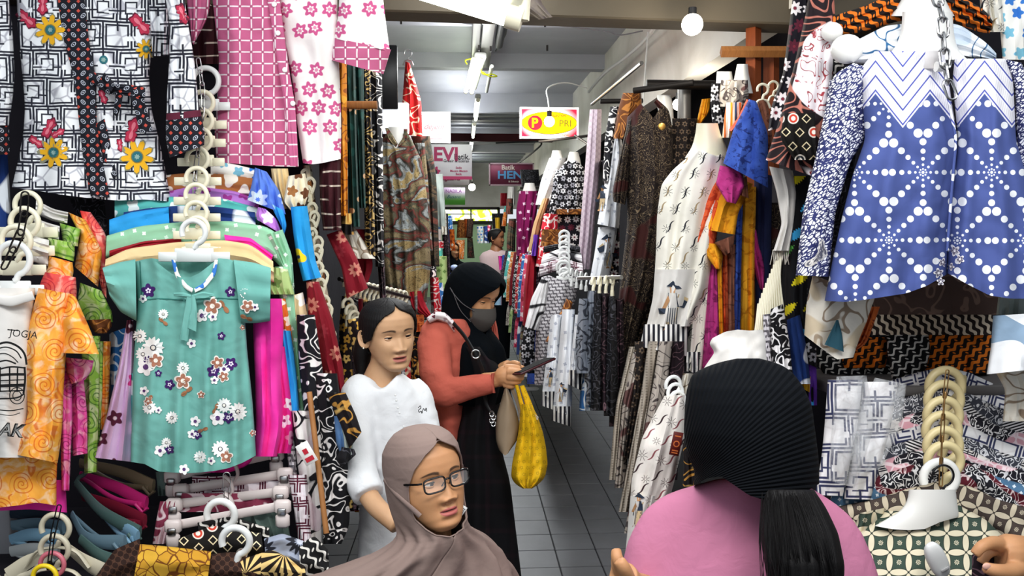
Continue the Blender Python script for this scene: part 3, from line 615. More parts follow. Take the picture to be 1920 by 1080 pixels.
# ======================= garment kit =======================
MD = {  # key: (words for the label, pattern)
 'maze': ('white and navy meander print', frets('eceef0', '20222e', 'b4b4bc', .085)), 'oval': ('black, red and grey oval print', ovals('15161f', 'b8bcc8', 'c04a3c')),
 'pinkgrid': ('pink with white dashed grid', dashgrid('c4628a', 'f6ecf0', .036)), 'pinkflower': ('white with pink rosettes', flowers('f2ecea', ['c8568a'], .062, .42, 6, .35, ring=.45, sparse=.25, ctr='d988a8')),
 'teal': ('plain sea green', mottle('64a096', '70aca2', 5)), 'magenta': ('bright magenta', mottle('e8289c', 'f040a8', 6)), 'magflower': ('magenta with white flowers', flowers('e62a94', ['f6e6f0', 'f0a0c8'], .05, .4, 5, .3, ctr='a83878', sparse=.3)),
 'lilac': ('pale lilac with magenta blossoms', flowers('dfbfe0', ['d8388a', '5a2038'], .075, .3, 5, .4, ctr='f8e8f0', sparse=.35)), 'orange': ('orange swirl dyed', tie('f39a2e', 'fbb24a', 'd5641a')),
 'pinkswirl': ('pink swirl dyed', tie('e0489a', 'ee62ae', 'a82c70', .07)), 'greentie': ('green zigzag dyed', tie('7fae3e', '97c250', '40702a', .08)), 'coral': ('coral red dyed', tie('e0484a', 'ee6a5e', 'b82c3c', .08)),
 'cream': ('plain off white', mottle('dedbd6', 'd2cec8', 4)), 'skyblue': ('bright blue with white splashes', scroll('2c98dc', 'e8f2f6', 5, 2, .08, '1c3a78', 3)), 'sage': ('sage green with white sprigs', flowers('8fc4a0', ['e8f4ea'], .03, .22, 4, .5, sparse=.4)),
 'beige': ('plain sandy beige', mottle('d8bd8a', 'e0c898', 5)), 'beigeflower': ('beige with blue and red blossoms', flowers('d9c096', ['3858a8', 'd84a50', 'f0ece4'], .09, .3, 5, .4, ctr='f8f0d8', sparse=.4)),
 'brownwhite': ('brown with white leaves', flowers('a8683a', ['f0e8dc'], .06, .42, 3, .4)), 'navylite': ('navy with white splashes', scroll('1e3a78', 'e8eef4', 5, 2, .1)), 'peri': ('periwinkle with white starbursts', flowers('5b80d8', ['dce8fa'], .09, .34, 7, .4, sparse=.35, ring=.25)),
 'lavender': ('lavender with magenta flowers', flowers('b878cc', ['f0d8f4', 'a03890'], .06, .35, 5, .3)), 'cyan': ('sky blue with yellow and dark fish print', flowers('2496d8', ['f0c820', '8a2038', 'f0ece0'], .07, .36, 3, .4, sparse=.3, ctr='303858')),
 'turq': ('turquoise with white leaves', flowers('58b8b0', ['e8f4f0'], .06, .35, 4, .4)), 'whiteflo': ('white with blue flowers', flowers('eceae4', ['3878c8', '78b8d0'], .05, .36, 5, .3)), 'litebrown': ('cream with brown blossoms', flowers('e8dcc0', ['a06838', '6a4028'], .05, .36, 5, .3)),
 'winered': ('dark red with tan medallions', flowers('7d1020', ['c07868', '8c2430'], .07, .34, 9, .5, ring=.35, sparse=.3)), 'bwflower': ('black with white swirling flowers', scroll('14141a', 'e8e4e0', 11, 4, .13)), 'bwscroll': ('black with bold white scrolls', scroll('121216', 'f0ece8', 13, 4, .12)),
 'wbblotch': ('white with black lizard blotches', scroll('e4e0dc', '16161a', 11, 3, .17, 'd8c8cc')), 'blackgold': ('black with gold batik', scroll('151012', 'b8863c', 12, 3, .12, 'e0b868')), 'stripew': ('maroon with cream brush strokes', lambda g: g.mix(g.lt(g.abs(g.fr(g.v / .045 + g.noise(7, 1) * .6) - .5), .06, .03) * g.gt(g.noise(20, 1), .42, .06), '3a1018', 'e0d0c0')),
 'amber': ('amber with brown marbling', scroll('d8871c', '9a4f10', 13, 3, .12, 'efab3a')), 'greendot': ('dark green with tan dots', flowers('173530', ['c8a078', '1f4a44'], .05, .3, 2, .4)), 'goldscroll': ('black with gold curls', scroll('181214', 'c8a868', 16, 4, .15)),
 'camo': ('brown, grey and olive patchwork batik', camo(['8a7a5a', '5a5a48', '7a3a34', '3a362e', '9aa0a0', 'a48e60'], 5, '3a2f22')), 'camodark': ('dark olive batik', camo(['3a3c34', '5a4a38', '24241f', '6a3a30'], 6, '1c1814')),
 'redbatik': ('bright red with cream batik', scroll('c41f1f', 'f0d8b8', 9, 3, .14, '8a1010')), 'greygreen': ('plain grey green', mottle('8f9a94', 'a0aaa4', 4)), 'darkbrown': ('dark brown with tan leaf lines', scroll('1f1715', '72624e', 24, 5, .09, '3c1a18', 7)), 'darkdots': ('black brown with small tan rosettes', flowers('1c1615', ['6a5848'], .03, .38, 6, .1, ring=.5)),
 'strokes': ('ivory with black asterisks and slanted strokes', strokes('e6e2d6')), 'strokes2': ('ivory with maroon strokes and stars', strokes('e8e2da', '3a2228', '8a4a50', .055)), 'tdorange': ('burnt orange dyed', mottle('d8532c', 'e87040', 11, 'b83c20')), 'tdyellow': ('golden yellow dyed', mottle('e79a14', 'f2ac2a', 10, 'c87a0c')),
 'tdmagenta': ('magenta dyed', mottle('a82a72', 'c03c88', 12, '801c58')), 'tdblue': ('deep blue dyed', mottle('28459a', '3c5cb4', 14, '1c2e70')), 'tdbrown': ('brown dyed', mottle('7a4a38', '94604a', 10, '5a3226')), 'navyblue': ('dark navy', mottle('161c40', '20284e', 8)),
 'coralp': ('coral', mottle('d0553e', 'e0684c', 9)), 'grain': ('white with navy rice grain print', grains('f4f4f8', '2b3060')), 'peacock': ('white and maroon peacock batik', lambda g: g.mix(g.gt(g.noise(4.5, 1, .6), .52, .01), g.mix(g.lt(g.abs(g.fr(g.noise(20, 1, 1.5) * 4) - .5), .07, .05), 'f0e8ea', 'a03840'), g.mix(g.lt(g.abs(g.fr(g.noise(12, 0, .6) * 6) - .5), .13, .05), '20161a', 'b87060'))),
 'blackflower': ('black with white and maroon flowers', flowers('15131c', ['ece4e4', '5a1f30', 'f0e8e8'], .05, .42, 8, .3, ring=.3, ctr='7a2838')), 'mauve': ('pale mauve', lattice('cdbcc6', 'b8a4b2', .03, .05)), 'whitefig': ('white with small squares', flowers('eceef2', ['b8bcc8'], .03, .25, 4, .2, sparse=.4)),
 'bwfloral': ('black with white florals', flowers('131318', ['d8d8dc', 'a8a8b0', 'f0f0f2'], .035, .46, 6, .3, ring=.35)), 'bwlace': ('black and white leaf lace', vein('121218', 'e0e0e4', 24, .1, .03, '4a4a52')), 'wine': ('magenta wine with small white motifs', flowers('7c1150', ['e8c8dc'], .07, .2, 4, .4)),
 'greyparang': ('grey and white slanted parang', parang('dcd8dc', '6a666c', .02, .9, .022, .004, .42, '2a282c')), 'whiteswirl': ('white with black swirls', scroll('ecebec', '2a2a2e', 5, 3, .09)), 'greybatik': ('grey with charcoal leaf batik', scroll('8f96a2', '3a3e48', 11, 4, .17)), 'blackgrey': ('black with faint grey ferns', scroll('16161a', '4c4c54', 14, 5, .1)),
 'darkpurple': ('dark purple brown batik', scroll('20141c', '6a5058', 14, 4, .1)), 'khaki': ('beige grey with stitched rows', lambda g: g.mix(g.gt(g.sin(g.u * 420), .1, .5) * g.gt(g.sin(g.v * 700), -.2, .4) * .55, 'b8aea0', '5c524a')), 'khakiflo': ('grey beige with dark leaves', scroll('b8aea4', '4c4444', 12, 4, .1, '6a4a48')),
 'bluepat': ('blue and white wave print', scroll('2c68a8', 'd8e4f0', 10, 3, .14)), 'redwhite': ('red and white print', scroll('c42434', 'f0dcd8', 10, 3, .14)), 'pinkred': ('pink and red floral', flowers('d84868', ['f4d8dc', 'a81838'], .05, .4, 5, .3)), 'orangep': ('orange print', scroll('e08038', 'f8e0c0', 10, 3, .1)),
 'greenlime': ('pale lime green with sprigs', flowers('a8c07c', ['6a8a48', 'd8e4b8'], .05, .3, 4, .4)), 'purple': ('plain purple', mottle('5a2a9a', '6c3cb0', 5)), 'yellow': ('plain yellow', mottle('e8b420', 'f4c838', 5)), 'tan': ('plain tan', mottle('b08a60', 'c09a70', 5)), 'brownp': ('brown batik', scroll('6a3c1c', 'b87838', 10, 4, .14)),
 'orangeparang': ('black with orange wavy parang', parang('17100e', 'e0741c', .026, 2.3, .03, .0045, .42, 'e0741c')), 'blackparang': ('black with white wavy parang', parang('131314', 'd8d4cc', .028, 2.3, .03, .005, .25, 'd8d4cc')), 'creamparang': ('brown and cream parang bands', parang('241a18', 'd8c6ae', .022, .5, .03, .004, .45)),
 'brownshirt': ('dark brown with ferns', scroll('4a3832', '6e574c', 7, 4, .12)), 'creamflo': ('cream with tan florals', scroll('d6d0c4', '8e7c6a', 9, 3, .12, 'c4b49a')), 'whiteblue': ('white with blue paisley', scroll('eef0f2', '2f6490', 8, 3, .08, 'c8d4e0')), 'frame': ('white with navy frames', frets('eceaea', '34385a', 'e2dede', .085)), 'swirlblue': ('white, slate blue and taupe swirls', lambda g: g.mix(g.gt(g.noise(3.2, 0, .8), .55, .01), g.mix(g.gt(g.fr(g.noise(3.2, 0, .8) * 5), .5, .05), 'eceef0', '8ba4bc'), '8c7868')),
 'patch': ('black, white and dusty pink patchwork', paneled(scroll('1c1a22', 'e4e0e0', 22, 4, .14), vein('d8a0aa', 'f0d8dc', 40, .08), frets('e8e2dc', '24222c', 'd0c8c4', .05))), 'patch2': ('white and black meander with grey chain', paneled(frets('e6e2dc', '24242c', 'd0ccc8', .06), scroll('3c3e48', 'd8d8dc', 26, 4, .14), stripes(['18181e', 'e8e4e4'], .008, .6))),
 'patch3': ('slate blue and maroon patchwork', paneled(flowers('4f7494', ['dce6ee'], .02, .25, 4, .2), scroll('5c1c28', 'e0c8c8', 20, 4, .12), scroll('1b1b22', 'e0dede', 24, 4, .16))), 'kawung': ('dark green with cream ovals', kawung('3a4a40', 'd9cfb4', '242c26')), 'kawungbrown': ('brown with cream ovals', kawung('4a3f3a', 'cfc2aa', '2a2422')),
 'yellowbatik': ('mustard with brown crackle', vein('d0a034', '6c3a10', 44, .05, .035, 'bf8c28', 20)), 'chocolate': ('dark chocolate batik', lattice('2a1812', '54382a', .022, .05)), 'circles': ('black with red, white circles and diamonds', lambda g: circ(g)), 'sungrey': ('grey with black sun motifs', flowers('9aa2b4', ['23252e'], .09, .42, 14, .2, ring=.4, ctr='c8ccd8')),
 'goldfan': ('gold and black striped fans', lambda g: g.mix(g.gt(g.sin(g.m('ARCTAN2', *(lambda c: (c[1], c[0]))(g.cells(.1, .3))) * 14), 0, .3), 'e2c07c', '1c1410')), 'mroon': ('dusty maroon with white sprays', scroll('8e3850', 'e8d0d4', 10, 3, .12)), 'greyteal': ('plain grey green', mottle('566a66', '64786f', 5)),
 'redframe': ('white with dark red frames', frets('f0e8ec', '5a1830', 'e8dce0', .06)), 'denim': ('faded blue', mottle('4a6f9c', '5c82ae', 6)), 'featherb': ('black with yellow, blue and green feathers', lambda g: feath(g)), 'bwred': ('black and white with red strip', lambda g: g.mix(g.lt(g.abs(g.u - .0), .008, .002), scroll('121216', 'f2f0f0', 20, 3, .17)(g), 'b02040')),
 'orangeflo': ('orange and white floral', flowers('e07028', ['f8e8d8', 'a03c18'], .05, .4, 5, .3)), 'striperain': ('cream with yellow, blue and orange stripes', stripes(['f4f0e4', 'f4f0e4', 'e8b030', 'f4f0e4', '304a70', 'f4f0e4', 'd87030'], .05)), 'blackhemp': ('black white hem stripes', stripes(['eceae6', '22222c'], .016)),
 'goldflower': ('black with gold flowers', flowers('191012', ['c8983c', 'e0bc6c'], .045, .42, 5, .3, ring=.3)), 'rust': ('rust brown satin', mottle('a84a1c', 'c86a30', 14, '7a2c10')), 'crimson': ('deep crimson', mottle('8a1020', 'a01828', 5)),
}
def circ(g):
    x, y, r = g.cells(.036, .05); rr, th = g.polar(x, y); q = g.abs(x) + g.abs(y); big = g.gt(r[0], .45, .01)
    c = g.mix(g.lt(rr, .4, .04) * big, '14110f', 'e8e0d4'); c = g.mix(g.lt(rr, .31, .04) * big, c, g.mix(g.gt(r[1], .4, .01), '283038', 'c8402c')); c = g.mix(g.lt(rr, .16, .04) * big, c, 'f0e8dc')
    return g.mix(g.lt(g.abs(q - .3), .05, .03) * (1 - big), c, 'e8d8b0')
def feath(g):
    x, y, r = g.cells(.075, .3); a = x * .8 + y * .6; b = y * .8 - x * .6; m = g.lt(g.abs(b) + g.sin(a * 60) * .03, .16 - a * a * .7, .03)
    c = g.mix(g.gt(r[2], .33, .01), 'e8d820', '38a0d8'); return g.mix(m, '0d0e12', g.mix(g.gt(r[2], .7, .01), c, '58b048'))
def m_(k):
    big = k in ('cream', 'teal', 'magenta', 'beige')
    return mat('cloth_' + k, MD[k][1], bump=.45 if big else .3, bs=9 if big else 13, bd=.012)
def W_(k): return MD[k][0]
def G_(name, label, cat, key, rows, R=None, group=None, **kw):
    return solo(name, label, cat, m_(key), rows, R, group, **kw)[0]
# ---- printed motifs, laid on the cloth
def motif(c, root, layers, x, y, r, rot=0, name='printed_flower', n=36, asp=1.0, off=.002):
    mb = MB(); ms = []
    for k, (fn, col, s) in enumerate(layers):
        a = np.linspace(0, 2 * PI, n, endpoint=False); rad = r * s * np.array([fn(t) for t in a])
        px = [x]; py = [y]
        for q in (.5, 1): 
            ax, ay = q * rad * np.cos(a), q * rad * np.sin(a) * asp
            px += list(x + ax * math.cos(rot) - ay * math.sin(rot)); py += list(y + ax * math.sin(rot) + ay * math.cos(rot))
        px, py = np.array(px), np.array(py); V = Pn(px, py, depth_at(c, px, py) - off - .0011 * k)
        Fc = [[0, 1 + i, 1 + (i + 1) % n] for i in range(n)] + [[1 + i, 1 + n + i, 1 + n + (i + 1) % n, 1 + (i + 1) % n] for i in range(n)]
        mb.add(V, Fc, k); ms.append(plain('print_' + col, col, .85))
    return wparent(mb.build(name, ms, origin=P(x, y, float(depth_at(c, [x], [y])[0]))), root)
pet = lambda n, d=.35, p=1: (lambda t: 1 - d + d * abs(math.cos(n * t / 2)) ** p)
one = lambda t: 1.0
DAISY = [(pet(13, .4), 'f4f4f0', 1), (one, '3c3c4c', .26), (one, 'f0ece0', .18)]
PURP = [(pet(5, .4), '3d1c60', 1), (pet(5, .5), 'e8e0f0', .4), (one, '3d1c60', .12)]
WHITE5 = [(pet(5, .35), 'f2f0ee', 1), (one, '5a3a70', .3)]
BRN = [(pet(5, .4), 'f0e8e0', 1), (pet(5, .45), 'a8705a', .8), (one, 'f0e4d8', .25)]
LEAF = [(lambda t: .12 + .5 * abs(math.cos(t)) ** 6 + .4 * abs(math.cos(t)) ** 2, '9a6848', 1)]
SUNF = [(pet(9, .5, .8), '8c8c74', 1.06), (pet(9, .5, .8), 'e8ae22', .96), (one, '8a7a40', .36), (one, '2c6a72', .3), (pet(7, .4), '88a8a0', .16)]
REDL = [(lambda t: .3 + .7 * abs(math.cos(t)) ** 2 + .1 * math.cos(9 * t), '6a1c34', 1.04), (lambda t: .3 + .7 * abs(math.cos(t)) ** 2 + .1 * math.cos(9 * t), 'b8304c', .9), (lambda t: .08 + .8 * abs(math.cos(t)) ** 8, 'e07888', .8)]
def flatprint(c, root, V2, Fc, m, name='printed_figure', off=.003):
    """V2: pixel positions"""
    V2 = np.asarray(V2, float); V = Pn(V2[:, 0], V2[:, 1], depth_at(c, V2[:, 0], V2[:, 1]) - off)
    return wparent(mk(name, V, Fc, m, None, None, False, None, V.mean(0)), root)
def ribbonpx(pts, w):
    p = smoothpath(pts, max(8, len(pts) * 5)); t = np.gradient(p, axis=0); t /= np.linalg.norm(t, axis=1)[:, None] + 1e-9
    nrm = np.stack([-t[:, 1], t[:, 0]], 1) * w / 2; n = len(p)
    return np.vstack([p + nrm, p - nrm]), [[i, i + 1, n + i + 1, n + i] for i in range(n - 1)]
def printtext(c, root, s, x, y, hpx, m, bold=0, shear=0, wpx=None, name='printed_word', rot=0):
    V, Fc = text(s, 1.0, m, None, None, bold=bold, shear=shear, w=None if wpx is None else wpx / hpx)
    a, b = V[:, 0] * hpx, -V[:, 2] * hpx; cr, sr = math.cos(rot), math.sin(rot)
    return flatprint(c, root, np.stack([x + a * cr - b * sr, y + a * sr + b * cr], 1), Fc, m, name)
# ---- hangers, hooks, chains
def hook_px(R, stem, tip=200, end=-75, lean=0):
    a = np.radians(np.linspace(tip, end, 22)); p = [(R * math.cos(t), R * math.sin(t)) for t in a]
    return p + [(lean * .5 + R * .12, -R * 1.25), (lean, -R * 1.25 - stem)]
def hanger(lab, x, y, R, d, m, stem=10, plate=None, arms=None, band=.2, group=None, yaw=0, name='clothes_hanger', flip=False, clips=None):
    """R, plate etc. in pixels at depth d"""
    k = d / F; r = empty(name, lab, 'hanger', group, P(x, y, d), (0, 0, yaw - CAMYAW)); f = -1 if flip else 1
    pts = [(f * p[0] * k, 0, p[1] * k) for p in hook_px(R, stem)]
    MB().tube(smoothpath(pts, 40), R * band * k, 8, flat=1.0, up=(0, 1, 0)).build('hook', m, r)
    zb = (-R * 1.25 - stem) * k
    if plate:
        w, h = plate; a = np.linspace(0, 1, 9); half = w / 2 * (1 - .0 * a); 
        mb = MB(); mb.box((0, 0, zb - h * k / 2), (w * k * .62, .006, h * k), bev=.002)
        mb.build('shoulder_plate', m, r)
        for s in (-1, 1): MB().box((s * w * k * .42, -.001, zb - h * k * .62), (w * k * .3, .005, h * k * .7), bev=.0015).build('end_plate', m, r)
    if arms:
        w, drop = arms
        for s in (-1, 1):
            pp = smoothpath([(0, 0, zb), (s * w * .3 * k, 0, zb - drop * .2 * k), (s * w * .5 * k, 0, zb - drop * k)], 10)
            MB().tube(pp, .006, 8, flat=.6, up=(0, 1, 0)).build('arm', m, r)
    return r
def chain(lab, pts, d, link=22, w=.009, wire=.0022, m=None, n=None):
    p = smoothpath(pts, 60); seg = np.r_[0, np.cumsum(np.linalg.norm(np.diff(p, axis=0), axis=1))]; n = n or max(2, int(seg[-1] / link)); o0 = P(*pts[0], d)
    r = empty('chain', lab, 'chain', None, o0); step = seg[-1] / n
    for i in range(n):
        s = (i + .5) * step; c = np.array([np.interp(s, seg, p[:, j]) for j in (0, 1)]); e = np.array([np.interp(min(s + 1, seg[-1]), seg, p[:, j]) for j in (0, 1)])
        C0, C1 = P(*c, d), P(*e, d - 1e-6); t = C1 - C0; t /= np.linalg.norm(t) + 1e-9; side = np.array([1, 0, 0]) if i % 2 == 0 else np.array([.35, 1, 0]); side = side - (side @ t) * t; side /= np.linalg.norm(side)
        a = np.linspace(0, 2 * PI, 20, endpoint=False); hl = step * d / F * .66
        q = [C0 - o0 + side * w * math.cos(z) + t * (np.sign(math.sin(z)) * (hl - w) + w * math.sin(z)) for z in a]
        MB().tube(q, wire, 6, closed=True).build('link', m or M_steel, r)
    return r
def neckform(lab, rows, d, m=None, th=.09, group=None, cat='mannequin', **kw):
    c = loft(rows, d=d, th=th, nu=16, nv=12, fold=0, amp=0, crum=0, flat=1.0, **kw); o = mk('mannequin_neck', c.V, c.F, m or M_shell, None, None, True, None, c.org); return props(o, lab, cat, group)
# ======================= LEFT STALL =======================
DR = 2.42
# --- white and navy robe with the oval border and tie
r = empty('batik_robe', 'white and navy meander robe with yellow sunflowers and a knotted black sash', 'robe', None, P(170, -60, DR))
body = loft([(-60, 30, 292), (60, 33, 288), (140, 42, 279), (200, 47, 284), (250, 44, 298), (300, 34, 310), (352, 22, 321)], d=DR, th=.16, nu=44, nv=48, fold=3, amp=.014, crum=.01, hem=[0, 6, 14, 20, 24, 22, 26])
part(body, 'body_panel', m_('maze'), r)
bd = loft([(100, -60), (118, 70), (140, 150), (148, 230), (156, 300), (170, 368)], [(152, -60), (166, 70), (180, 150), (181, 230), (192, 300), (206, 370)], d=DR - .088, th=.012, nu=14, nv=40, fold=1, amp=.005, crum=.006); part(bd, 'front_border', m_('oval'), r)
c = loft([(180, 232), (194, 300), (212, 335)], [(196, 222), (212, 290), (219, 330)], d=DR - .09, th=.01, nu=8, nv=12, amp=.002); part(c, 'inner_border', m_('oval'), r)
c = loft([(168, 128), (205, 158), (240, 158), (272, 164)], [(166, 150), (200, 176), (240, 180), (272, 184)], d=DR - .115, th=.03, nu=12, nv=20, amp=.005, crum=.01); part(c, 'sash', m_('oval'), r)
c = loft([(196, 136), (206, 146), (216, 158)], [(182, 158), (192, 170), (205, 178)], d=DR - .13, th=.05, nu=10, nv=10, crum=.008); part(c, 'sash_knot', m_('oval'), r)
for L_, R_ in (([(262, 160), (272, 195), (286, 245)], [(240, 170), (252, 205), (262, 250)]), ([(232, 172), (228, 195), (220, 220)], [(218, 172), (214, 195), (214, 215)])):
    part(loft(R_, L_, d=DR - .12, th=.012, nu=8, nv=14, amp=.006, crum=.006), 'sash_end', m_('oval'), r)
sl = loft([(300, -60), (318, 40), (317, 120), (313, 180), (312, 224)], [(338, -60), (352, 40), (364, 110), (370, 170), (377, 218)], d=DR - .14, th=.1, nu=24, nv=30, fold=2, amp=.01, crum=.009); part(sl, 'sleeve', m_('maze'), r)
c = loft([(312, 213), (311, 226)], [(376, 206), (378, 218)], d=DR - .145, th=.108, nu=20, nv=5, amp=.0, crum=.002, sm=0); part(c, 'cuff_piping', plain('piping_maroon', '5a1c30', .8), r)
c = loft([(311, 225), (311, 262), (318, 296)], [(378, 217), (384, 250), (383, 272)], d=DR - .145, th=.106, nu=20, nv=14, fold=1, amp=.006, crum=.005, sm=0); part(c, 'cuff', m_('oval'), r)
part(loft([(-60, 268, 310), (20, 280, 318), (105, 286, 316)], d=DR - .03, th=.08, nu=14, nv=16, crum=.012), 'sleeve', m_('maze'), r)
part(loft([(-60, -60, 12), (60, -60, 24), (150, -60, 28), (235, -60, 17)], d=DR - .03, th=.12, nu=16, nv=20, fold=2, amp=.012, crum=.008), 'sleeve', m_('maze'), r)
part(loft([(236, -60, 17), (290, -60, 18)], d=DR - .03, th=.125, nu=16, nv=8, crum=.004), 'cuff', m_('oval'), r)
for x, y, s, q in ((94, 56, 30, 0), (100, 286, 30, .4), (257, 294, 33, .9), (274, 92, 20, .2)): motif(body, r, SUNF, x, y, s, q)
for x, y, s, q in ((50, 36, 22, .7), (80, 8, 20, 1.6), (263, 46, 24, .8), (92, 240, 20, -1.1), (108, 250, 14, -.5), (68, 266, 16, .6), (248, 245, 24, -1.3), (225, 272, 12, 1.4), (193, 181, 14, 1.2)): motif(body, r, REDL, x, y, s, q, 'printed_leaf')
motif(body, r, [(one, '2c6a72', 1), (pet(7, .4), '88a8a0', .6)], 194, 112, 8)
motif(sl, r, REDL, 342, 26, 20, 1.2, 'printed_leaf')
G_('batik_blouse', 'edge of a navy garment with white dots below the robe sleeve', 'blouse', 'navylite', [(285, -60, 14), (380, -60, 20), (465, -60, 22)], d=2.5, th=.1, nu=14, nv=16)
# --- pink shirt
DP = 2.52
r = empty('batik_shirt', 'half pink grid and half white rosette button shirt hung beside the robe', 'shirt', None, P(520, -60, DP))
a = loft([(-60, 392, 520), (50, 404, 530), (110, 411, 541), (190, 407, 550), (250, 402, 556), (304, 406, 560)], d=DP, th=.15, nu=30, nv=40, fold=2, amp=.014, crum=.013, hem=[0, 3, 6, 8, 9]); part(a, 'left_front', m_('pinkgrid'), r)
b = loft([(-60, 512, 632), (60, 530, 633), (150, 548, 637), (230, 557, 640), (300, 568, 639)], d=DP + .01, th=.12, nu=26, nv=36, fold=2, amp=.01, crum=.012, hem=[6, 8, 6, 2, -2]); part(b, 'right_front', m_('pinkflower'), r)
pl = loft([(490, -60), (508, 40), (522, 130), (534, 200), (544, 311)], [(516, -60), (530, 40), (542, 130), (554, 200), (560, 311)], d=DP - .08, th=.012, nu=10, nv=36, amp=.002, crum=.007); part(pl, 'placket', m_('pinkgrid'), r)
for x, y in ((521, 62), (534, 131), (549, 194), (514, 8)):
    V, Fc = ball((0, 0, 0), .008, 8, (1, .4, 1)); o = mk('button', V, Fc, plain('shirt_button', 'f6f4f2', .3), None); o.location = P(x, y, float(depth_at(pl, [x], [y])[0]) - .006); wparent(o, r)
s = loft([(640, -60), (634, 30), (627, 72)], [(712, -60), (722, 30), (731, 96)], d=DP - .03, th=.12, nu=22, nv=22, fold=1.5, amp=.008, crum=.01, sm=0); part(s, 'sleeve', m_('pinkflower'), r)
part(loft([(627, 71), (622, 113)], [(733, 93), (719, 139)], d=DP - .03, th=.125, nu=22, nv=10, fold=1, amp=.003, crum=.006, sm=0), 'cuff', m_('pinkgrid'), r)
part(loft([(345, -60), (352, 20), (360, 80)], [(400, -60), (392, 30), (363, 84)], d=DP + .03, th=.06, nu=14, nv=14, amp=.006, crum=.009), 'sleeve', m_('pinkgrid'), r)
# things in the dark of the stall
G_('folded_cloth', 'dark maroon cloth hanging in shadow between robe and pink shirt', 'cloth', 'stripew', [(-40, 365, 410), (120, 362, 412)], d=2.8, th=.08, nu=10, nv=12)
o = props(MB().box(P(296, 150, 2.85), (.13, .02, .055), bev=.003).build('yellow_banner', plain('banner_yellow', 'd8b818', .6), origin=P(296, 150, 2.85)), 'small yellow banner with dark print in the stall behind the robe', 'banner')
for k, q in enumerate((144, 152, 157)): o2 = MB().box(P(296, q, 2.838), (.1, .002, .006)).build('print_line', M_black); wparent(o2, o)
# --- column of cream hangers on a chain
for i, (x, y, R_) in enumerate(((386, 152, 24), (380, 192, 20), (378, 226, 20), (376, 262, 20), (370, 298, 20), (369, 335, 20), (368, 366, 20), (368, 399, 20), (370, 428, 20))):
    hanger('cream plastic hanger, %s from the top of the chained column between robe and pink shirt' % ('first', 'second', 'third', 'fourth', 'fifth', 'sixth', 'seventh', 'eighth', 'ninth')[i], x, y, R_, 2.44 - .03 * i, M_cream if i else M_white, 3, plate=(78, 22), band=.22, group='cream hangers in the middle column')
chain('thin steel chain threaded through the cream hanger column', [(372, 112), (380, 180), (374, 260), (366, 330), (364, 400), (358, 450)], 2.3, 22, .006, .0016)
# --- folded-over tops peeking above the green dress (rows run across)
def tops(i, key, xy, bot, d, lab, cat='dress'): return G_('kids_dress', lab, cat, key, xy, bot, d=d, th=.05, nu=14, nv=36, fold=1.5, amp=.006, crum=.008)
T = tops
T(0, 'whiteflo', [(395, 300), (440, 308), (482, 318)], [(395, 330), (440, 336), (476, 342)], 2.46, 'white top with blue flowers, uppermost of the stack under the pink shirt')
T(0, 'brownwhite', [(300, 330), (340, 325), (412, 326), (474, 334)], [(300, 362), (340, 360), (410, 366), (468, 366)], 2.44, 'brown top with white leaves in the stack under the pink shirt')
T(0, 'lavender', [(305, 362), (360, 348), (440, 358), (490, 376)], [(305, 392), (360, 384), (440, 384), (480, 396)], 2.42, 'mauve pink top in the stack under the brown one')
T(0, 'turq', [(215, 372), (300, 368), (420, 372), (492, 392)], [(215, 410), (300, 405), (420, 412), (486, 420)], 2.40, 'turquoise and white top in the stack behind the cream hangers')
T(0, 'navylite', [(232, 398), (280, 390), (340, 385), (412, 388), (478, 398)], [(228, 430), (280, 428), (340, 424), (410, 424), (480, 432)], 2.37, 'navy top with white splashes across the cream hanger column')
T(0, 'skyblue', [(205, 412), (245, 398), (316, 388)], [(205, 445), (250, 440), (318, 430)], 2.35, 'bright blue and white top peeking out left of the hanger column')
T(0, 'sage', [(200, 442), (260, 424), (340, 416), (430, 414), (500, 424), (536, 450)], [(198, 484), (260, 470), (340, 462), (430, 462), (500, 474), (545, 520)], 2.31, 'pale sage green dress with white sprigs above the beige one')
T(0, 'crimson', [(205, 470), (270, 452), (340, 446)], [(205, 482), (270, 464), (340, 458)], 2.27, 'thin dark red edge of a dress between sage and beige ones')
T(0, 'magenta', [(420, 440), (470, 446), (512, 478)], [(425, 462), (470, 464), (508, 492)], 2.27, 'magenta strap of a dress between the sage and beige ones')
r = T(0, 'beige', [(198, 486), (240, 466), (330, 454), (420, 450), (470, 458), (512, 490)], [(196, 510), (250, 500), (330, 498), (420, 502), (470, 510), (514, 530)], 2.22, 'sandy beige dress with a blue flower directly behind the green dress')
# --- sea green child dress
DT = 2.08
r = empty('child_dress', 'sea green child dress with white daisies, purple flowers and a ribbon bow', 'dress', None, P(360, 480, DT))
bodyc = loft([(484, 248, 446), (520, 254, 452), (560, 258, 456), (600, 256, 460), (650, 252, 463), (700, 249, 468), (760, 248, 474), (820, 246, 478), (858, 245, 480)], d=DT, th=.13, nu=60, nv=70, fold=4.5, amp=.013, crum=.008, top=[8, 3, 0, 14, 28, 36, 36, 28, 14, 0, 2, 6], topb=[8, 3, 0, 3, 5, 6, 6, 5, 3, 0, 2, 6], hem=[8, 12, 26, 28, 29, 28, 25, 20, 10, -4])
TE = m_('teal'); part(bodyc, 'bodice', TE, r)
for L_, R_ in (([(254, 486), (222, 492), (192, 502)], [(256, 602), (226, 585), (206, 556)]), ([(438, 487), (475, 492), (508, 502)], [(452, 606), (480, 606), (506, 602)])):
    part(loft(L_, R_, d=DT - .02, th=.1, nu=22, nv=20, fold=2, amp=.007, crum=.006, capb=False), 'sleeve', TE, r)
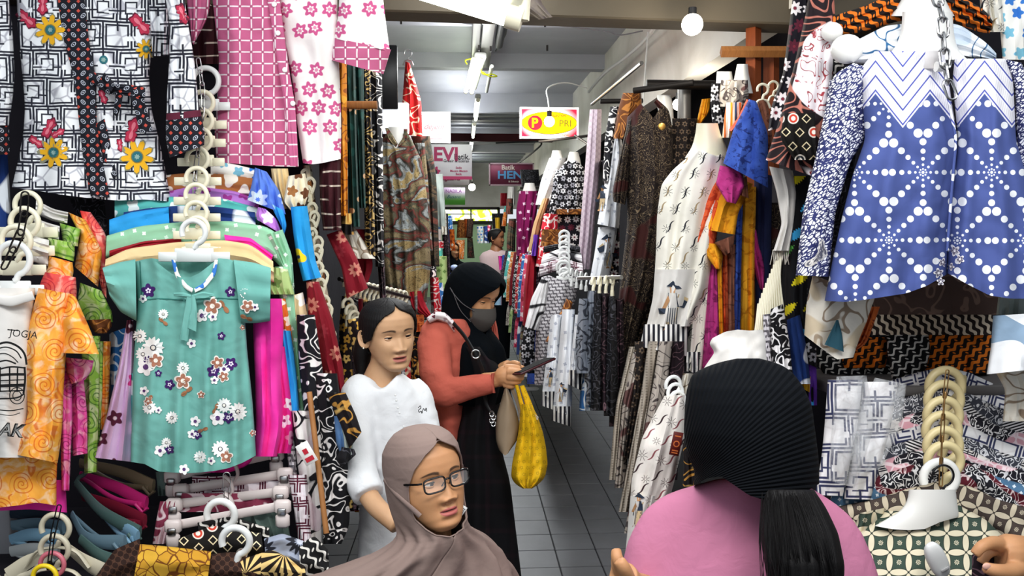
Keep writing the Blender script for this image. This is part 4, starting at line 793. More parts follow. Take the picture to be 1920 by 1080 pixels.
part(loft([(328, 487), (336, 515), (352, 535), (362, 541)], [(321, 487), (329, 520), (348, 543), (360, 549)], d=DT - .066, th=.006, nu=5, nv=20, amp=0, crum=.001), 'neck_facing', m_('whiteflo'), r)
part(loft([(402, 487), (398, 510), (380, 532), (364, 541)], [(409, 487), (405, 515), (385, 540), (366, 549)], d=DT - .066, th=.006, nu=5, nv=20, amp=0, crum=.001), 'neck_facing', m_('whiteflo'), r)
for L_, R_ in (([(350, 555), (344, 590), (336, 636)], [(362, 556), (358, 592), (352, 640)]), ([(356, 554), (358, 580), (350, 614)], [(366, 554), (370, 580), (368, 622)]), ([(325, 549), (345, 548), (358, 553)], [(326, 555), (345, 558), (358, 558)]), ([(360, 553), (380, 546), (402, 551)], [(360, 558), (382, 560), (400, 556)])):
    part(loft(L_, R_, d=DT - .085, th=.008, nu=6, nv=14, amp=.003, crum=.003), 'ribbon', TE, r)
for s in ([(258, 564), (300, 560), (350, 563), (400, 559), (456, 562)], [(262, 490), (264, 530), (266, 566)], [(448, 490), (450, 530), (452, 562)]):
    flatprint(bodyc, r, *ribbonpx(s, 2), plain('teal_seam', '2f6e64', .9), 'seam', .0015)
FL = [(DAISY, 287, 652, 19), (DAISY, 268, 664, 13), (DAISY, 262, 630, 12), (WHITE5, 273, 688, 15), (BRN, 292, 676, 14), (PURP, 276, 674, 7), (PURP, 226, 539, 10), (PURP, 278, 545, 12), (WHITE5, 268, 560, 7), (PURP, 432, 547, 9), (DAISY, 306, 589, 9), (LEAF, 306, 603, 9),
      (BRN, 398, 574, 16), (LEAF, 420, 575, 12), (WHITE5, 378, 592, 11), (PURP, 381, 593, 6), (WHITE5, 399, 594, 8), (PURP, 415, 630, 7), (WHITE5, 359, 644, 8), (PURP, 400, 696, 11), (PURP, 433, 682, 11), (BRN, 408, 680, 12), (WHITE5, 420, 692, 10), (BRN, 419, 706, 10), (WHITE5, 402, 713, 7),
      (DAISY, 343, 690, 11), (BRN, 343, 714, 15), (PURP, 318, 721, 9), (LEAF, 350, 734, 11), (WHITE5, 270, 733, 8), (BRN, 278, 752, 8), (BRN, 377, 740, 7), (DAISY, 280, 764, 12), (LEAF, 279, 751, 10), (WHITE5, 297, 769, 6), (DAISY, 322, 783, 11), (DAISY, 420, 760, 13), (DAISY, 446, 772, 16), (WHITE5, 408, 784, 13), (PURP, 428, 783, 10), (LEAF, 404, 766, 9),
      (WHITE5, 366, 790, 9), (PURP, 370, 815, 8), (WHITE5, 360, 814, 8), (LEAF, 380, 806, 9), (DAISY, 312, 830, 9), (WHITE5, 300, 845, 10), (PURP, 318, 843, 8), (DAISY, 375, 857, 11), (DAISY, 413, 842, 15), (BRN, 424, 856, 12), (WHITE5, 396, 864, 7), (BRN, 474, 812, 6), (WHITE5, 345, 880, 9), (BRN, 455, 614, 5), (PURP, 297, 700, 6)]
for k, (ly, x, y, s) in enumerate(FL): motif(bodyc, r, ly, x, y, s * 1.15, (k * 1.7) % 6, off=.0022)
slv = loft([(438, 487), (475, 492), (508, 502)], [(452, 606), (480, 606), (506, 602)], d=DT - .022, th=.1, nu=22, nv=20, fold=2, amp=.0, crum=.0)
for ly, x, y, s in ((DAISY, 459, 550, 10), (BRN, 464, 574, 14), (WHITE5, 478, 576, 8), (LEAF, 462, 596, 12), (WHITE5, 461, 500, 5)): motif(slv, r, ly, x, y, s, .4)
hanger('white plastic hanger holding the sea green child dress', 363, 436, 22, 2.1, M_white, 2, plate=(118, 26), band=.24)
# magenta and floral dresses behind on the right
G_('kids_dress', 'bright magenta dress with white flowers hanging behind the green dress', 'dress', 'magenta', [(560, 478, 528), (612, 474, 532), (700, 478, 528), (800, 480, 532), (856, 474, 520)], d=2.16, th=.14, nu=18, nv=30, fold=2, amp=.014)
G_('kids_dress', 'pink and white floral dress fanned out behind the magenta one', 'dress', 'magflower', [(650, 500, 534), (740, 510, 545), (820, 520, 552), (850, 512, 548)], d=2.19, th=.12, nu=14, nv=24, fold=2, amp=.012)
G_('kids_dress', 'magenta hem showing below the green dress', 'dress', 'magenta', [(845, 330, 478), (872, 330, 470), (886, 350, 430)], d=2.2, th=.06, nu=20, nv=8)
G_('kids_dress', 'sky blue dress side hanging behind the pink floral dress', 'dress', 'skyblue', [(620, 520, 545), (700, 530, 556), (782, 536, 562)], d=2.24, th=.12, nu=12, nv=24, fold=2, amp=.01)
G_('kids_dress', 'orange and white floral dress strip beside the magenta dress', 'dress', 'orangeflo', [(560, 508, 536), (620, 514, 548), (690, 520, 552), (720, 530, 548)], d=2.27, th=.1, nu=12, nv=22)
G_('kids_dress', 'pale green floral dress edge between orange strip and beige sleeve', 'dress', 'sage', [(500, 515, 548), (600, 530, 556), (780, 552, 572)], d=2.3, th=.1, nu=12, nv=22)
# sleeves fanned over the right of the stack
G_('kids_dress', 'periwinkle blue sleeve with white starbursts under the pink shirt', 'dress', 'peri', [(478, 314), (472, 345), (464, 375)], [(500, 322), (524, 358), (536, 402)], d=2.36, th=.08, nu=16, nv=18)
G_('kids_dress', 'lavender sleeve with pink flowers below the periwinkle sleeve', 'dress', 'lavender', [(484, 388), (480, 402), (482, 412)], [(498, 392), (518, 410), (530, 440)], d=2.33, th=.06, nu=12, nv=14)
G_('kids_dress', 'bright blue sleeve folded under the periwinkle sleeve', 'dress', 'skyblue', [(505, 380), (520, 410), (528, 425)], [(532, 395), (538, 425), (532, 442)], d=2.34, th=.06, nu=10, nv=12)
G_('kids_dress', 'pale green sleeve draped beside the hanger column', 'dress', 'sage', [(500, 440), (520, 480), (540, 520)], [(530, 430), (548, 480), (552, 540)], d=2.3, th=.07, nu=12, nv=16)
G_('kids_dress', 'grey green sprigged sleeve with cream cuff beside the beige dress', 'dress', 'greenlime', [(505, 500), (500, 540), (508, 552)], [(540, 505), (550, 545), (552, 552)], d=2.26, th=.07, nu=12, nv=14)
G_('kids_dress', 'cyan blue dress with yellow and maroon fish print', 'dress', 'cyan', [(545, 388), (550, 440), (556, 480), (568, 527)], [(576, 386), (584, 440), (592, 490), (603, 520)], d=2.36, th=.1, nu=18, nv=26, fold=2, amp=.008)
G_('kids_dress', 'beige shirt with blue and red blossoms hanging under the stack', 'dress', 'beigeflower', [(545, 555), (538, 620), (535, 692)], [(568, 548), (582, 620), (592, 700)], d=2.32, th=.1, nu=18, nv=26, fold=2, amp=.012)
G_('batik_dress', 'yellow and white dolphin print blouse bunched by the pink shirt hem', 'blouse', 'litebrown', [(540, 330), (530, 380), (545, 395)], [(572, 325), (580, 360), (570, 390)], d=2.42, th=.08, nu=14, nv=18)
G_('batik_dress', 'beige trousers leg with blue knot folded under the pink shirt', 'trousers', 'beige', [(508, 316), (512, 352), (530, 392)], [(540, 316), (544, 352), (548, 390)], d=2.44, th=.06, nu=12, nv=14)
G_('batik_dress', 'brown dress with white dotted patchwork hanging by the blue one', 'dress', 'litebrown', [(550, 560), (556, 640), (566, 720)], [(578, 560), (590, 640), (604, 730)], d=2.42, th=.1, nu=14, nv=24)
G_('batik_dress', 'dark red batik dress with tan medallions swinging toward the long haired shopper', 'dress', 'winered', [(574, 528), (578, 600), (592, 680), (618, 735)], [(598, 528), (624, 600), (642, 680), (648, 735)], d=2.36, th=.12, nu=20, nv=30, fold=2, amp=.014)
G_('batik_dress', 'blue and purple garment edge between the cyan dress and red dress', 'dress', 'tdblue', [(525, 440, 560), (560, 560, 574), (640, 566, 580), (690, 572, 584)][1:], d=2.4, th=.08, nu=8, nv=14)
# --- white T-shirt with orange swirls, and the fan behind it
DJ = 1.98
fan = [('coral', [(150, 395), (168, 460), (192, 548)], [(170, 398), (200, 440), (200, 560)], 2.34, 'coral red dyed T-shirt, rearmost of the fan beside the green dress'),
 ('orange', [(128, 398), (150, 440), (140, 500)], [(160, 412), (192, 470), (184, 538)], 2.3, 'orange zigzag dyed T-shirt sleeve in the fan beside the green dress'),
 ('greentie', [(112, 418), (116, 440), (118, 458)], [(152, 430), (148, 446), (146, 462)], 2.27, 'lime green dyed shoulder high in the fan of T-shirts'),
 ('greentie', [(90, 446), (88, 462), (86, 474)], [(140, 456), (140, 476), (138, 490)], 2.2, 'grass green dyed shoulder below the orange sleeve in the fan'),
 ('orange', [(92, 480), (90, 500), (86, 512)], [(136, 492), (138, 508), (136, 520)], 2.16, 'orange shoulder between green and coral ones in the fan'),
 ('coral', [(84, 510), (76, 530), (72, 545)], [(142, 520), (144, 545), (143, 560)], 2.1, 'coral red shoulder directly behind the orange swirl T-shirt'),
 ('greentie', [(150, 530), (145, 570), (160, 600)], [(190, 545), (210, 585), (212, 604)], 2.24, 'olive green dyed sleeve peeking over the orange sleeve'),
 ('brownp', [(165, 600), (172, 616), (180, 625)], [(208, 598), (210, 612), (200, 625)], 2.22, 'brown orange sleeve edge under the olive sleeve'),
 ('pinkswirl', [(122, 670), (126, 700), (134, 720)], [(176, 676), (172, 695), (160, 712)], 2.02, 'pink swirl dyed sleeve hanging below the orange sleeve'),
 ('pinkswirl', [(112, 690), (112, 780), (116, 920)], [(134, 690), (136, 780), (130, 920)], 2.06, 'deep pink dyed T-shirt body behind the orange swirl T-shirt'),
 ('pinkswirl', [(132, 700), (134, 780), (136, 855)], [(156, 700), (164, 780), (164, 850)], 2.1, 'rose pink dyed T-shirt body fanned behind the deep pink one'),
 ('greentie', [(152, 630), (156, 740), (158, 888)], [(188, 630), (186, 740), (182, 885)], 2.16, 'moss green dyed T-shirt body in the fan'),
 ('greentie', [(172, 640), (170, 740), (172, 832)], [(194, 640), (192, 740), (186, 830)], 2.2, 'dark green zigzag dyed T-shirt body in the fan'),
 ('orange', [(184, 640), (184, 700), (184, 806)], [(208, 640), (206, 700), (202, 804)], 2.24, 'pale orange T-shirt body furthest back in the fan'),
 ('bluepat', [(205, 625), (206, 680), (210, 748)], [(242, 612), (240, 680), (216, 750)], 2.3, 'blue leaf print T-shirt body in shadow behind the lilac dress')]
for k, L_, R_, d_, lab in fan: G_('dyed_shirt', lab, 'T-shirt', k, L_, R_, d=d_, th=.07, nu=14, nv=22, fold=1.6, amp=.009)
G_('kids_dress', 'pale lilac dress with magenta blossoms flaring out left of the green dress', 'dress', 'lilac', [(238, 600), (224, 680), (200, 780), (176, 858)], [(250, 600), (252, 700), (250, 790), (248, 866)], d=2.16, th=.1, nu=20, nv=28, fold=2.5, amp=.013)
G_('kids_dress', 'green underlayer dress with white flowers left of the green dress', 'dress', 'turq', [(700, 243, 262), (780, 246, 290), (862, 246, 296)], d=2.14, th=.06, nu=12, nv=18)
r = empty('printed_tshirt', 'white T-shirt with orange swirl dyed side and black ink rickshaw drawing', 'T-shirt', None, P(40, 540, DJ))
wb = loft([(540, -80, 66), (600, -80, 60), (700, -80, 58), (800, -80, 50), (858, -80, 50)], d=DJ, th=.13, nu=26, nv=40, fold=2, amp=.006, crum=.006); part(wb, 'front_panel', m_('cream'), r)
ob = loft([(72, 540), (56, 600), (48, 660), (50, 720), (52, 780), (34, 830), (28, 852)], [(138, 552), (128, 620), (120, 700), (118, 780), (114, 830), (108, 868)], d=DJ - .012, th=.125, nu=26, nv=44, fold=2, amp=.008, crum=.008); part(ob, 'dyed_panel', m_('orange'), r)
part(loft([(128, 552), (112, 600), (118, 662)], [(142, 556), (170, 620), (186, 664)], d=DJ - .03, th=.1, nu=20, nv=22, fold=1, amp=.007, crum=.008), 'sleeve', m_('orange'), r)
part(loft([(-20, 548), (20, 556), (60, 546)], [(-20, 568), (22, 577), (66, 562)], d=DJ - .07, th=.014, nu=8, nv=16, amp=0, crum=.001), 'collar', m_('cream'), r)
wb.fd = np.minimum(wb.fd - .01, DJ - .086); ink = plain('black_ink', '181818', .8); printtext(wb, r, 'JOGJA', 43, 628, 18, ink, wpx=54, shear=.1, rot=.1); flatprint(wb, r, *ribbonpx([(14, 618), (34, 620)], 2.2), ink, 'printed_word')
for pts, w in (([(-6, 646), (14, 642), (34, 650), (46, 664), (50, 684)], 4), ([(-6, 654), (12, 651), (30, 658), (40, 672)], 2.5), ([(-6, 664), (10, 663), (24, 670), (34, 680)], 2), ([(-8, 694), (20, 688), (48, 690)], 3), ([(-8, 704), (20, 702), (46, 702)], 5), ([(-8, 714), (46, 712)], 2), ([(-8, 724), (46, 722)], 6), ([(-8, 734), (44, 732)], 2.5), ([(46, 688), (47, 712), (44, 738)], 4), ([(0, 688), (0, 735)], 3), ([(18, 688), (18, 735)], 3), ([(33, 690), (32, 735)], 3), ([(-8, 748), (30, 746), (46, 738)], 3), ([(-8, 768), (20, 770), (44, 766)], 2), ([(-4, 776), (20, 779), (38, 774)], 1.5), ([(-8, 680), (12, 676), (30, 682)], 3)):
    flatprint(wb, r, *ribbonpx(pts, w), ink, 'ink_stroke')
for q in (14, 8): 
    a = np.linspace(0, 2 * PI, 12); flatprint(wb, r, *ribbonpx([(32 + q * math.cos(t), 742 + q * 1.1 * math.sin(t)) for t in a], 1.8), ink, 'ink_stroke')
printtext(wb, r, 'AK', 22, 806, 26, ink, bold=.05, shear=.25, wpx=54, rot=.1); printtext(wb, r, 'AK', 22, 806, 22, plain('word_fill', 'f4f2ee', .8), wpx=48, bold=.0, shear=.25, rot=.1)['label'] = 'white inside of the outlined letters'
G_('dyed_shirt', 'orange swirl T-shirt hem hanging below the white and orange T-shirt', 'T-shirt', 'orange', [(850, -80, 108), (900, -80, 106), (944, -80, 106)], d=2.04, th=.13, nu=26, nv=18, fold=2, amp=.008, hem=[-4, 2, 8, 4, -2, 4])
G_('dyed_shirt', 'magenta hem at the bottom of the T-shirt pile', 'T-shirt', 'magenta', [(900, -80, 122), (955, -80, 126)], d=2.1, th=.13, nu=20, nv=12, fold=2, amp=.008, hem=[0, 3, 0, 6])
for i, (x, y, R_) in enumerate(((52, 385, 24), (46, 417, 26), (30, 452, 27), (26, 486, 30))):
    hanger(('first', 'second', 'third', 'frontmost')[i] + ' cream hanger of the leftmost chained column', x, y, R_, 2.2 - .06 * i, M_cream if i < 3 else M_white, 3, plate=(96, 28), band=.2, group='cream hangers at the left edge')
chain('dark iron chain through the hangers over the white T-shirt', [(47, 365), (42, 420), (30, 455), (8, 500)], 1.95, 32, .009, .0022, M_iron)
for i, (L_, R_, d_) in enumerate((([(68, 375), (100, 392), (128, 398)], [(66, 400), (100, 416), (126, 420)], 2.3), ([(64, 408), (90, 418), (112, 424)], [(62, 440), (90, 450), (110, 455)], 2.24), ([(60, 440), (76, 446), (92, 450)], [(58, 490), (76, 496), (90, 500)], 2.17))):
    G_('white_shirt', ('upper', 'middle', 'lower')[i] + ' white shoulder of the T-shirts on the leftmost hanger column', 'T-shirt', 'cream', L_, R_, d=d_, th=.05, nu=10, nv=12)
G_('dark_garment', 'black garment with a ruffled edge behind the T-shirt fan', 'blouse', 'blackgrey', [(372, 130, 196), (420, 150, 200), (500, 185, 205)], d=2.5, th=.06, nu=12, nv=14)
# --- coloured hangers at the bottom left
def flathanger(lab, m, a, b, c, th=.012, hook=None):
    """a plastic hanger seen from one side: a = neck pixel, b = shoulder, c = notched tip; depth d inside tuples"""
    r = empty('clothes_hanger', lab, 'hanger', 'coloured hangers at the bottom left', P(*a)); o = P(*a)
    pts = smoothpath([P(*a) - o, P(*b) - o, P(*c) - o], 16); MB().tube(pts, np.linspace(.014, .021, 16), 10, flat=.3, up=(0, 0, 1)).build('arm', m, r)
    q = [P(a[0], a[1], a[2]) - o, P((a[0] + c[0]) / 2, (a[1] + c[1]) / 2 + 16, (a[2] + c[2]) / 2) - o, P(c[0] - 8, c[1] + 3, c[2]) - o]; MB().tube(smoothpath(q, 12), .008, 8, flat=.5).build('trouser_bar', m, r)
    e = pts[-1]; MB().tube([e + np.array([-.03, 0, .0]), e + np.array([-.012, 0, -.024]), e + np.array([.002, 0, -.012])], .005, 8).build('notch', m, r)
    if hook:
        R_ = hook * a[2] / F; MB().tube(smoothpath([(f[0] * a[2] / F, 0, f[1] * a[2] / F + R_ * 1.4) for f in hook_px(hook, 4)], 30), R_ * .17, 8, up=(0, 1, 0)).build('hook', m, r)
    return r
cols = dict(magenta='b8246c', burg='6a1428', teal='46605c', slate='5c7684', pale='78a0b8', ink='22303e', cream='c8c0a8', grey='8a8f90', pink='c86a78', yellow='e8c818', brown='8a7a60')
HM = {k: plain('hanger_' + k, v, .35, spec=.5) for k, v in cols.items()}
for lab, k, a, b, c, hk in (('beige brown hanger, topmost of the coloured hanger pile', 'brown', (150, 868, 2.3), (230, 886, 2.25), (288, 912, 2.2), None), ('magenta hanger in the pile under the lilac dress', 'magenta', (150, 892, 2.24), (215, 912, 2.2), (275, 944, 2.14), None),
    ('dark burgundy hanger under the magenta one', 'burg', (155, 930, 2.2), (220, 952, 2.15), (272, 978, 2.1), None), ('dark teal hanger with long arm under the burgundy one', 'teal', (142, 905, 2.18), (190, 958, 2.12), (262, 1000, 2.06), 24),
    ('pale blue hanger tip beside the dark cloth', 'pale', (190, 962, 2.15), (222, 980, 2.1), (258, 1008, 2.05), None), ('slate hanger crossing under the teal one', 'slate', (135, 965, 2.12), (165, 1010, 2.06), (235, 1018, 2.02), None),
    ('dark inky hanger high at the left of the pile', 'ink', (20, 962, 2.2), (70, 968, 2.18), (125, 975, 2.15), None), ('second slate hanger above the cream hooks', 'slate', (22, 985, 2.16), (70, 982, 2.15), (120, 990, 2.12), None),
    ('pale blue hanger left of the cream hooks', 'pale', (20, 1012, 2.12), (60, 1002, 2.1), (110, 1008, 2.08), None), ('grey hanger under the pale blue one', 'grey', (20, 1034, 2.08), (60, 1030, 2.06), (110, 1036, 2.05), None),
    ('cream hanger fanned to the left at the bottom', 'cream', (95, 1040, 2.0), (55, 1052, 2.0), (18, 1078, 2.0), None), ('cream hanger fanned to the right at the bottom', 'cream', (130, 1030, 2.02), (160, 1052, 2.0), (210, 1078, 2.0), None),
    ('grey teal hanger running down beside the dark brown cloth', 'teal', (150, 1010, 2.05), (185, 1040, 2.02), (230, 1058, 2.0), None)): flathanger(lab, HM[k], a, b, c, hook=hk)
for i, (x, y, R_, k, w) in enumerate(((104, 990, 26, 'cream', 'upper'), (102, 1030, 26, 'cream', 'lower'), (98, 1058, 22, 'pink', ''), (84, 1082, 22, 'yellow', ''))):
    hanger(('%s cream hook at the bottom left pile' % w) if w else '%s plastic hanger hook at the bottom edge' % k, x, y, R_, 1.98 - .03 * i, HM[k], 4, arms=(120, 40), band=.2)
chain('black chain hanging over the bottom left hanger hooks', [(110, 955), (100, 1000), (92, 1060)], 1.9, 36, .005, .0016, M_black)
# --- pinkish clip hangers
Mclip = plain('clip_pink', 'd8ccc8', .35, spec=.5)
def cliphanger(lab, x0, y0, x1, y1, d, hook=None):
    r = empty('skirt_hanger', lab, 'hanger', 'pale clip hangers under the green dress', P((x0 + x1) / 2, (y0 + y1) / 2, d)); o = np.array(r.location); A, B = P(x0, y0, d) - o, P(x1, y1, d) - o
    MB().tube([A, B], .0125, 8, flat=.4, up=(0, 0, 1)).build('bar', Mclip, r)
    for s, q in ((1, A), (-1, B)):
        c = empty('clip', None, None, None, q); c.parent = r; k = MB().box(q + (0, -.012, .002), (.042, .02, .036), bev=.006).box(q + (0, -.016, -.034), (.036, .016, .04), bev=.008).build('clip', Mclip, r)
        sp = MB().box(q + (0, -.026, -.008), (.022, .006, .02), bev=.003).build('clip_spring', M_steel, r); bpy.data.objects.remove(c)
        k.name = 'clip'; sp.name = 'clip_spring'
    if hook:
        z = d / F; MB().tube(smoothpath([np.array(p) for p in [(0, 0, 0), (.01, 0, .02), (0.004, 0, .045), (-.012, 0, .06)]], 14), .008, 8, up=(0, 1, 0), flat=.6).build('hook_stem', Mclip, r)
for i, a in enumerate(((326, 893, 520, 850, 2.2), (342, 918, 536, 888, 2.16), (330, 945, 528, 922, 2.12), (328, 985, 532, 948, 2.08))): cliphanger(('topmost', 'second', 'third', 'lowest')[i] + ' pale pink clip hanger in the stack below the green dress', *a, hook=True)
G_('batik_skirt', 'dusty maroon skirt with white sprays held in the clip hangers', 'skirt', 'mroon', [(925, 336, 520), (960, 330, 522), (1010, 285, 330)][:2], d=2.15, th=.06, nu=26, nv=12)
G_('batik_skirt', 'dusty maroon floral skirt falling left of the lowest clip', 'skirt', 'mroon', [(940, 300, 338), (980, 292, 330), (1020, 286, 318)], d=2.13, th=.06, nu=12, nv=12)
G_('batik_skirt', 'grey green skirt with cream scrolls right of the lowest clip hanger', 'skirt', 'greyteal', [(955, 440, 536), (1010, 470, 545)], d=2.14, th=.08, nu=16, nv=14)
G_('batik_skirt', 'white and maroon line print skirt behind the upper clips', 'skirt', 'redframe', [(893, 360, 540), (925, 360, 545)], d=2.19, th=.05, nu=20, nv=8)
G_('batik_skirt', 'sparkly grey green skirt strip left of the upper clips', 'skirt', 'greyteal', [(885, 292, 330), (930, 296, 322)], d=2.22, th=.05, nu=10, nv=8)
hanger('large white hanger lying at the bottom with its hook up', 414, 965, 26, 1.98, M_white, 18, arms=(110, 20), band=.26)
hanger('white hanger with thick hook in front of the circle print cloth', 442, 1015, 26, 1.9, M_white, 12, plate=(60, 40), band=.26)
chain('two thin metal rings hooked between the clip hangers', [(425, 890), (424, 945)], 2.0, 28, .009, .0012)
# --- batik piles at the bottom
for lab, k, L_, R_, d_ in (('black batik with red and white circles and diamonds at the bottom', 'circles', [(335, 1010), (400, 985), (490, 1000)], [(330, 1090), (400, 1090), (500, 1090)], 1.99), ('dark brown batik cloth left of the mustard one', 'chocolate', [(180, 1080), (215, 1030), (262, 1010)], [(175, 1120), (230, 1120), (275, 1120)], 1.95),
    ('mustard batik cloth with brown crackle at the bottom edge', 'yellowbatik', [(262, 1020), (320, 1025), (396, 1034)], [(245, 1120), (320, 1120), (385, 1120)], 1.92), ('dark chocolate batik cloth right of the mustard one', 'chocolate', [(386, 1040), (440, 1034), (500, 1062)], [(380, 1120), (440, 1120), (510, 1120)], 1.935),
    ('black navy patterned cloth under the lowest clip hanger', 'blackparang', [(370, 980), (430, 968), (505, 990)], [(375, 1010), (430, 1000), (505, 1020)], 2.05), ('grey batik with black sun motif at the bottom', 'sungrey', [(495, 1010), (530, 1000), (585, 1020)], [(500, 1060), (540, 1060), (590, 1090)], 2.0), ('gold and black fan striped batik at the bottom', 'goldfan', [(450, 1050), (510, 1030), (570, 1060)], [(460, 1110), (510, 1110), (580, 1110)], 1.93),
    ('navy dotted batik edge at the foot of the white scroll cloth', 'blackparang', [(560, 1020), (590, 1005), (615, 1030)], [(565, 1100), (590, 1100), (620, 1100)], 1.98)):
    G_('batik_cloth', lab, 'cloth', k, L_, R_, d=d_, th=.1, nu=22, nv=24, fold=2, amp=.008, crum=.01)
# --- tall column of black and white batik beside the seated shopper
cc = [('blackflower', [(602, 640), (600, 700), (640, 760), (648, 840)], None, 0, '')]
for lab, k, rows, d_ in (('white batik with black lizard blotches hung low by the clip hangers', 'wbblotch', [(780, 552, 590), (860, 556, 598), (960, 572, 602), (1040, 580, 604)], 2.18), ('black batik with white leaves behind the bamboo pole', 'bwflower', [(590, 556, 590), (700, 562, 606), (800, 574, 612), (900, 590, 618)], 2.22),
    ('black batik with bold white scrolls right of the bamboo pole', 'bwscroll', [(700, 590, 632), (800, 600, 645), (900, 604, 655), (985, 606, 656), (1020, 606, 640)], 2.2), ('white batik with dark red frames beside the clip hangers', 'redframe', [(890, 540, 575), (960, 552, 580), (1025, 560, 585)], 2.14),
    ('plain white cotton strip with a paper tag near the magenta dress', 'wbblotch', [(770, 548, 580), (850, 556, 590)], 2.16), ('pale blue green print edge behind the clip hangers', 'greyparang', [(820, 536, 552), (930, 545, 560)], 2.2)):
    G_('batik_dress', lab, 'dress', k, rows, d=d_, th=.09, nu=16, nv=34, fold=2, amp=.011)
for lab, k, L_, R_, d_ in (('black and gold batik sleeve pointing at the long haired shopper', 'blackgold', [(612, 738), (640, 800), (655, 842)], [(648, 736), (668, 780), (678, 810)], 2.14), ('faded blue sleeve under the black and gold sleeve', 'denim', [(626, 780), (630, 830), (640, 855)], [(640, 780), (650, 820), (648, 845)], 2.17), ('grey sleeve with black lining under the gold sleeve', 'greygreen', [(636, 780), (642, 840), (650, 862)], [(650, 790), (662, 830), (662, 850)], 2.165),
    ('black garment hidden behind the grey sleeve', 'blackgrey', [(640, 838), (630, 862), (640, 876)], [(664, 842), (668, 852), (655, 864)], 2.16), ('dark brown gold floral blouse above the faded blue sleeve', 'goldflower', [(650, 600), (660, 650), (672, 690)], [(672, 596), (700, 650), (702, 690)], 2.55), ('black and maroon floral garment over the hangers', 'winered', [(612, 440), (640, 500), (650, 560)], [(640, 430), (668, 480), (690, 540)], 2.6)):
    G_('batik_blouse', lab, 'blouse', k, L_, R_, d=d_, th=.08, nu=14, nv=22, fold=1.5, amp=.008)
t = empty('price_tag', 'white paper price tag with red print on the white cotton', 'tag', None, P(575, 850, 2.04), (0, -.5, 0)); MB().box((0, 0, 0), (.034, .002, .058), bev=.0008).build('card', plain('paper', 'e8e6e2', .6), t)
MB().box((0, -.002, .006), (.012, .001, .014)).build('red_mark', plain('tag_red', 'b82838', .6), t); MB().box((0, -.002, -.016), (.022, .001, .012)).build('red_band', plain('tag_red', 'b82838', .6), t)
ORD = 'first second third fourth fifth sixth seventh eighth ninth tenth eleventh twelfth thirteenth fourteenth fifteenth sixteenth seventeenth eighteenth nineteenth twentieth twenty-first twenty-second twenty-third twenty-fourth twenty-fifth lowest'.split()
# --- a leaning column of cream hangers seen edge-on, and the long dresses on the aisle side
for i in range(26):
    f = i / 25; x = 574 + 55 * f + 6 * math.sin(i * 1.7); y = 330 + 395 * f; d = 2.55 - .1 * f; a = -.5 + .35 * math.sin(i * 2.1)
    pts = [P(x + q[0] * 16, y + q[1] * 16, d + .02 * q[0]) for q in ((-.5, .35), (-.45, -.5), (.1, -.75), (.5, -.2), (.35, .5), (.1, 1.1))]
    o = MB().tube(smoothpath(pts, 18), .0055, 6, flat=.5).build('clothes_hanger', M_cream, origin=P(x, y, d))
    props(o, 'cream hanger, %s from the top of the leaning edge-on column by the cyan dress' % ORD[i], 'hanger', 'leaning column of cream hangers')
LD = [('litebrown', [(310, 568, 584), (500, 580, 606), (720, 620, 646)], 2.66, 'tan and white dress strip behind the leaning hanger column'), ('stripew', [(300, 598, 640), (380, 600, 640), (432, 606, 640)], 2.6, 'maroon dress with cream brush strokes under the pink shirt'),
 ('amber', [(110, 628, 650), (300, 634, 652), (405, 636, 652)], 2.66, 'amber batik dress hanging left of the dark green one'), ('greendot', [(110, 640, 666), (300, 652, 670), (425, 655, 675)], 2.75, 'dark green dress with tan dots near the wooden peg rod'), ('greendot', [(110, 656, 682), (300, 668, 684), (390, 672, 686)], 2.85, 'deep green dress strip right of the dotted one'),
 ('goldscroll', [(120, 676, 694), (300, 682, 700), (480, 684, 704)], 2.95, 'black dress edged with gold curls beside the green dresses'), ('bwflower', [(130, 688, 716), (300, 696, 718), (500, 704, 720)], 3.1, 'black dress with white fan flowers left of the brown patchwork dress'), ('creamflo', [(425, 640, 664), (485, 640, 704)], 2.9, 'cream hem with dark leaf print under the green dresses'),
 ('blackgold', [(400, 640, 660), (440, 636, 664)], 2.7, 'black lace hem between maroon and green dresses'), ('darkpurple', [(430, 704, 718), (560, 712, 724)], 3.2, 'dark purple dress sliver by the brown patchwork dress')]
for k, rows, d_, lab in LD: G_('batik_dress', lab, 'dress', k, rows, d=d_, th=.22, nu=18, nv=34, fold=2.5, amp=.02)
G_('batik_dress', 'dark red and white bunched cloth above the cream hanger rail', 'dress', 'winered', [(430, 640, 690), (500, 645, 700), (530, 650, 690)], d=3.0, th=.1, nu=16, nv=16, crum=.02)
# red sarong, patchwork dress
hanger('thin steel hanger holding the red batik sarong', 765, 100, 7, 4.4, M_steel, 3, arms=(20, 10), band=.12)
G_('batik_sarong', 'bright red and cream batik sarong hanging high beside the black board', 'sarong', 'redbatik', [(760, 115), (755, 180), (752, 252)], [(768, 118), (790, 190), (792, 256)], d=4.5, th=.2, nu=18, nv=24, fold=2.5, amp=.02)
r = empty('batik_dress', 'long brown, grey and olive patchwork batik dress on a white mannequin neck', 'dress', None, P(745, 250, 4.3))
c = loft([(268, 712, 778), (300, 706, 792), (360, 712, 800), (430, 715, 806), (500, 716, 808), (560, 724, 800), (600, 730, 800)], d=4.3, th=.3, nu=40, nv=54, fold=5, amp=.035, crum=.015, top=[6, -8, -22, -6, 12, 4, -12, -20, -8, 6]); part(c, 'dress_body', m_('camo'), r)
part(loft([(258, 700, 722), (320, 704, 720), (420, 712, 722)], d=4.35, th=.15, nu=12, nv=20), 'sleeve', m_('camodark'), r); part(loft([(268, 778, 796), (330, 790, 802), (430, 798, 808), (470, 800, 812)], d=4.35, th=.15, nu=12, nv=20), 'sleeve', m_('camo'), r)
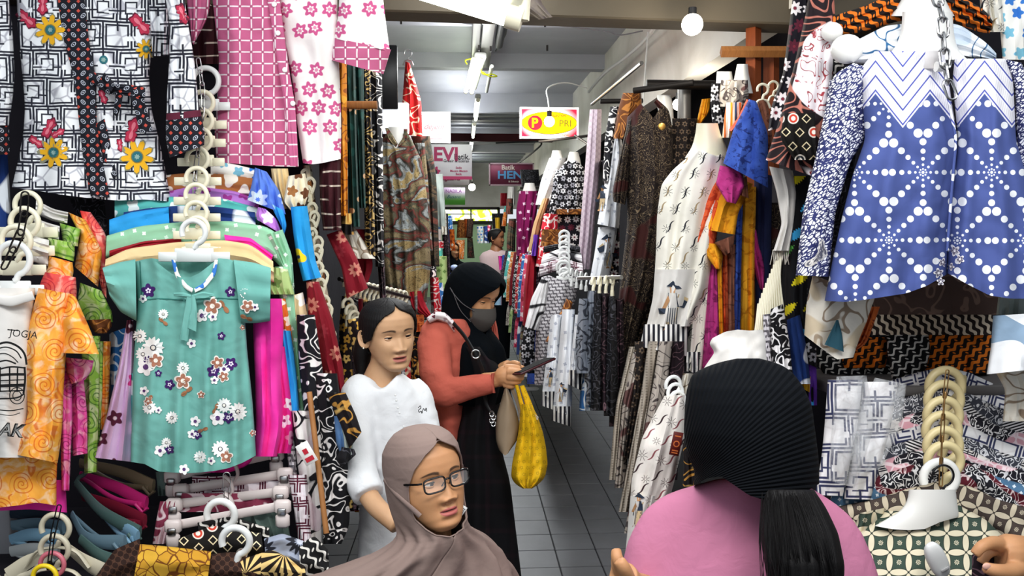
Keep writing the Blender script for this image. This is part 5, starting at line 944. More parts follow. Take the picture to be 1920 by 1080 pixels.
part(loft([(722, 240), (728, 262), (742, 276)], [(728, 240), (738, 256), (746, 270)], d=4.16, th=.02, nu=6, nv=10), 'collar', m_('camo'), r); part(loft([(757, 242), (756, 258), (746, 272)], [(764, 242), (764, 262), (748, 276)], d=4.16, th=.02, nu=6, nv=10), 'collar', m_('camo'), r)
neckform('white mannequin neck inside the brown patchwork dress', [(238, 726, 758), (256, 730, 755), (285, 722, 764)], 4.3)
hanger('steel wire hanger above the brown patchwork dress neck', 741, 226, 7, 4.3, M_steel, 4, plate=(16, 6), band=.12)
G_('batik_dress', 'dark olive batik dress just behind the brown patchwork dress', 'dress', 'camodark', [(255, 770, 806), (330, 796, 818), (430, 804, 822), (500, 806, 824)], d=4.8, th=.2, nu=18, nv=28, fold=2, amp=.02)
G_('tunic', 'plain grey green tunic beside the dark olive dress', 'tunic', 'greygreen', [(326, 806, 830), (380, 812, 834), (424, 814, 836)], d=5.6, th=.2, nu=14, nv=18, fold=2, amp=.02)
# rail of cream hooks above the long haired shopper
words = ['first', 'second', 'third', 'fourth', 'fifth', 'sixth', 'seventh', 'eighth', 'ninth', 'tenth', 'eleventh', 'twelfth', 'thirteenth', 'fourteenth']
rk = ['goldflower', 'darkpurple', 'bwflower', 'winered', 'blackgold', 'bwscroll', 'denim', 'whiteswirl', 'goldscroll', 'redwhite', 'bluepat', 'wbblotch', 'greyparang', 'redbatik']
for i in range(14):
    f = i / 13; x = 650 + 108 * f; y = 533 + 24 * f; d = 3.25 + .6 * f
    hanger('cream hanger, %s along the rail behind the long haired shopper' % words[i], x, y, 10, d, M_cream, 4, arms=(8, 14), band=.3, group='cream hangers on the rail', yaw=1.15)
    if i < 9:
        hanger('cream hanger, %s in the lower row behind the long haired shopper' % words[i], 652 + i * 6, 572 + i * 12, 12, 3.0 - .02 * i, M_cream, 5, arms=(10, 20), band=.28, group='cream hangers in the lower row', yaw=.9)
    k = rk[i]; G_('batik_dress', '%s garment, %s along the rail behind the long haired shopper' % (W_(k), words[i]), 'dress', k, [(y + 22, x - 9, x + 6), (y + 70, x - 14, x + 10), (y + 190, x - 16, x + 14), (y + 420, x - 18, x + 16)], d=d + .02, th=.3, nu=10, nv=24, fold=2, amp=.02)
G_('batik_dress', 'deep crimson cloth draped past the end of the hanger rail', 'cloth', 'crimson', [(762, 548), (770, 580), (800, 596)], [(790, 545), (800, 575), (815, 600)], d=4.2, th=.1, nu=12, nv=14)
G_('batik_dress', 'rust brown satin garment folded below the crimson cloth', 'cloth', 'rust', [(742, 556, 782), (590, 762, 795), (622, 765, 796)][1:], d=4.0, th=.1, nu=14, nv=12, crum=.02)
G_('batik_dress', 'red and gold batik garment below the rust satin', 'cloth', 'blackgold', [(618, 764, 796), (648, 768, 796), (760, 772, 800)], d=4.05, th=.1, nu=12, nv=16)
# ======================= RIGHT STALL =======================
# --- blue dotted blouse on a chained mannequin neck
DB = 1.98
r = empty('batik_blouse', 'blue batik blouse with white dot rays and a white chevron yoke', 'blouse', None, P(1740, 110, DB))
bl = loft([(96, 1640, 1770), (130, 1612, 1776), (200, 1618, 1786), (262, 1622, 1797), (330, 1598, 1790), (400, 1580, 1782), (480, 1562, 1778), (560, 1546, 1776)], d=[DB, DB, DB + .02], th=.2, nu=40, nv=64, fold=2.5, amp=.013, crum=.009, uvo=(1795, 130), hem=[4, 6, 2, -4, -10, -24, -46]); part(bl, 'left_front', mat('blouse_print', blousefn, bump=.3, bs=9, bd=.012), r)
br_ = loft([(110, 1790, 1885), (150, 1786, 1900), (262, 1796, 1905), (330, 1790, 1925), (400, 1782, 1950), (480, 1778, 1965), (556, 1776, 1975)], d=[DB, DB, DB + .01], th=.19, nu=36, nv=60, fold=2.5, amp=.012, crum=.009, uvo=(1795, 130), hem=[-44, -22, -2, 4, 4, 2]); part(br_, 'right_front', MATS['blouse_print'], r)
sl = loft([(1600, 118), (1562, 140), (1546, 210), (1528, 300), (1505, 400), (1492, 516)], [(1640, 130), (1632, 200), (1622, 262), (1596, 300), (1566, 400), (1554, 519)], d=DB + .03, th=.14, nu=26, nv=44, fold=2, amp=.011, crum=.009); part(sl, 'sleeve', m_('grain'), r)
part(loft([(1880, 110), (1902, 160), (1905, 240), (1910, 330)], [(1915, 118), (1940, 170), (1960, 240), (1980, 330)], d=DB + .02, th=.12, nu=16, nv=24, fold=1, amp=.008), 'sleeve', m_('grain'), r)
for s in ([(1778, 180), (1794, 262), (1786, 350), (1777, 470)],): part(loft([(q[0] - 4, q[1]) for q in s], [(q[0] + 2, q[1]) for q in s], d=DB - .092, th=.01, nu=6, nv=30, amp=.001, crum=.003, uvo=(1795, 130)), 'placket', MATS['blouse_print'], r)
for x, y, s in ((1768, 492, 9), (1760, 512, 10), (1782, 500, 8), (1790, 470, 11), (1800, 486, 9), (1764, 528, 8)):
    for c_, lim in ((bl, x < 1778), (br_, x >= 1778)):
        if lim: motif(c_, r, [(pet(5, .6), 'e8e4e6', 1), (pet(5, .6), '6a6478', .7), (one, 'e8e4e6', .25)], x, y, s, x)
for k in range(5): motif(sl, r, [(lambda t: .15 + .85 * abs(math.cos(t)) ** 5, 'c8c4c0', 1), (lambda t: .05 + .85 * abs(math.cos(t)) ** 12, '5a5a68', .9)], 1528 + 4 * k, 488 - 6 * k, 22 - k, -.5 - .35 * k, 'printed_leaf')
neckform('glossy white mannequin neck inside the blue dotted blouse', [(22, 1692, 1786), (60, 1690, 1788), (95, 1676, 1796), (112, 1650, 1815)], DB + .03, th=.11)
neckform('white mannequin neck above the orange parang collar', [(-50, 1695, 1770), (0, 1690, 1772), (30, 1670, 1790)], DB + .14)
for lab, x, y, s, d_ in (('round white mannequin shoulder cap left of the blue blouse', 1588, 92, 30, DB + .05), ('smaller white mannequin shoulder cap above the left one', 1560, 60, 20, DB + .12)):
    V, Fc = ball(P(x, y, d_), s * d_ / F, 14, (1, .8, .9)); props(mk('mannequin_shoulder', V, Fc, M_shell, origin=P(x, y, d_)), lab, 'mannequin')
G_('batik_blouse', 'black collar blouse with orange wavy parang behind the white neck', 'blouse', 'orangeparang', [(1562, 30), (1620, 12), (1690, -20), (1760, -30), (1850, 20), (1862, 40)], [(1562, 66), (1610, 62), (1690, 38), (1780, 40), (1840, 62), (1856, 62)], d=DB + .2, th=.12, nu=22, nv=40, crum=.01)
G_('batik_blouse', 'white blouse with blue paisley shoulders behind the blue blouse', 'blouse', 'whiteblue', [(1605, 76), (1660, 48), (1740, 40), (1800, 46), (1850, 80), (1868, 100)], [(1600, 120), (1660, 120), (1740, 120), (1800, 120), (1850, 120), (1868, 118)], d=DB + .13, th=.14, nu=22, nv=40, crum=.01)
G_('batik_blouse', 'black and white edge of a blouse under the orange parang sleeve', 'blouse', 'blackparang', [(1548, 60), (1560, 110), (1566, 180)], [(1566, 70), (1578, 110), (1585, 130)], d=DB + .2, th=.06, nu=10, nv=14)
ch = chain('heavy steel chain hanging in front of the white mannequin neck', [(1752, -20), (1766, 30), (1770, 90), (1776, 150), (1786, 182)], DB - .12, 26, .012, .0032)
c = empty('padlock_wing', 'clear plastic tag and white knob beside the chain end', 'tag', None, P(1740, 112, DB - .09)); MB().box((0, 0, 0), (.06, .003, .042), bev=.001).build('tag_card', plain('clear_tag', 'c8c4c4', .3), c); MB().tube([(.014, -.01, -.018), (.03, -.01, -.018)], .012, 12).build('knob', M_shell, c)
c.name = 'plastic_tag'
G_('tunic', 'white tunic with small orange and brown flowers in the top right corner', 'tunic', 'whiteflo', [(-50, 1868, 1960), (40, 1874, 1960), (112, 1880, 1960)], d=DB + .25, th=.1, nu=16, nv=20, fold=2)
G_('tunic', 'white tunic with black star crosses by the top right corner', 'tunic', 'strokes', [(-50, 1835, 1875), (20, 1838, 1880), (60, 1850, 1884)], d=DB + .22, th=.1, nu=14, nv=16)
# --- peacock batik blouses
G_('batik_blouse', 'white and maroon peacock batik sleeve hanging left of the blue blouse', 'blouse', 'peacock', [(1522, -60), (1512, 20), (1492, 110), (1470, 200), (1436, 300)], [(1560, -60), (1568, 60), (1560, 160), (1552, 240), (1540, 336)], d=2.2, th=.16, nu=26, nv=44, fold=2, amp=.014, crum=.01)
G_('batik_blouse', 'black blouse with white feather strokes behind the peacock sleeve', 'blouse', 'blackflower', [(1492, -50), (1478, 60), (1468, 140), (1446, 200), (1440, 245)], [(1530, -50), (1520, 60), (1500, 140), (1480, 200), (1468, 240)], d=2.28, th=.12, nu=20, nv=36, fold=2, amp=.01)
G_('batik_blouse', 'brown, black and white diamond batik piece at the foot of the peacock sleeve', 'blouse', 'circles', [(212, 1470, 1528), (260, 1462, 1530), (300, 1490, 1530)], d=2.09, th=.03, nu=14, nv=14)
G_('batik_blouse', 'navy rice grain sleeve seen behind the blue blouse sleeve', 'blouse', 'grain', [(1556, 150), (1540, 250), (1520, 330)], [(1570, 150), (1560, 250), (1545, 330)], d=2.12, th=.1, nu=12, nv=20)
G_('batik_blouse', 'black lace garment in the shadow under the blue blouse sleeve', 'blouse', 'blackgrey', [(290, 1560, 1605), (380, 1554, 1590), (470, 1552, 1570)], d=2.12, th=.08, nu=12, nv=18)
G_('scarf', 'cream cotton scarf with fringed end hanging below the peacock sleeve', 'scarf', 'cream', [(1442, 312), (1456, 360), (1466, 420), (1450, 470)], [(1486, 320), (1494, 360), (1488, 420), (1480, 470)], d=2.3, th=.06, nu=18, nv=26, fold=2, amp=.01)
o = MB()
for i in range(16): o.tube(smoothpath([P(1450 + 2 * i, 468, 2.3), P(1447 + 2 * i + (i * 7 % 5), 482, 2.29), P(1444 + 2 * i + (i * 5 % 7), 496, 2.3)], 6), .0012, 4)
props(o.build('scarf_fringe', plain('fringe', 'd8d2c6', .9), origin=P(1465, 470, 2.3)), 'thin fringe threads at the end of the cream scarf', 'fringe', kind='stuff')
G_('batik_dress', 'black dress with yellow, blue and green feather prints', 'dress', 'featherb', [(330, 1478, 1520), (430, 1474, 1520), (560, 1472, 1512), (700, 1470, 1525), (760, 1480, 1530)], d=2.36, th=.14, nu=20, nv=36, fold=2, amp=.012)
# bundle of cream hanger stems
for i in range(13):
    f = i / 12; x0, x1 = 1458 - 44 * f, 1474 - 56 * f; y0, y1 = 470 + 100 * abs(f) ** 1.2, 560 + 70 * f
    o = MB().tube(smoothpath([P(x0 + 8, y0, 2.3), P(x0 + 4, (y0 + y1) / 2 + 8, 2.28), P(x1 - 6, y1 + 22, 2.26)], 8), .005, 6, flat=.7).build('clothes_hanger', M_cream, origin=P(x0, y0, 2.3))
    props(o, 'cream hanger arm, %s from the right in the bundle above the black hijab' % (words + ['last'])[min(i, 12)], 'hanger', 'bundle of cream hangers')
for lab, k, L_, R_, d_ in (('black and white striped batik with a red strip behind the black hijab', 'bwred', [(1444, 580), (1446, 640), (1450, 700)], [(1468, 570), (1480, 640), (1486, 700)], 2.2), ('grey striped garment beside the red strip batik', 'greyparang', [(1430, 590), (1432, 640), (1436, 690)], [(1446, 588), (1450, 640), (1452, 690)], 2.23), ('dark blue swirl garment right of the striped batik', 'scroll_d', [(1475, 600), (1480, 660), (1490, 720)], [(1500, 590), (1512, 650), (1520, 720)], 2.26),
    ('dark purple cloth above the plastic wrapped shirts', 'purple', [(1500, 680), (1505, 720), (1510, 760)], [(1530, 670), (1532, 720), (1532, 760)], 2.34), ('black and white lace strip beside the cream floral sleeve', 'bwfloral', [(1508, 630), (1510, 680)], [(1530, 640), (1532, 690)], 2.3), ('yellow cloth corner by the black hijab', 'yellow', [(1506, 708), (1508, 730)], [(1520, 706), (1518, 736)], 2.3)):
    if k == 'scroll_d': k = 'navylite'
    G_('batik_cloth', lab, 'cloth', k, L_, R_, d=d_, th=.08, nu=14, nv=22, fold=2, amp=.008)
# --- under the blouse: cream floral sleeve, parang layers in shade
r = empty('batik_blouse', 'cream floral blouse sleeve with a teal triangle border under the blue blouse', 'blouse', None, P(1575, 520, 2.1))
cf = loft([(1524, 515), (1512, 570), (1508, 628)], [(1640, 560), (1625, 600), (1600, 640)], d=2.1, th=.12, nu=26, nv=26, fold=1.5, amp=.01, crum=.008, hem=[0, 20, 38, 30]); part(cf, 'sleeve', m_('creamflo'), r)
part(loft([(1568, 600), (1556, 625), (1546, 646)], [(1572, 600), (1580, 630), (1582, 660)], d=2.03, th=.01, nu=10, nv=10, amp=.002), 'teal_border', plain('teal_border', '244a58', .85), r)
G_('batik_blouse', 'brown gold sleeve lining hanging behind the cream floral sleeve', 'blouse', 'rust', [(1625, 575), (1600, 640), (1566, 668)], [(1650, 575), (1625, 645), (1580, 672)], d=2.2, th=.06, nu=12, nv=16)
for lab, k, rows, d_ in (('dark brown fern print blouse directly under the blue blouse hem', 'brownshirt', [(500, 1640, 1900), (560, 1636, 1880), (590, 1640, 1870)], 2.3), ('brown and cream slanted parang band under the brown blouse', 'creamparang', [(582, 1625, 1862), (606, 1625, 1862), (628, 1630, 1858)], 2.4),
    ('black shirt with white wavy parang hanging in the middle of the shade', 'blackparang', [(622, 1660, 1740), (660, 1664, 1745), (712, 1672, 1730)], 2.44), ('black shirt with orange wavy parang right of the white one', 'orangeparang', [(622, 1738, 1860), (660, 1735, 1862), (700, 1735, 1856)], 2.47), ('orange parang shirt half hidden behind the white parang shirt', 'orangeparang', [(632, 1580, 1662), (670, 1575, 1664), (690, 1580, 1660)], 2.5),
    ('black and white wavy parang shirt above the plastic bags', 'blackparang', [(650, 1528, 1625), (680, 1530, 1625), (702, 1545, 1625)], 2.52), ('row of black and white patterned folds behind the parang shirts', 'blackparang', [(684, 1600, 1850), (702, 1600, 1840)], 2.54)): G_('batik_shirt', lab, 'shirt', k, rows, d=d_, th=.1, nu=26, nv=18, fold=3, amp=.01)
G_('batik_shirt', 'black shirt lying in the deep shade behind the parang shirts', 'shirt', 'blackgrey', [(540, 1500, 1930), (620, 1500, 1930), (720, 1500, 1930)], d=2.62, th=.1, nu=26, nv=18, fold=4, amp=.012)
G_('tunic', 'white, slate and taupe swirl tunic at the right edge', 'tunic', 'swirlblue', [(1862, 592), (1858, 650), (1850, 702)], [(1960, 586), (1960, 640), (1960, 690)], d=2.0, th=.14, nu=22, nv=22, fold=1.5, amp=.012)
G_('tunic', 'olive grey satin edge above the swirl tunic', 'tunic', 'greygreen', [(555, 1872, 1950), (590, 1868, 1950)], d=2.1, th=.08, nu=14, nv=10)
G_('batik_shirt', 'beige brown floral cuff under the swirl tunic', 'shirt', 'creamflo', [(690, 1862, 1960), (730, 1885, 1960), (790, 1880, 1960)], d=2.12, th=.1, nu=16, nv=16)
o = props(MB().box(P(1705, 715, 2.45), (.6, .3, .03), bev=.004).build('grey_shelf', plain('shelf_grey', '6a6664', .7), origin=P(1705, 715, 2.45)), 'grey shelf edge between the parang shirts and the folded pile', 'shelf')
# --- folded shirts fanning from a column of ivory hangers
pile = [('frame', 705, 760, 2.34, 'white shirt with navy frames, rearmost of the fanned pile'), ('patch2', 745, 800, 2.28, 'white meander and grey chain shirt in the fanned pile'), ('patch', 780, 832, 2.22, 'black, white and dusty pink shirt, upper one in the fanned pile'), ('frame', 805, 846, 2.19, 'second white frame print shirt between the pink ones'),
 ('patch2', 828, 868, 2.15, 'charcoal and white shirt in the middle of the fanned pile'), ('patch', 850, 892, 2.11, 'lower dusty pink patchwork shirt of the fanned pile'), ('patch3', 876, 922, 2.07, 'slate blue and maroon shirt near the front of the pile'), ('kawungbrown', 918, 985, 2.03, 'brown shirt with cream ovals behind the green one')]
for i, (k, ya, yb, d_, lab) in enumerate(pile):
    r = empty('folded_shirt', lab, 'shirt', 'shirts fanned from the ivory hanger column', P(1770, ya, d_))
    for nm, T_, B_ in (('left_shoulder', [(1572 - 2 * i, ya + 34), (1640, ya + 18), (1710, ya - 4), (1768, ya - 18)], [(1566 - 2 * i, yb + 60), (1640, yb + 34), (1710, yb + 26), (1772, yb + 16)]), ('right_shoulder', [(1766, ya - 18), (1820, ya - 6), (1870, ya + 18), (1960, ya + 44)], [(1768, yb + 16), (1820, yb + 26), (1870, yb + 44), (1960, yb + 78)])):
        part(loft(T_, B_, d=d_, th=.07, nu=18, nv=44, fold=1.4, amp=.007, crum=.012, wv=1), nm, m_(k), r)
r = empty('batik_shirt', 'dark green shirt with cream ovals on an ivory hanger at the front of the pile', 'shirt', None, P(1730, 960, 1.9))
kf = loft([(948, 1660, 1800), (975, 1628, 1850), (1010, 1600, 1885), (1100, 1590, 1930)], d=[1.95, 1.9, 1.82], th=.16, nu=44, nv=34, fold=2, amp=.01, crum=.008, top=[10, 10, 16, 26, 22, 6, -4, 0], uvo=(1740, 1000)); part(kf, 'bodice', m_('kawung'), r)
part(loft([(1612, 962), (1598, 1000), (1592, 1080)], [(1660, 952), (1650, 1000), (1645, 1090)], d=1.94, th=.12, nu=18, nv=18), 'sleeve', m_('kawung'), r)
neckform('broad ivory plastic hanger holding the dark green oval shirt', [(918, 1704, 1792), (938, 1702, 1794), (958, 1690, 1797), (976, 1660, 1798), (990, 1640, 1796)], 1.86, M_shell, th=.07, cat='hanger', hem=[-4, 2, 4, 2, -12, -20])
for i, (x, y) in enumerate(((1772, 712), (1770, 738), (1768, 768), (1766, 796), (1768, 824), (1770, 852), (1762, 884))):
    hanger('ivory plastic hanger, %s from the top of the column in the folded pile' % words[i], x, y + 12, 31, 2.2 - .05 * i, M_ivory if i < 6 else M_shell, 30 if i == 6 else 10, band=.26, group='ivory hangers in the folded pile')
o = MB().box((0, 0, 0), (.03, .012, .3), bev=.003).build('strap', M_ivory); o.location = P(1798, 800, 2.3); props(o, 'ivory strip running down behind the ivory hanger column', 'strip')
chain('thin bronze chain linking the ivory hanger column', [(1776, 700), (1770, 760), (1766, 830), (1764, 905)], 1.84, 36, .004, .0014, plain('bronze', '8a6a40', .4, metal=.8))
hanger('black wire hook between the lowest ivory hanger and the neck plate', 1768, 892, 20, 1.84, M_black, 6, band=.1)
for i, (lab, rows, k, d_) in enumerate((('white shirt with navy frames inside clear plastic, standing left in the pile', [(1552, 712), (1546, 800), (1540, 860), (1528, 928)], 'frame', 2.02), ('second white shirt with navy frames wrapped in plastic', [(1618, 716), (1608, 800), (1598, 860), (1580, 935)], 'frame', 2.04))):
    G_('folded_shirt', lab, 'shirt', k, rows, [(rows[0][0] + 66, rows[0][1]), (rows[1][0] + 62, rows[1][1]), (rows[2][0] + 56, rows[2][1]), (rows[3][0] + 52, rows[3][1] + 2)], d=d_, th=.1, nu=18, nv=28, fold=1.5, amp=.008, crum=.012)
gp = Gm('clear_plastic'); gp.fin('f4f6f8', rough=.12, hgt=gp.noise(26, 4, 1.5), bd=.02, spec=.8); gp.bsdf.inputs['Alpha'].default_value = .2; gp.bsdf.inputs['Roughness'].default_value = .12
for lab, L_, R_, d_ in (('crinkled clear plastic bag over the frame print shirts', [(1568, 706), (1560, 800), (1552, 900)], [(1625, 704), (1640, 800), (1602, 915)], 1.96), ('second shiny clear plastic bag right of the first', [(1640, 708), (1600, 800), (1596, 890)], [(1700, 720), (1690, 800), (1650, 880)], 1.98)):
    c = loft(L_, R_, d=d_, th=.05, nu=18, nv=24, fold=2, amp=.008, crum=.02); props(mk('plastic_bag', c.V, c.F, gp.mat, None, c.uv, True, None, c.org), lab, 'plastic bag')
t = empty('tag_detacher', 'small white oblong plastic device lying on the green oval shirt', 'device', None, P(1757, 1050, 1.72), (.1, -.5, 0))
V, Fc = ball((0, 0, 0), 1, 16); V = np.sign(V) * np.abs(V) ** .8 * np.array([.021, .013, .045]); mk('case', V, Fc, M_white, t); MB().box((.002, -.0145, -.018), (.018, .002, .008), bev=.0006).build('grey_window', plain('window_grey', 'b0b0b0', .4), t); t.name = 'plastic_device'
G_('lace_cloth', 'dark brown lace cloth held by the hand at the bottom right', 'cloth', 'darkpurple', [(1822, 1040), (1822, 1070), (1820, 1110)], [(1858, 1030), (1870, 1060), (1880, 1110)], d=1.62, th=.06, nu=16, nv=16, fold=2, amp=.006)
# --- dyed shirts in bright colours
tdp = [('tdorange', [(1352, 312), (1320, 380), (1288, 462)], [(1372, 330), (1352, 400), (1338, 466)], 2.56, 'burnt orange dyed sleeve pointing at the ivory tunic'), ('tdyellow', [(1372, 330), (1338, 380), (1322, 430)], [(1412, 345), (1384, 400), (1378, 440)], 2.54, 'golden yellow dyed sleeve above the brown one'),
 ('tdmagenta', [(1350, 310), (1342, 345), (1362, 378)], [(1392, 318), (1396, 350), (1380, 382)], 2.46, 'crumpled magenta dyed sleeve under the blue cloth'), ('tdbrown', [(1382, 340), (1386, 365)], [(1400, 330), (1404, 372)], 2.5, 'brown dyed fold beside the magenta sleeve'),
 ('tdblue', [(1404, 186), (1376, 240), (1356, 306)], [(1418, 190), (1440, 250), (1440, 352)], 2.42, 'deep blue dyed shirt hanging high beside the wooden post'), ('coralp', [(1400, 186), (1384, 220), (1366, 244)], [(1410, 192), (1400, 230), (1382, 250)], 2.5, 'coral dyed sleeve tip left of the blue shirt'),
 ('tdbrown', [(1340, 455), (1348, 465), (1360, 480)], [(1378, 440), (1376, 455), (1372, 470)], 2.52, 'brown dyed cuff under the yellow sleeve'), ('tdyellow', [(1318, 455), (1324, 480), (1342, 504)], [(1350, 458), (1356, 480), (1352, 505)], 2.55, 'yellow dyed sleeve end below the orange sleeve'),
 ('tdmagenta', [(1308, 466), (1314, 478)], [(1325, 466), (1320, 480)], 2.6, 'magenta sleeve tip under the orange sleeve'), ('tdmagenta', [(1330, 495), (1322, 600), (1316, 700)], [(1345, 495), (1348, 600), (1352, 700)], 2.6, 'long magenta dyed shirt body nearest the ivory tunic'),
 ('tdyellow', [(1342, 500), (1346, 600), (1348, 690)], [(1354, 500), (1356, 600), (1358, 690)], 2.62, 'thin golden yellow shirt body beside the magenta one'), ('tdorange', [(1354, 470), (1356, 600), (1356, 690)], [(1364, 470), (1366, 600), (1366, 690)], 2.64, 'thin orange shirt body beside the yellow one'),
 ('tdbrown', [(1362, 460), (1362, 600), (1362, 690)], [(1380, 458), (1380, 600), (1380, 690)], 2.66, 'long brown dyed shirt body in the row'), ('tdblue', [(1378, 350), (1376, 500), (1376, 640)], [(1394, 350), (1390, 500), (1388, 640)], 2.65, 'long blue dyed shirt body in the row'),
 ('tdyellow', [(1388, 350), (1388, 440), (1386, 620)], [(1418, 350), (1416, 440), (1414, 620)], 2.68, 'broad amber dyed shirt body near the wooden post'), ('navyblue', [(1414, 320), (1414, 480), (1418, 620)], [(1448, 330), (1446, 480), (1444, 600)], 2.72, 'dark navy garment body right of the amber one'), ('tdmagenta', [(1402, 440), (1412, 500), (1424, 540)], [(1418, 430), (1434, 500), (1432, 545)], 2.7, 'dark magenta cloth in shadow before the navy garment'),
 ('tdbrown', [(1420, 190), (1430, 240), (1440, 300)], [(1436, 186), (1446, 230), (1450, 290)], 2.5, 'brown dyed cloth right of the blue shirt'), ('darkbrown', [(380, 1440, 1470), (480, 1438, 1470), (600, 1436, 1460)], None, 2.75, 'dark brown garment behind the cream scarf')]
for k, L_, R_, d_, lab in tdp: G_('dyed_shirt', lab, 'shirt', k, L_, R_, d=d_, th=.1, nu=18, nv=28, fold=1.8, amp=.012, crum=.012)
hanger('cream hook above the deep blue dyed shirt', 1430, 168, 10, 2.46, M_cream, 6, arms=(30, 16), band=.25); hanger('second cream hook right of the blue dyed shirt', 1450, 162, 9, 2.5, M_cream, 6, arms=(20, 14), band=.25)
G_('tunic', 'mustard brown sleeve hanging above the mannequin neck of the ivory tunic', 'tunic', 'tdyellow', [(1316, 186), (1308, 220), (1302, 262)], [(1332, 184), (1330, 210), (1310, 240)], d=3.3, th=.1, nu=14, nv=16)
neckform('tall white mannequin neck behind the floral grey blouse', [(120, 1382, 1402), (140, 1378, 1404), (175, 1370, 1412)], 2.9); neckform('pale mannequin neck half hidden at the ceiling of the right stall', [(134, 1344, 1372), (160, 1342, 1376)], 2.95)
G_('batik_blouse', 'grey and tan floral sleeveless blouse high beside the wooden post', 'blouse', 'khakiflo', [(150, 1352, 1402), (180, 1348, 1404), (200, 1350, 1400)], d=2.85, th=.12, nu=18, nv=16); G_('batik_blouse', 'small black floral sleeve left of the grey blouse', 'blouse', 'bwfloral', [(156, 1334, 1354), (190, 1332, 1354), (232, 1336, 1362)], d=2.88, th=.1, nu=12, nv=16)
G_('scarf', 'cream cloth with yellow, navy and orange stripes over the mannequin', 'scarf', 'striperain', [(192, 1362, 1392), (220, 1358, 1388), (258, 1354, 1384)], d=2.6, th=.08, nu=16, nv=16, fold=3)
# --- ivory tunic
DV = 2.62
r = empty('long_tunic', 'long ivory tunic with asterisks, a printed basket seller and striped hem', 'tunic', None, P(1300, 290, DV))
tu = loft([(284, 1290, 1356), (310, 1262, 1362), (340, 1240, 1362), (400, 1232, 1350), (470, 1230, 1340), (540, 1226, 1330), (608, 1218, 1300)], d=DV, th=.26, nu=44, nv=54, fold=2.5, amp=.02, crum=.009, top=[10, 0, -2, 4, 8, 4]); part(tu, 'body', m_('strokes'), r)
lo = loft([(505, 1228, 1308), (560, 1224, 1304), (612, 1212, 1294)], d=DV - .015, th=.27, nu=30, nv=20, fold=2, amp=.02, crum=.005, seed=77); part(lo, 'lower_panel', m_('cream'), r)
hs = loft([(608, 1208, 1292), (630, 1204, 1290), (650, 1200, 1288)], d=DV - .02, th=.275, nu=30, nv=10, fold=2, amp=.02, crum=.004, seed=77, sm=0, hem=[0, 6, 12, 18]); part(hs, 'striped_hem', m_('blackhemp'), r)
part(loft([(1320, 292), (1322, 400), (1300, 500), (1286, 600), (1280, 692)], [(1358, 300), (1350, 400), (1338, 500), (1330, 600), (1318, 700)], d=DV + .05, th=.2, nu=24, nv=40, fold=2, amp=.015), 'side_panel', m_('strokes'), r)
part(loft([(660, 1280, 1318), (694, 1278, 1316)], d=DV + .04, th=.21, nu=20, nv=8, hem=[0, 8]), 'striped_hem', m_('blackhemp'), r)
def figure(c, r, x, y, h, flip=1):
    navy, skin, tan = plain('fig_navy', '2a3444', .85), plain('fig_skin', 'b88a60', .85), plain('fig_tan', 'c8b088', .85); k = h / 85
    P2 = lambda pts: [(x + flip * a * k, y + b * k) for a, b in pts]
    def poly(pts, m, nm, o=.003): q = P2(pts); flatprint(c, r, q, [list(range(len(q)))], m, nm, o)
    poly([(-12, -34), (0, -44), (16, -30), (6, -29), (-4, -33)], navy, 'printed_hat', .0036); poly([(-6, -33), (5, -30), (3, -22), (-5, -22)], skin, 'printed_face'); poly([(-9, -22), (6, -22), (10, 4), (-9, 4)], navy, 'printed_torso')
    poly([(6, -16), (26, -6), (20, 6), (8, 2)], navy, 'printed_basket'); poly([(10, -20), (28, -12), (26, -7), (8, -14)], tan, 'printed_fruit'); poly([(-9, -18), (-20, 6), (-14, 8), (-6, -8)], skin, 'printed_arm'); poly([(-27, 6), (-13, 6), (-15, 16), (-25, 16)], navy, 'printed_pail')
    poly([(-9, 4), (10, 4), (0, 42), (-14, 42)], tan, 'printed_skirt', .0028)
    for t in range(5): a = -8 + t * 4; flatprint(c, r, *ribbonpx(P2([(a, 5), (a - 4 + t * .4, 40)]), 1.4 * k), navy, 'printed_stripe', .0036)
    poly([(-16, 42), (-8, 42), (-8, 47), (-18, 47)], skin, 'printed_foot'); poly([(-6, 42), (1, 42), (3, 47), (-7, 47)], skin, 'printed_foot')
figure(lo, r, 1262, 572, 88)
neckform('tall ivory mannequin neck standing out of the long ivory tunic', [(231, 1306, 1346), (250, 1304, 1350), (275, 1298, 1362), (296, 1284, 1366)], DV, M_cream, th=.12)
# --- dark brown dresses
r = empty('long_dress', 'long dark brown batik dress with tan leaf lines and bell sleeve, nearest the ivory tunic', 'dress', None, P(1220, 200, 3.1))
part(loft([(216, 1176, 1250), (260, 1172, 1262), (330, 1176, 1262), (420, 1176, 1246), (520, 1164, 1230), (620, 1154, 1196), (700, 1148, 1180)], d=3.1, th=.32, nu=40, nv=60, fold=3, amp=.03, top=[4, -8, -22, -10, 6, -14, -2]), 'dress_body', m_('darkbrown'), r)
part(loft([(1180, 218), (1162, 290), (1148, 360), (1150, 378)], [(1192, 222), (1184, 290), (1178, 360), (1172, 384)], d=3.06, th=.16, nu=18, nv=26), 'sleeve', m_('darkbrown'), r)
part(loft([(1226, 192), (1244, 215), (1252, 250)], [(1232, 186), (1254, 205), (1262, 246)], d=3.0, th=.03, nu=8, nv=14), 'collar', m_('darkbrown'), r)
V, Fc = ball(P(1241, 237, 2.92), .014, 10, (1, .3, 1)); wparent(mk('gold_brooch', V, Fc, plain('gold', 'c89c50', .3, metal=.8), origin=P(1241, 237, 2.92)), r)
neckform('white mannequin neck between the two dark brown dresses', [(178, 1232, 1258), (200, 1232, 1262), (235, 1240, 1264)], 3.15)
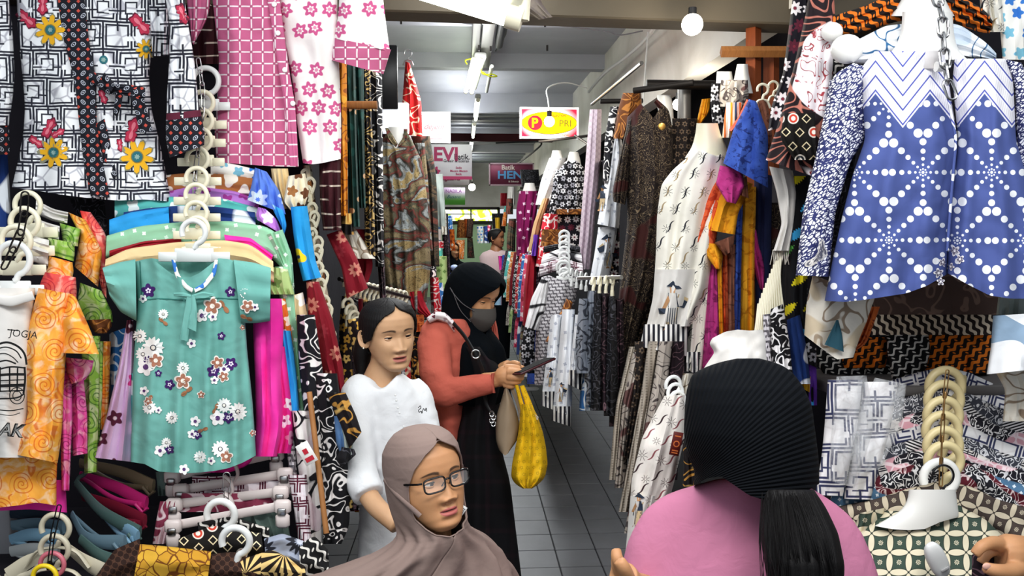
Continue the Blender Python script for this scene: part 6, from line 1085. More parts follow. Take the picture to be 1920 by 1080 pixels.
G_('long_dress', 'second dark brown dress with small rosettes, under the glaring bulb', 'dress', 'darkdots', [(222, 1250, 1306), (300, 1246, 1300), (420, 1220, 1262), (520, 1196, 1236), (640, 1176, 1214), (720, 1168, 1200)], d=3.25, th=.3, nu=30, nv=50, fold=3, amp=.025)
G_('long_dress', 'black and white fan leaf dress seen over the dark brown one', 'dress', 'bwflower', [(200, 1144, 1172), (260, 1134, 1160), (340, 1130, 1150)], d=3.7, th=.2, nu=14, nv=24, fold=2); G_('long_dress', 'brown checked blouse top hung above the dark brown dress', 'blouse', 'brownp', [(174, 1168, 1202), (200, 1160, 1204), (260, 1150, 1185)], d=3.5, th=.2, nu=16, nv=20, fold=2)
r = empty('long_tunic', 'white tunic and trousers with printed ladies hanging behind the dark brown dress', 'tunic', None, P(1150, 260, 3.7))
w1 = loft([(1150, 256), (1138, 320), (1120, 420)], [(1166, 262), (1168, 340), (1160, 428)], d=3.7, th=.22, nu=22, nv=30, fold=2, amp=.015, crum=.006); part(w1, 'tunic_body', m_('whitefig'), r); w2 = loft([(426, 1122, 1158), (480, 1114, 1150), (533, 1104, 1140)], d=3.74, th=.2, nu=18, nv=24, fold=2, amp=.012); part(w2, 'trouser_leg', m_('whitefig'), r)
figure(w1, r, 1130, 370, 46, 1); figure(w2, r, 1138, 470, 60, -1)
G_('long_dress', 'pale mauve long dress hanging in front of the wall rail', 'dress', 'mauve', [(205, 1106, 1128), (300, 1098, 1126), (400, 1090, 1116), (505, 1082, 1108)], d=4.0, th=.25, nu=22, nv=40, fold=2.5, amp=.02); G_('long_dress', 'narrow black dress with white dots behind the white trousers', 'dress', 'blackflower', [(300, 1128, 1142), (420, 1142, 1162), (530, 1140, 1160)], d=3.9, th=.15, nu=12, nv=24)
r = empty('batik_blouse', 'black blouse with white florals and brown hem band on a mannequin neck', 'blouse', None, P(1075, 300, 4.5))
part(loft([(304, 1050, 1094), (330, 1036, 1100), (370, 1042, 1098), (400, 1040, 1096)], d=4.5, th=.3, nu=30, nv=30, fold=3, amp=.02, top=[12, 2, -4, 2, -4, 2, 10]), 'blouse_body', m_('bwfloral'), r); part(loft([(1042, 318), (1034, 360), (1030, 400)], [(1054, 318), (1048, 360), (1044, 402)], d=4.45, th=.14, nu=12, nv=18), 'sleeve', m_('bwfloral'), r)
part(loft([(392, 1038, 1098), (402, 1038, 1098)], d=4.49, th=.31, nu=20, nv=5), 'hem_band', m_('brownp'), r); part(loft([(402, 1046, 1094), (470, 1046, 1090), (520, 1052, 1088)], d=4.52, th=.25, nu=18, nv=20, fold=2), 'lower_dress', m_('blackflower'), r)
neckform('white mannequin neck of the black floral blouse', [(285, 1068, 1084), (298, 1064, 1088), (312, 1062, 1090)], 4.5); neckform('white mannequin neck behind the black floral blouse', [(282, 1036, 1052), (300, 1032, 1056)], 5.0)
G_('tunic', 'white leaf print tunic behind the black floral blouse', 'tunic', 'whitefig', [(296, 1030, 1062), (340, 1014, 1050), (384, 1004, 1028)], d=5.0, th=.2, nu=18, nv=22, fold=2, amp=.02)
G_('long_dress', 'magenta wine dress with small white motifs on a white neck', 'dress', 'wine', [(358, 974, 1010), (390, 968, 1008), (440, 968, 1000), (480, 968, 998)], d=6.3, th=.3, nu=24, nv=28, fold=3, amp=.025); neckform('white mannequin neck above the magenta wine dress', [(343, 984, 1002), (358, 980, 1006)], 6.3)
for lab, k, rows, d_ in (('black blouse hanging in shade above the magenta dress', 'blackgrey', [(318, 975, 1010), (350, 978, 1012)], 7), ('pink brown sleeve fanned beside the black floral blouse', 'tan', [(372, 1018, 1030), (420, 1000, 1016), (470, 990, 1004)], 4.9), ('purple garment sliver under the pink brown sleeve', 'purple', [(440, 1000, 1010), (480, 996, 1008)], 4.85), ('multicolour band garment left of the black floral blouse', 'redwhite', [(400, 1020, 1050), (440, 1012, 1050), (500, 1004, 1040)], 4.8),
    ('dark purple batik garment behind the band garment', 'darkpurple', [(390, 1010, 1040), (470, 1000, 1030), (540, 994, 1012)], 4.95), ('maroon and blue striped hem under the black floral blouse', 'brownp', [(430, 1016, 1056), (462, 1014, 1056)], 4.4)): G_('batik_dress', lab, 'dress', k, rows, d=d_, th=.2, nu=16, nv=22, fold=2, amp=.015)
# --- middle: column of white hangers, slanted parang shirt, dark batik rail
for i in range(9): hanger('white hanger, %s from the top of the column over the grey parang shirt' % words[i], 1058, 442 + i * 10, 9, 3.95 - .03 * i, M_white, 2, plate=(26, 8), band=.28, group='white hangers over the grey parang shirt')
for lab, k, T_, B_, d_ in (('white and black shirt folded over the hanger column, upper', 'whiteswirl', [(1018, 478), (1050, 466), (1090, 474)], [(1014, 496), (1050, 486), (1092, 494)], 3.9), ('black shirt folded over the hanger column', 'blackgrey', [(1020, 462), (1050, 456), (1088, 462)], [(1018, 474), (1050, 470), (1090, 474)], 3.95), ('white red trimmed shirt folded over the hanger column, lower', 'redframe', [(1012, 496), (1050, 484), (1092, 494)], [(1008, 520), (1050, 506), (1094, 514)], 3.85)): G_('folded_shirt', lab, 'shirt', k, T_, B_, d=d_, th=.1, nu=12, nv=24)
r = empty('batik_shirt', 'grey slanted parang shirt with a white swirl panel hanging over the aisle', 'shirt', None, P(1030, 515, 3.6))
part(loft([(516, 1015, 1085), (560, 1008, 1080), (620, 1004, 1060), (722, 1002, 1044)], d=3.6, th=.22, nu=30, nv=40, fold=2, amp=.015, hem=[0, 0, 0, 0], top=[4, 0, 6, 10, 6, 0]), 'body', m_('greyparang'), r); part(loft([(1016, 520), (996, 560), (984, 612)], [(1030, 530), (1024, 580), (1008, 620)], d=3.54, th=.14, nu=18, nv=24), 'sleeve', m_('whiteswirl'), r)
hanger('white hanger in the neck of the grey parang shirt', 1056, 502, 12, 3.5, M_white, 2, plate=(40, 10), band=.25)
G_('batik_shirt', 'dark brown sleeve with tan stripes slanting over the white tunics', 'shirt', 'brownp', [(1062, 560), (1040, 610), (1022, 640)], [(1074, 566), (1060, 620), (1040, 648)], d=3.2, th=.08, nu=14, nv=18)
for i, (x, w, yt, yb, d_, k, lab) in enumerate(((1040, 24, 590, 740, 3.15, 'whitefig', 'first from the aisle'), (1062, 26, 580, 768, 3.05, 'whitefig', 'second from the aisle'), (1084, 18, 590, 700, 3.0, 'whitefig', 'half hidden by the grey batik'))):
    r = empty('white_tunic', 'white tunic with printed figures and striped hem, ' + lab, 'tunic', 'white tunics with figure hem', P(x, yt, d_)); c = loft([(yt, x - w * .3, x + w * .6), ((yt + yb) / 2, x - w * .6, x + w * .5), (yb, x - w, x + w * .35)], d=d_, th=.25, nu=20, nv=34, fold=2, amp=.015, hem=[0, 6, 12]); part(c, 'body', m_(k), r)
    part(loft([(yb - 6, x - w * .98, x + w * .38), (yb + 22, x - w * 1.08, x + w * .3)], d=d_ - .01, th=.26, nu=18, nv=6, hem=[-2, 4, 10]), 'striped_hem', m_('blackhemp'), r)
    if i < 2: figure(c, r, x - w * .35, yb - 34, 34)
for i, (k, x0, x1, yt, yb, d_) in enumerate((('greybatik', 1084, 1108, 560, 700, 2.95), ('greybatik', 1100, 1122, 545, 760, 2.95), ('blackgrey', 1112, 1136, 550, 770, 2.9), ('darkpurple', 1126, 1146, 550, 770, 2.88), ('blackgrey', 1138, 1158, 555, 780, 2.85), ('bluepat', 1092, 1118, 700, 770, 3.0), ('darkpurple', 1148, 1172, 560, 800, 3.0))):
    G_('batik_shirt', '%s shirt, %s along the low rail of dark garments' % (W_(k), words[i]), 'shirt', k, [(yt, x0 + 2, x1 - 4), ((yt + yb) / 2, x0 - 4, x1), (yb, x0 - 6, x1 + 2)], d=d_, th=.35, nu=18, nv=34, fold=2, amp=.025)
for i in range(4): hanger('cream hook, %s on the low rail beside the dark brown dress' % words[i], 1112 + i * 12, 530 - i, 9, 3.0, M_cream, 5, arms=(8, 12), band=.35, yaw=1.2, group='cream hooks on the low rail')
for i in range(4): hanger('small white hook, %s by the grey batik shirts' % words[i], 1072 + i * 9, 512 + i * 3, 8, 3.5, M_white, 5, arms=(8, 10), band=.25, yaw=1.2, group='white hooks by the grey batik')
rod('low steel rail holding the dark garments', (1085, 522, 3.3), (1165, 520, 2.9), .008, M_steel)
# further racks down the right side
ks = ['crimson', 'pinkred', 'bluepat', 'redwhite', 'bwfloral', 'winered', 'orangep', 'turq', 'darkpurple', 'khakiflo', 'greenlime', 'blackgrey', 'pinkred', 'navylite', 'camo', 'crimson', 'whiteswirl', 'tdblue']
for i in range(9):
    f = i / 8; x = 996 - 42 * f; d_ = 5.0 + 3.2 * f; k = ks[i]; y = 478 - 8 * f; b = 610 - 60 * f
    G_('batik_dress', '%s dress, %s along the middle right rack' % (W_(k), words[i]), 'dress', k, [(y, x - 6, x + 12), ((y + b) / 2, x - 14, x + 12), (b, x - 16, x + 12)], d=d_, th=.4, nu=16, nv=24, fold=2, amp=.03)
    if i < 6: hanger('pale hook, %s along the middle right rack' % words[i], x + 6, y - 6, 5, d_ + .05, M_cream, 3, band=.35, yaw=1.2, group='pale hooks on the middle right rack')
for i in range(9):
    k = ks[17 - i]; f = i / 8; x = 1002 - 40 * f; d_ = 4.6 + 2.6 * f; y = 590 - 38 * f; b = 720 - 110 * f
    G_('batik_dress', '%s shirt, %s along the lower right rack' % (W_(k), words[i]), 'shirt', k, [(y, x - 4, x + 20), ((y + b) / 2, x - 12, x + 20), (b, x - 14, x + 20)], d=d_, th=.4, nu=16, nv=22, fold=2, amp=.03)
G_('batik_blouse', 'black ringed scarf print blouse below the swirl sleeve', 'blouse', 'bwfloral', [(612, 984, 1004), (650, 976, 1002), (700, 980, 1006)], d=3.9, th=.2, nu=16, nv=22)
for lab, k, rows, d_ in (('grey olive checked long dress beyond the seated vendor', 'camodark', [(410, 954, 968), (450, 950, 966), (478, 950, 966)], 8.5), ('dark green garment high beyond the magenta dress', 'camodark', [(372, 950, 962), (402, 948, 962)], 9), ('yellow orange garment hanging high down the aisle', 'yellow', [(408, 928, 938), (430, 929, 938)], 10), ('orange garment hanging high down the aisle', 'orangep', [(398, 944, 952), (424, 940, 950)], 9.5), ('black garment behind the yellow one down the aisle', 'blackgrey', [(400, 922, 946), (436, 924, 948)], 10.4),
    ('teal shirt top under the red shelf down the aisle', 'turq', [(386, 946, 954), (398, 944, 954)], 10), ('white trousers hung high down the aisle', 'cream', [(350, 952, 966), (385, 950, 966)], 9.6), ('brick red panel cloth high down the aisle', 'crimson', [(362, 938, 952), (386, 938, 952)], 10.5), ('bright pink garment below the vendor', 'magenta', [(480, 934, 942), (506, 936, 942)], 9), ('blue garment right of the pink one', 'tdblue', [(478, 942, 952), (506, 940, 950)], 8.6)):
    G_('batik_dress', lab, 'garment', k, rows, d=d_, th=.25, nu=12, nv=14)
# far end and left of the aisle
far_ = [('brownp', [(412, 858, 872), (446, 856, 874)], 14, 'brown batik shirt on the end wall'), ('rust', [(410, 870, 888), (446, 872, 884)], 14, 'orange brown shirt in the middle of the end wall'), ('brownshirt', [(410, 876, 888), (444, 874, 886)], 13.8, 'dark brown dress on the end wall'), ('orangep', [(450, 854, 872), (486, 854, 870)], 12, 'orange and pink dress low before the end wall'),
 ('whiteflo', [(424, 894, 908), (456, 895, 908)], 13, 'white and blue child dress on the pale green wall'), ('navylite', [(424, 908, 922), (456, 908, 918)], 12.5, 'dark navy child dress beside the white one'), ('pinkred', [(422, 914, 922), (434, 914, 922)], 12.4, 'pink shirt over the navy child dress'), ('bluepat', [(404, 836, 848), (440, 836, 850)], 12.5, 'royal blue blouse left of the end wall'), ('tdblue', [(430, 840, 850), (470, 838, 850)], 12, 'dark blue dress under the royal blue blouse'),
 ('camodark', [(446, 876, 886), (484, 876, 890)], 13.5, 'olive trousers under the brown dress'), ('greenlime', [(480, 812, 838), (560, 814, 840)], 6.2, 'pale lime green sprigged dress beyond the rust garments'), ('turq', [(465, 806, 830), (486, 806, 830)], 6.3, 'folded turquoise cloth on the pale green dress'), ('redwhite', [(452, 806, 832), (466, 806, 832)], 6.4, 'red and orange folded cloth above the turquoise one'), ('cream', [(430, 804, 828), (450, 806, 828)], 6.5, 'white folded cloth near the grey green tunic'),
 ('bwflower', [(468, 804, 816), (540, 806, 820), (640, 812, 828)], 5.4, 'black and white dress beside the lime green one'), ('redwhite', [(520, 806, 822), (600, 810, 830)], 5.2, 'red and white striped garment by the masked shopper shoulder'), ('bluepat', [(530, 816, 830), (580, 820, 836)], 5.3, 'blue and white lace garment by the masked shopper shoulder'), ('darkpurple', [(440, 830, 842), (560, 832, 846)], 8, 'dark garment column beyond the lime green dress'), ('blackgrey', [(400, 828, 840), (470, 830, 842)], 9, 'black garment column further down the left side'),
 ('orangeflo', [(430, 842, 852), (470, 844, 854)], 10, 'orange floral garment down the left side'), ('creamflo', [(395, 824, 836), (440, 826, 838)], 8.2, 'cream floral garment high on the left side'), ('denim', [(425, 812, 826), (470, 812, 828)], 7, 'faded blue garment on the left side')]
for k, rows, d_, lab in far_: G_('batik_dress', lab, 'garment', k, rows, d=d_, th=.25, nu=14, nv=18, fold=2, amp=.02)
# --- low right racks: beige garments, tunic with tag
lowr = [('khaki', [(650, 1180, 1200), (760, 1154, 1172), (900, 1142, 1162)], 2.75, 'beige grey dress with stitched rows nearest the aisle'), ('khakiflo', [(660, 1186, 1214), (760, 1166, 1186), (915, 1152, 1172)], 2.68, 'grey beige dress with dark leaves beside the stitched one'), ('darkdots', [(640, 1190, 1218), (740, 1184, 1204), (860, 1164, 1180)], 2.66, 'grey brown rosette dress in the low row'),
 ('khaki', [(640, 1214, 1240), (720, 1204, 1226), (960, 1160, 1186)], 2.6, 'second stitched beige dress in the low row'), ('khakiflo', [(640, 1236, 1262), (720, 1224, 1252), (1000, 1170, 1196)], 2.52, 'second leaf print beige dress behind the white tunic'), ('darkpurple', [(640, 1258, 1284), (720, 1250, 1282), (900, 1230, 1270)], 2.56, 'brown purple batik dress under the ivory hem'), ('creamflo', [(700, 1280, 1300), (740, 1270, 1296)], 2.5, 'cream floral collar beside the black hijab')]
for k, rows, d_, lab in lowr: G_('batik_dress', lab, 'dress', k, rows, d=d_, th=.3, nu=20, nv=40, fold=2.5, amp=.022)
r = empty('long_tunic', 'ivory tunic with maroon strokes and stars, a red tag at its neck', 'tunic', None, P(1250, 740, 2.2))
c = loft([(1246, 742), (1204, 820), (1184, 900), (1178, 1010)], [(1285, 740), (1284, 820), (1260, 920), (1215, 1010)], d=2.2, th=.2, nu=34, nv=44, fold=2.5, amp=.014, crum=.008); part(c, 'body', m_('strokes2'), r)
lo2 = loft([(930, 1182, 1240), (1000, 1176, 1220), (1040, 1172, 1200)], d=2.19, th=.2, nu=20, nv=18); part(lo2, 'lower_panel', m_('cream'), r); figure(lo2, r, 1198, 955, 60)
for i, (x, y) in enumerate(((1262, 722), (1266, 736), (1270, 750))): hanger('white hanger, %s from the top at the neck of the maroon stroke tunic' % words[i], x, y, 16, 2.2 - .03 * i, M_white, 2, arms=(40, 18), band=.22, group='white hangers at the tunic neck', yaw=.4)
t = empty('price_tag', 'dark red tag with gold emblem on the maroon stroke tunic', 'tag', None, P(1268, 832, 2.06), (0, .2, 0)); MB().box((0, 0, 0), (.026, .002, .062), bev=.0008).build('card', plain('tag_maroon', '5a1c18', .5), t)
for k in range(2): 
    V, Fc = disc(.0085 - .003 * k, .0085 - .003 * k, 24, -.0015 - .0004 * k); mk('emblem', V, Fc, plain('tag_orange' if k == 0 else 'tag_maroon', 'c86a38', .5), t, smooth=False)
for zz in (-.018, -.024, .02): MB().box((0, -.0013, zz), (.016, .0006, .003)).build('emblem_line', plain('tag_orange', 'c86a38', .5), t)
G_('batik_shirt', 'black and gold bold batik shirt between the tunic and the black hijab', 'shirt', 'blackgold', [(1280, 830), (1282, 870), (1280, 912)], [(1302, 838), (1310, 870), (1316, 912)], d=2.05, th=.12, nu=16, nv=20)
G_('white_cloth', 'crumpled white cloth bag standing above the black hijab', 'bag', 'cream', [(618, 1336, 1430), (640, 1330, 1436), (660, 1340, 1436), (690, 1320, 1440)], d=1.75, th=.12, nu=26, nv=22, fold=2, amp=.008, crum=.02, top=[16, 4, 0, 2, 0])
# ======================= PEOPLE =======================
HZ = np.array([-.116, -.110, -.098, -.08, -.06, -.04, -.02, 0, .02, .04, .06, .08, .095, .104, .108])
HF = np.array([.058, .074, .085, .087, .086, .087, .087, .086, .090, .092, .089, .076, .054, .030, .0])
HW = np.array([.010, .026, .040, .0535, .0625, .068, .0715, .0735, .0745, .074, .070, .059, .043, .024, .0])
HB = np.array([-.046, -.038, -.010, .028, .058, .077, .088, .093, .096, .095, .090, .076, .056, .032, .0])
def prof(z, T):
    zz = np.linspace(HZ[0], HZ[-1], 400); v = np.interp(zz, HZ, T); k = np.hanning(25); k /= k.sum(); s = np.convolve(np.pad(v, 12, 'edge'), k, 'valid')
    e = np.clip(np.minimum(zz - HZ[0], HZ[-1] - zz) / .012, 0, 1); return np.interp(z, zz, v * (1 - e) + s * e)
def gs(x, c, s): return np.exp(-((x - c) / s) ** 2 / 2)
def ss_(x, a, b): t = np.clip((x - a) / (b - a), 0, 1); return t * t * (3 - 2 * t)
def headmesh(nz=170, nt=200, mouth=0.0, chub=0.0):
    t = np.linspace(0, 1, nz); z = HZ[0] + (HZ[-1] - HZ[0]) * (t * .94 + .06 * (1 - np.cos(PI * t)) / 2); z = z[:, None]
    a = np.linspace(-PI, PI, nt, endpoint=False)[None]; a = a - .42 * np.sin(a)   # denser towards the face
    f, w, b = prof(z, HF), prof(z, HW) + chub * gs(z, -.045, .03), prof(z, HB); cy = (b - f) / 2; sd = np.maximum((f + b) / 2, 1e-4)
    n = 2.5; X_ = w * np.sign(np.sin(a)) * np.abs(np.sin(a)) ** (2 / n); Y_ = cy - sd * np.sign(np.cos(a)) * np.abs(np.cos(a)) ** (2 / n); Z_ = z + 0 * a
    fw = ss_(np.cos(a), .1, .6) * np.ones_like(Z_); ax = np.abs(X_); d = 0
    d = d - .0075 * gs(ax, .031, .0155) * gs(Z_, .0, .0115)                                   # sockets
    d = d + .0022 * gs(ax, .026, .02) * gs(Z_, .022, .008)                                     # brow
    nh = np.interp(Z_, [-.050, -.0455, -.042, -.036, -.028, -.015, 0, .012, .03], [0, .004, .013, .0182, .0155, .0092, .0035, .001, 0])
    nw = np.interp(Z_, [-.045, -.036, -.02, .0, .02], [.0098, .0102, .0082, .0075, .010]); d = d + nh * gs(X_, 0, nw)
    d = d + .0092 * gs(ax, .0150, .0056) * gs(Z_, -.0395, .0052) - .006 * gs(ax, .0068, .003) * gs(Z_, -.0468, .0022)   # wings, nostrils
    mw = .0235; lw = np.clip(1 - (ax / mw) ** 2.2, 0, 1); o = mouth
    d = d + .0065 * lw * gs(Z_, -.0600, .0042) * (1 - .18 * gs(X_, 0, .003)) + .0075 * lw * gs(Z_, -.0725 - o, .0048) - (.0055 + o * 1.6) * np.clip(1 - (ax / (mw * 1.03)) ** 4, 0, 1) * gs(Z_, -.0655 - o * .5, .0013 + o * .45)
    d = d - .0025 * gs(X_, 0, .003) * gs(Z_, -.053, .004) - .0035 * gs(X_, 0, .02) * gs(Z_, -.0835, .005) + .004 * gs(X_, 0, .016) * gs(Z_, -.100, .010) + .006 * gs(ax, .040, .018) * gs(Z_, -.028, .018) - .0022 * gs(ax, .026, .004) * gs(Z_, -.055, .012)
    Y_ = Y_ - d * fw
    zu = -.0655 - .0; up = zu + .0085 * lw ** .6 * (1 - .14 * gs(X_, 0, .0028)); lo = -.0655 - o - .0115 * lw ** .55
    lip = ss_(up - Z_, -.0006, .0009) * ss_(Z_ - lo, -.0006, .0009) * (ax < mw) * (fw > .3)
    hole = gs(Z_, -.0655 - o * .5, .0011 + o * .45) * np.clip(1 - (ax / mw) ** 4, 0, 1) * fw
    q = np.clip((ax - .012) / .042, 0, 1); bz = .0195 + .0055 * np.sin(PI * q ** .85) - .001 * q; bt = .0030 * (1 - q) ** .5 + .0006; bz2 = Z_ - bz
    brow = ss_(bt * 1.1 - np.abs(bz2), -.0012, .0014) * ss_(ax, .011, .017) * ss_(.056 - ax, 0, .008) * fw
    V = np.stack([X_, Y_, Z_], -1).reshape(-1, 3); return V, gridfaces(nz, nt, True).tolist(), lip.ravel(), hole.ravel() + 0, brow.ravel()
def skinmat(key, c, lipc):
    if key in MATS: return MATS[key]
    g = Gm(key, 'Object'); base = g.mix(g.gt(g.noise(22, 3, .4), .5, .6), c[0], c[1]); col = g.mix(g.attr('lip') * .85, base, lipc); col = g.mix(g.attr('mouth') * .9, col, '2a1210'); col = g.mix(g.attr('brow') * (.75 + g.noise(260, 2) * .3), col, '2a1e18')
    g.fin(col, rough=.52, bump=.08, bs=260, spec=.35, bd=.002); g.bsdf.inputs['Subsurface Weight'].default_value = .08; g.bsdf.inputs['Subsurface Radius'].default_value = (.01, .004, .002)
    MATS[key] = g.mat; return g.mat
M_lash = plain('lash_black', '14100e', .7); M_sclera = plain('sclera', 'c8c0ba', .2, spec=.6); M_iris = plain('iris_brown', '2a1810', .15, spec=.7); M_brow = plain('brow_hair', '2e221c', .9)
M_hair = mat('black_hair', lambda g: g.mix(g.noise(50, 3, .3, g.vec(g.u * 3, g.v * 3, g.w * .3)), '070606', '121011'), coord='Object', rough=.62, bump=.12, bs=220, spec=.2)
def rotm(yaw, pitch=0, roll=0):
    return np.array(Matrix.Rotation(yaw, 3, 'Z') @ Matrix.Rotation(pitch, 3, 'X') @ Matrix.Rotation(roll, 3, 'Y'))
class Body:
    """one mesh: head, eyes, neck, limbs; vertices in world space"""
    def __init__(s): s.mb = MB(); s.lip = []; s.hole = []; s.brow = []
    def add(s, V, Fc, m=0, lip=None, hole=None, brow=None):
        s.mb.add(V, Fc, m); n = len(V); s.brow.append(np.zeros(n) if brow is None else brow); s.lip.append(np.zeros(n) if lip is None else lip); s.hole.append(np.zeros(n) if hole is None else hole)
    def build(s, mats, root, name='body'):
        mb = s.mb; o = mk(name, np.concatenate(mb.V), mb.F, mats, None, None, True, mb.M, np.array(root.location), {'lip': np.concatenate(s.lip), 'mouth': np.concatenate(s.hole), 'brow': np.concatenate(s.brow)}); return wparent(o, root)
def person_head(B, pos, R, sc=1.0, gaze=(0, 0), up=20, lo=13, mouth=0., lids=True, ears=(1, -1), chub=0, brow=True, res=(170, 200), browz=0.):
    V, Fc, lip, hole, bw = headmesh(*res, mouth=mouth, chub=chub); T = lambda q: np.asarray(q) * sc @ R.T + pos
    B.add(T(V), Fc, 0, lip, hole, bw * (1 if brow else 0)); fr = V[V[:, 1] < -.03]
    def fy(x, z): i = np.argmin((fr[:, 0] - x) ** 2 + (fr[:, 2] - z) ** 2); return fr[i, 1]
    if lids:
        for s in (-1, 1):
            cx = .0308 * s; c = np.array([cx, fy(cx, 0) + .0112, -.0005]); r = .0145
            bv, bf = ball((0, 0, 0), r, 18); bv = bv @ np.array(Matrix.Rotation(PI / 2, 3, 'X')).T   # pole now along -y
            gz = np.array(Matrix.Rotation(gaze[0], 3, 'Z') @ Matrix.Rotation(gaze[1], 3, 'X')); lat = np.arccos(np.clip(-bv[:, 1] / r, -1, 1)); bv = bv @ gz.T
            for f_, mi in ((bf, None),):
                whites = [q for q in f_ if lat[q].mean() > .5]; iris = [q for q in f_ if lat[q].mean() <= .5]
                B.add(T(bv + c), whites, 1); B.add(T(bv * 1.004 + c), iris, 2)
            az = np.radians(np.linspace(-84, 84, 31)); k = np.clip(1 - (np.degrees(az) / 63) ** 2, 0, 1) ** .62; tilt = np.radians(3.5) * np.sin(az) * s
            for sgn, amp in ((1, up), (-1, lo)):
                e0 = sgn * np.radians(amp) * k + tilt; rows = []
                for q in np.linspace(0, 1, 10):
                    el = e0 + (sgn * np.radians(82) - e0) * q; rr = r + .0011 + .0007 * math.sin(PI * min(q * 3.4, 1)) - .0035 * q ** 2 ; x = rr * np.sin(az) * np.cos(el); y = -rr * np.cos(az) * np.cos(el); zz = rr * np.sin(el); rows.append(np.stack([x, y, zz], -1) + c)
                rw = np.array(rows); first = rw[0].copy(); rw = np.concatenate([(first - c) [None] * .93 + c, rw]); gf = gridfaces(11, 31, False)
                B.add(T(rw.reshape(-1, 3)), (gf[:, ::-1] if sgn > 0 else gf).tolist(), 0)
                if sgn > 0: vv, ff = tubeVF(T((rw[1] - c) * 1.02 + c)[4:-4], np.interp(np.linspace(0, 1, 23), [0, .3, .8, 1], [.0006, .0016, .0019, .0010]) * sc, 6); B.add(vv, ff, 3)
    for s in ears:
        u = np.linspace(0, 1, 12)[:, None]; th = np.linspace(0, 2 * PI, 28, endpoint=False)[None]; ez = .030 * np.sin(th) * u * (1 + .1 * np.sin(th)); ey = .0165 * np.cos(th) * u * (1 + .28 * np.sin(th))
        hgt = .009 * gs(u, .86, .12) + .006 * gs(u, .45, .1) * ss_(np.sin(th + .6), -.2, .6) - .004 * gs(u, .1, .25) - .006 * ss_(u, .93, 1)
        EV = np.stack([s * (.0735 + .006 + hgt + .010 * np.cos(th) * u), .008 + ey + .006 * u * np.sin(th), -.014 + ez], -1); gf = gridfaces(12, 28, True); B.add(T(EV.reshape(-1, 3)), (gf if s < 0 else gf[:, ::-1]).tolist(), 0)
    return T, fy
def shell(R, pos, zs, e, w, f, b, m=90, nrow=80, sc=1, relative=True, fold=None, bc=None, byaw=None, hyaw=0, zmix=(-.10, -.24), th=.004, side=(1, 1)):
    """cloth or hair wrapped round the head: rows of height, open at the face by the half angle e"""
    zs = np.asarray(zs, float); tt = np.linspace(0, 1, nrow); z = np.interp(tt, np.linspace(0, 1, len(zs)), zs); g = lambda T: np.interp(-z, -zs, T)
    z1 = z[:, None]; k = np.hanning(9); k /= k.sum(); sm = lambda v: np.convolve(np.pad(v, 4, 'edge'), k, 'valid')
    ew = np.radians(sm(g(e)))[:, None]; a = np.linspace(0, 1, m)[None]; th_ = ew * side[0] + (2 * PI - ew * side[0] - ew * side[1]) * a
    W_0, F0, B0 = sm(g(w))[:, None], sm(g(f))[:, None], sm(g(b))[:, None]
    if relative: W_0 = W_0 + prof(z1, HW); F0 = F0 + prof(z1, HF); B0 = B0 + prof(z1, HB)
    cy = (B0 - F0) / 2; sd = (F0 + B0) / 2; n = 2.2
    d = fold(th_, z1) if fold else 0
    x = (W_0 + d) * np.sign(np.sin(th_)) * np.abs(np.sin(th_)) ** (2 / n); y = cy - (sd + d) * np.sign(np.cos(th_)) * np.abs(np.cos(th_)) ** (2 / n)
    V = np.stack([x, y, z1 + 0 * x], -1) * sc
    if bc is None: return (V @ R.T + pos), gridfaces(nrow, m, False)
    q = ss_(-z1, -zmix[0], -zmix[1])[..., None]; H = V @ R.T + pos; Rb = rotm(byaw); Bv = V @ Rb.T + np.asarray(bc); return H * (1 - q) + Bv * q, gridfaces(nrow, m, False)
def clothobj(V, Fc, name, m, root, th=.003, sub=0, out=1):
    o = wparent(mk(name, V.reshape(-1, 3), Fc, m, None, None, True, None, np.array(root.location)), root); s = o.modifiers.new('s', 'SOLIDIFY'); s.thickness = th; s.offset = out; return o
def remesh(pieces, vox, it=6):
    import bmesh
    mb = MB()
    for V, Fc in pieces:
        bm = bmesh.new(); vs = [bm.verts.new(q) for q in V]
        for f in Fc:
            try: bm.faces.new([vs[i] for i in f])
            except ValueError: pass
        bmesh.ops.holes_fill(bm, edges=[e for e in bm.edges if e.is_boundary], sides=0); bmesh.ops.recalc_face_normals(bm, faces=bm.faces); bm.verts.index_update()
        mb.add([v.co[:] for v in bm.verts], [[v.index for v in f.verts] for f in bm.faces]); bm.free()
    o = mb.build('tmp', []); m = o.modifiers.new('r', 'REMESH'); m.mode = 'VOXEL'; m.voxel_size = vox
    s = o.modifiers.new('s', 'SMOOTH'); s.iterations = it; s.factor = .5
    dg = bpy.context.evaluated_depsgraph_get(); me = bpy.data.meshes.new_from_object(o.evaluated_get(dg)); n = len(me.vertices); V = np.empty(n * 3); me.vertices.foreach_get('co', V); Fc = [list(p.vertices) for p in me.polygons]
    bpy.data.objects.remove(o); bpy.data.meshes.remove(me); return V.reshape(-1, 3), Fc
def pts3(L): return np.array([P(*q) for q in L])
def limb(L, r, n=16, seg=28):
    p = smoothpath(pts3(L), seg); rr = smoothpath([(q, 0) for q in r], seg)[:, 0]; return tubeVF(p, rr, n)
def closed(c, cap=True):
    """loft as closed solid for remeshing"""
    return c.V, c.F
def wrinkle(V, amp, k=16, seed=0, ax=(1, .3, 2.2)):
    q = V * np.array(ax) * k; d = nz(q[:, 0] + q[:, 1], q[:, 2], seed, 6) + .4 * nz(q[:, 0] * 2.2, q[:, 2] * 2.2 + q[:, 1], seed + 3, 6); c = V.mean(0); dr = V - c; dr[:, 2] = 0; dr /= np.linalg.norm(dr, axis=1)[:, None] + 1e-9; return V + dr * (d * amp)[:, None]
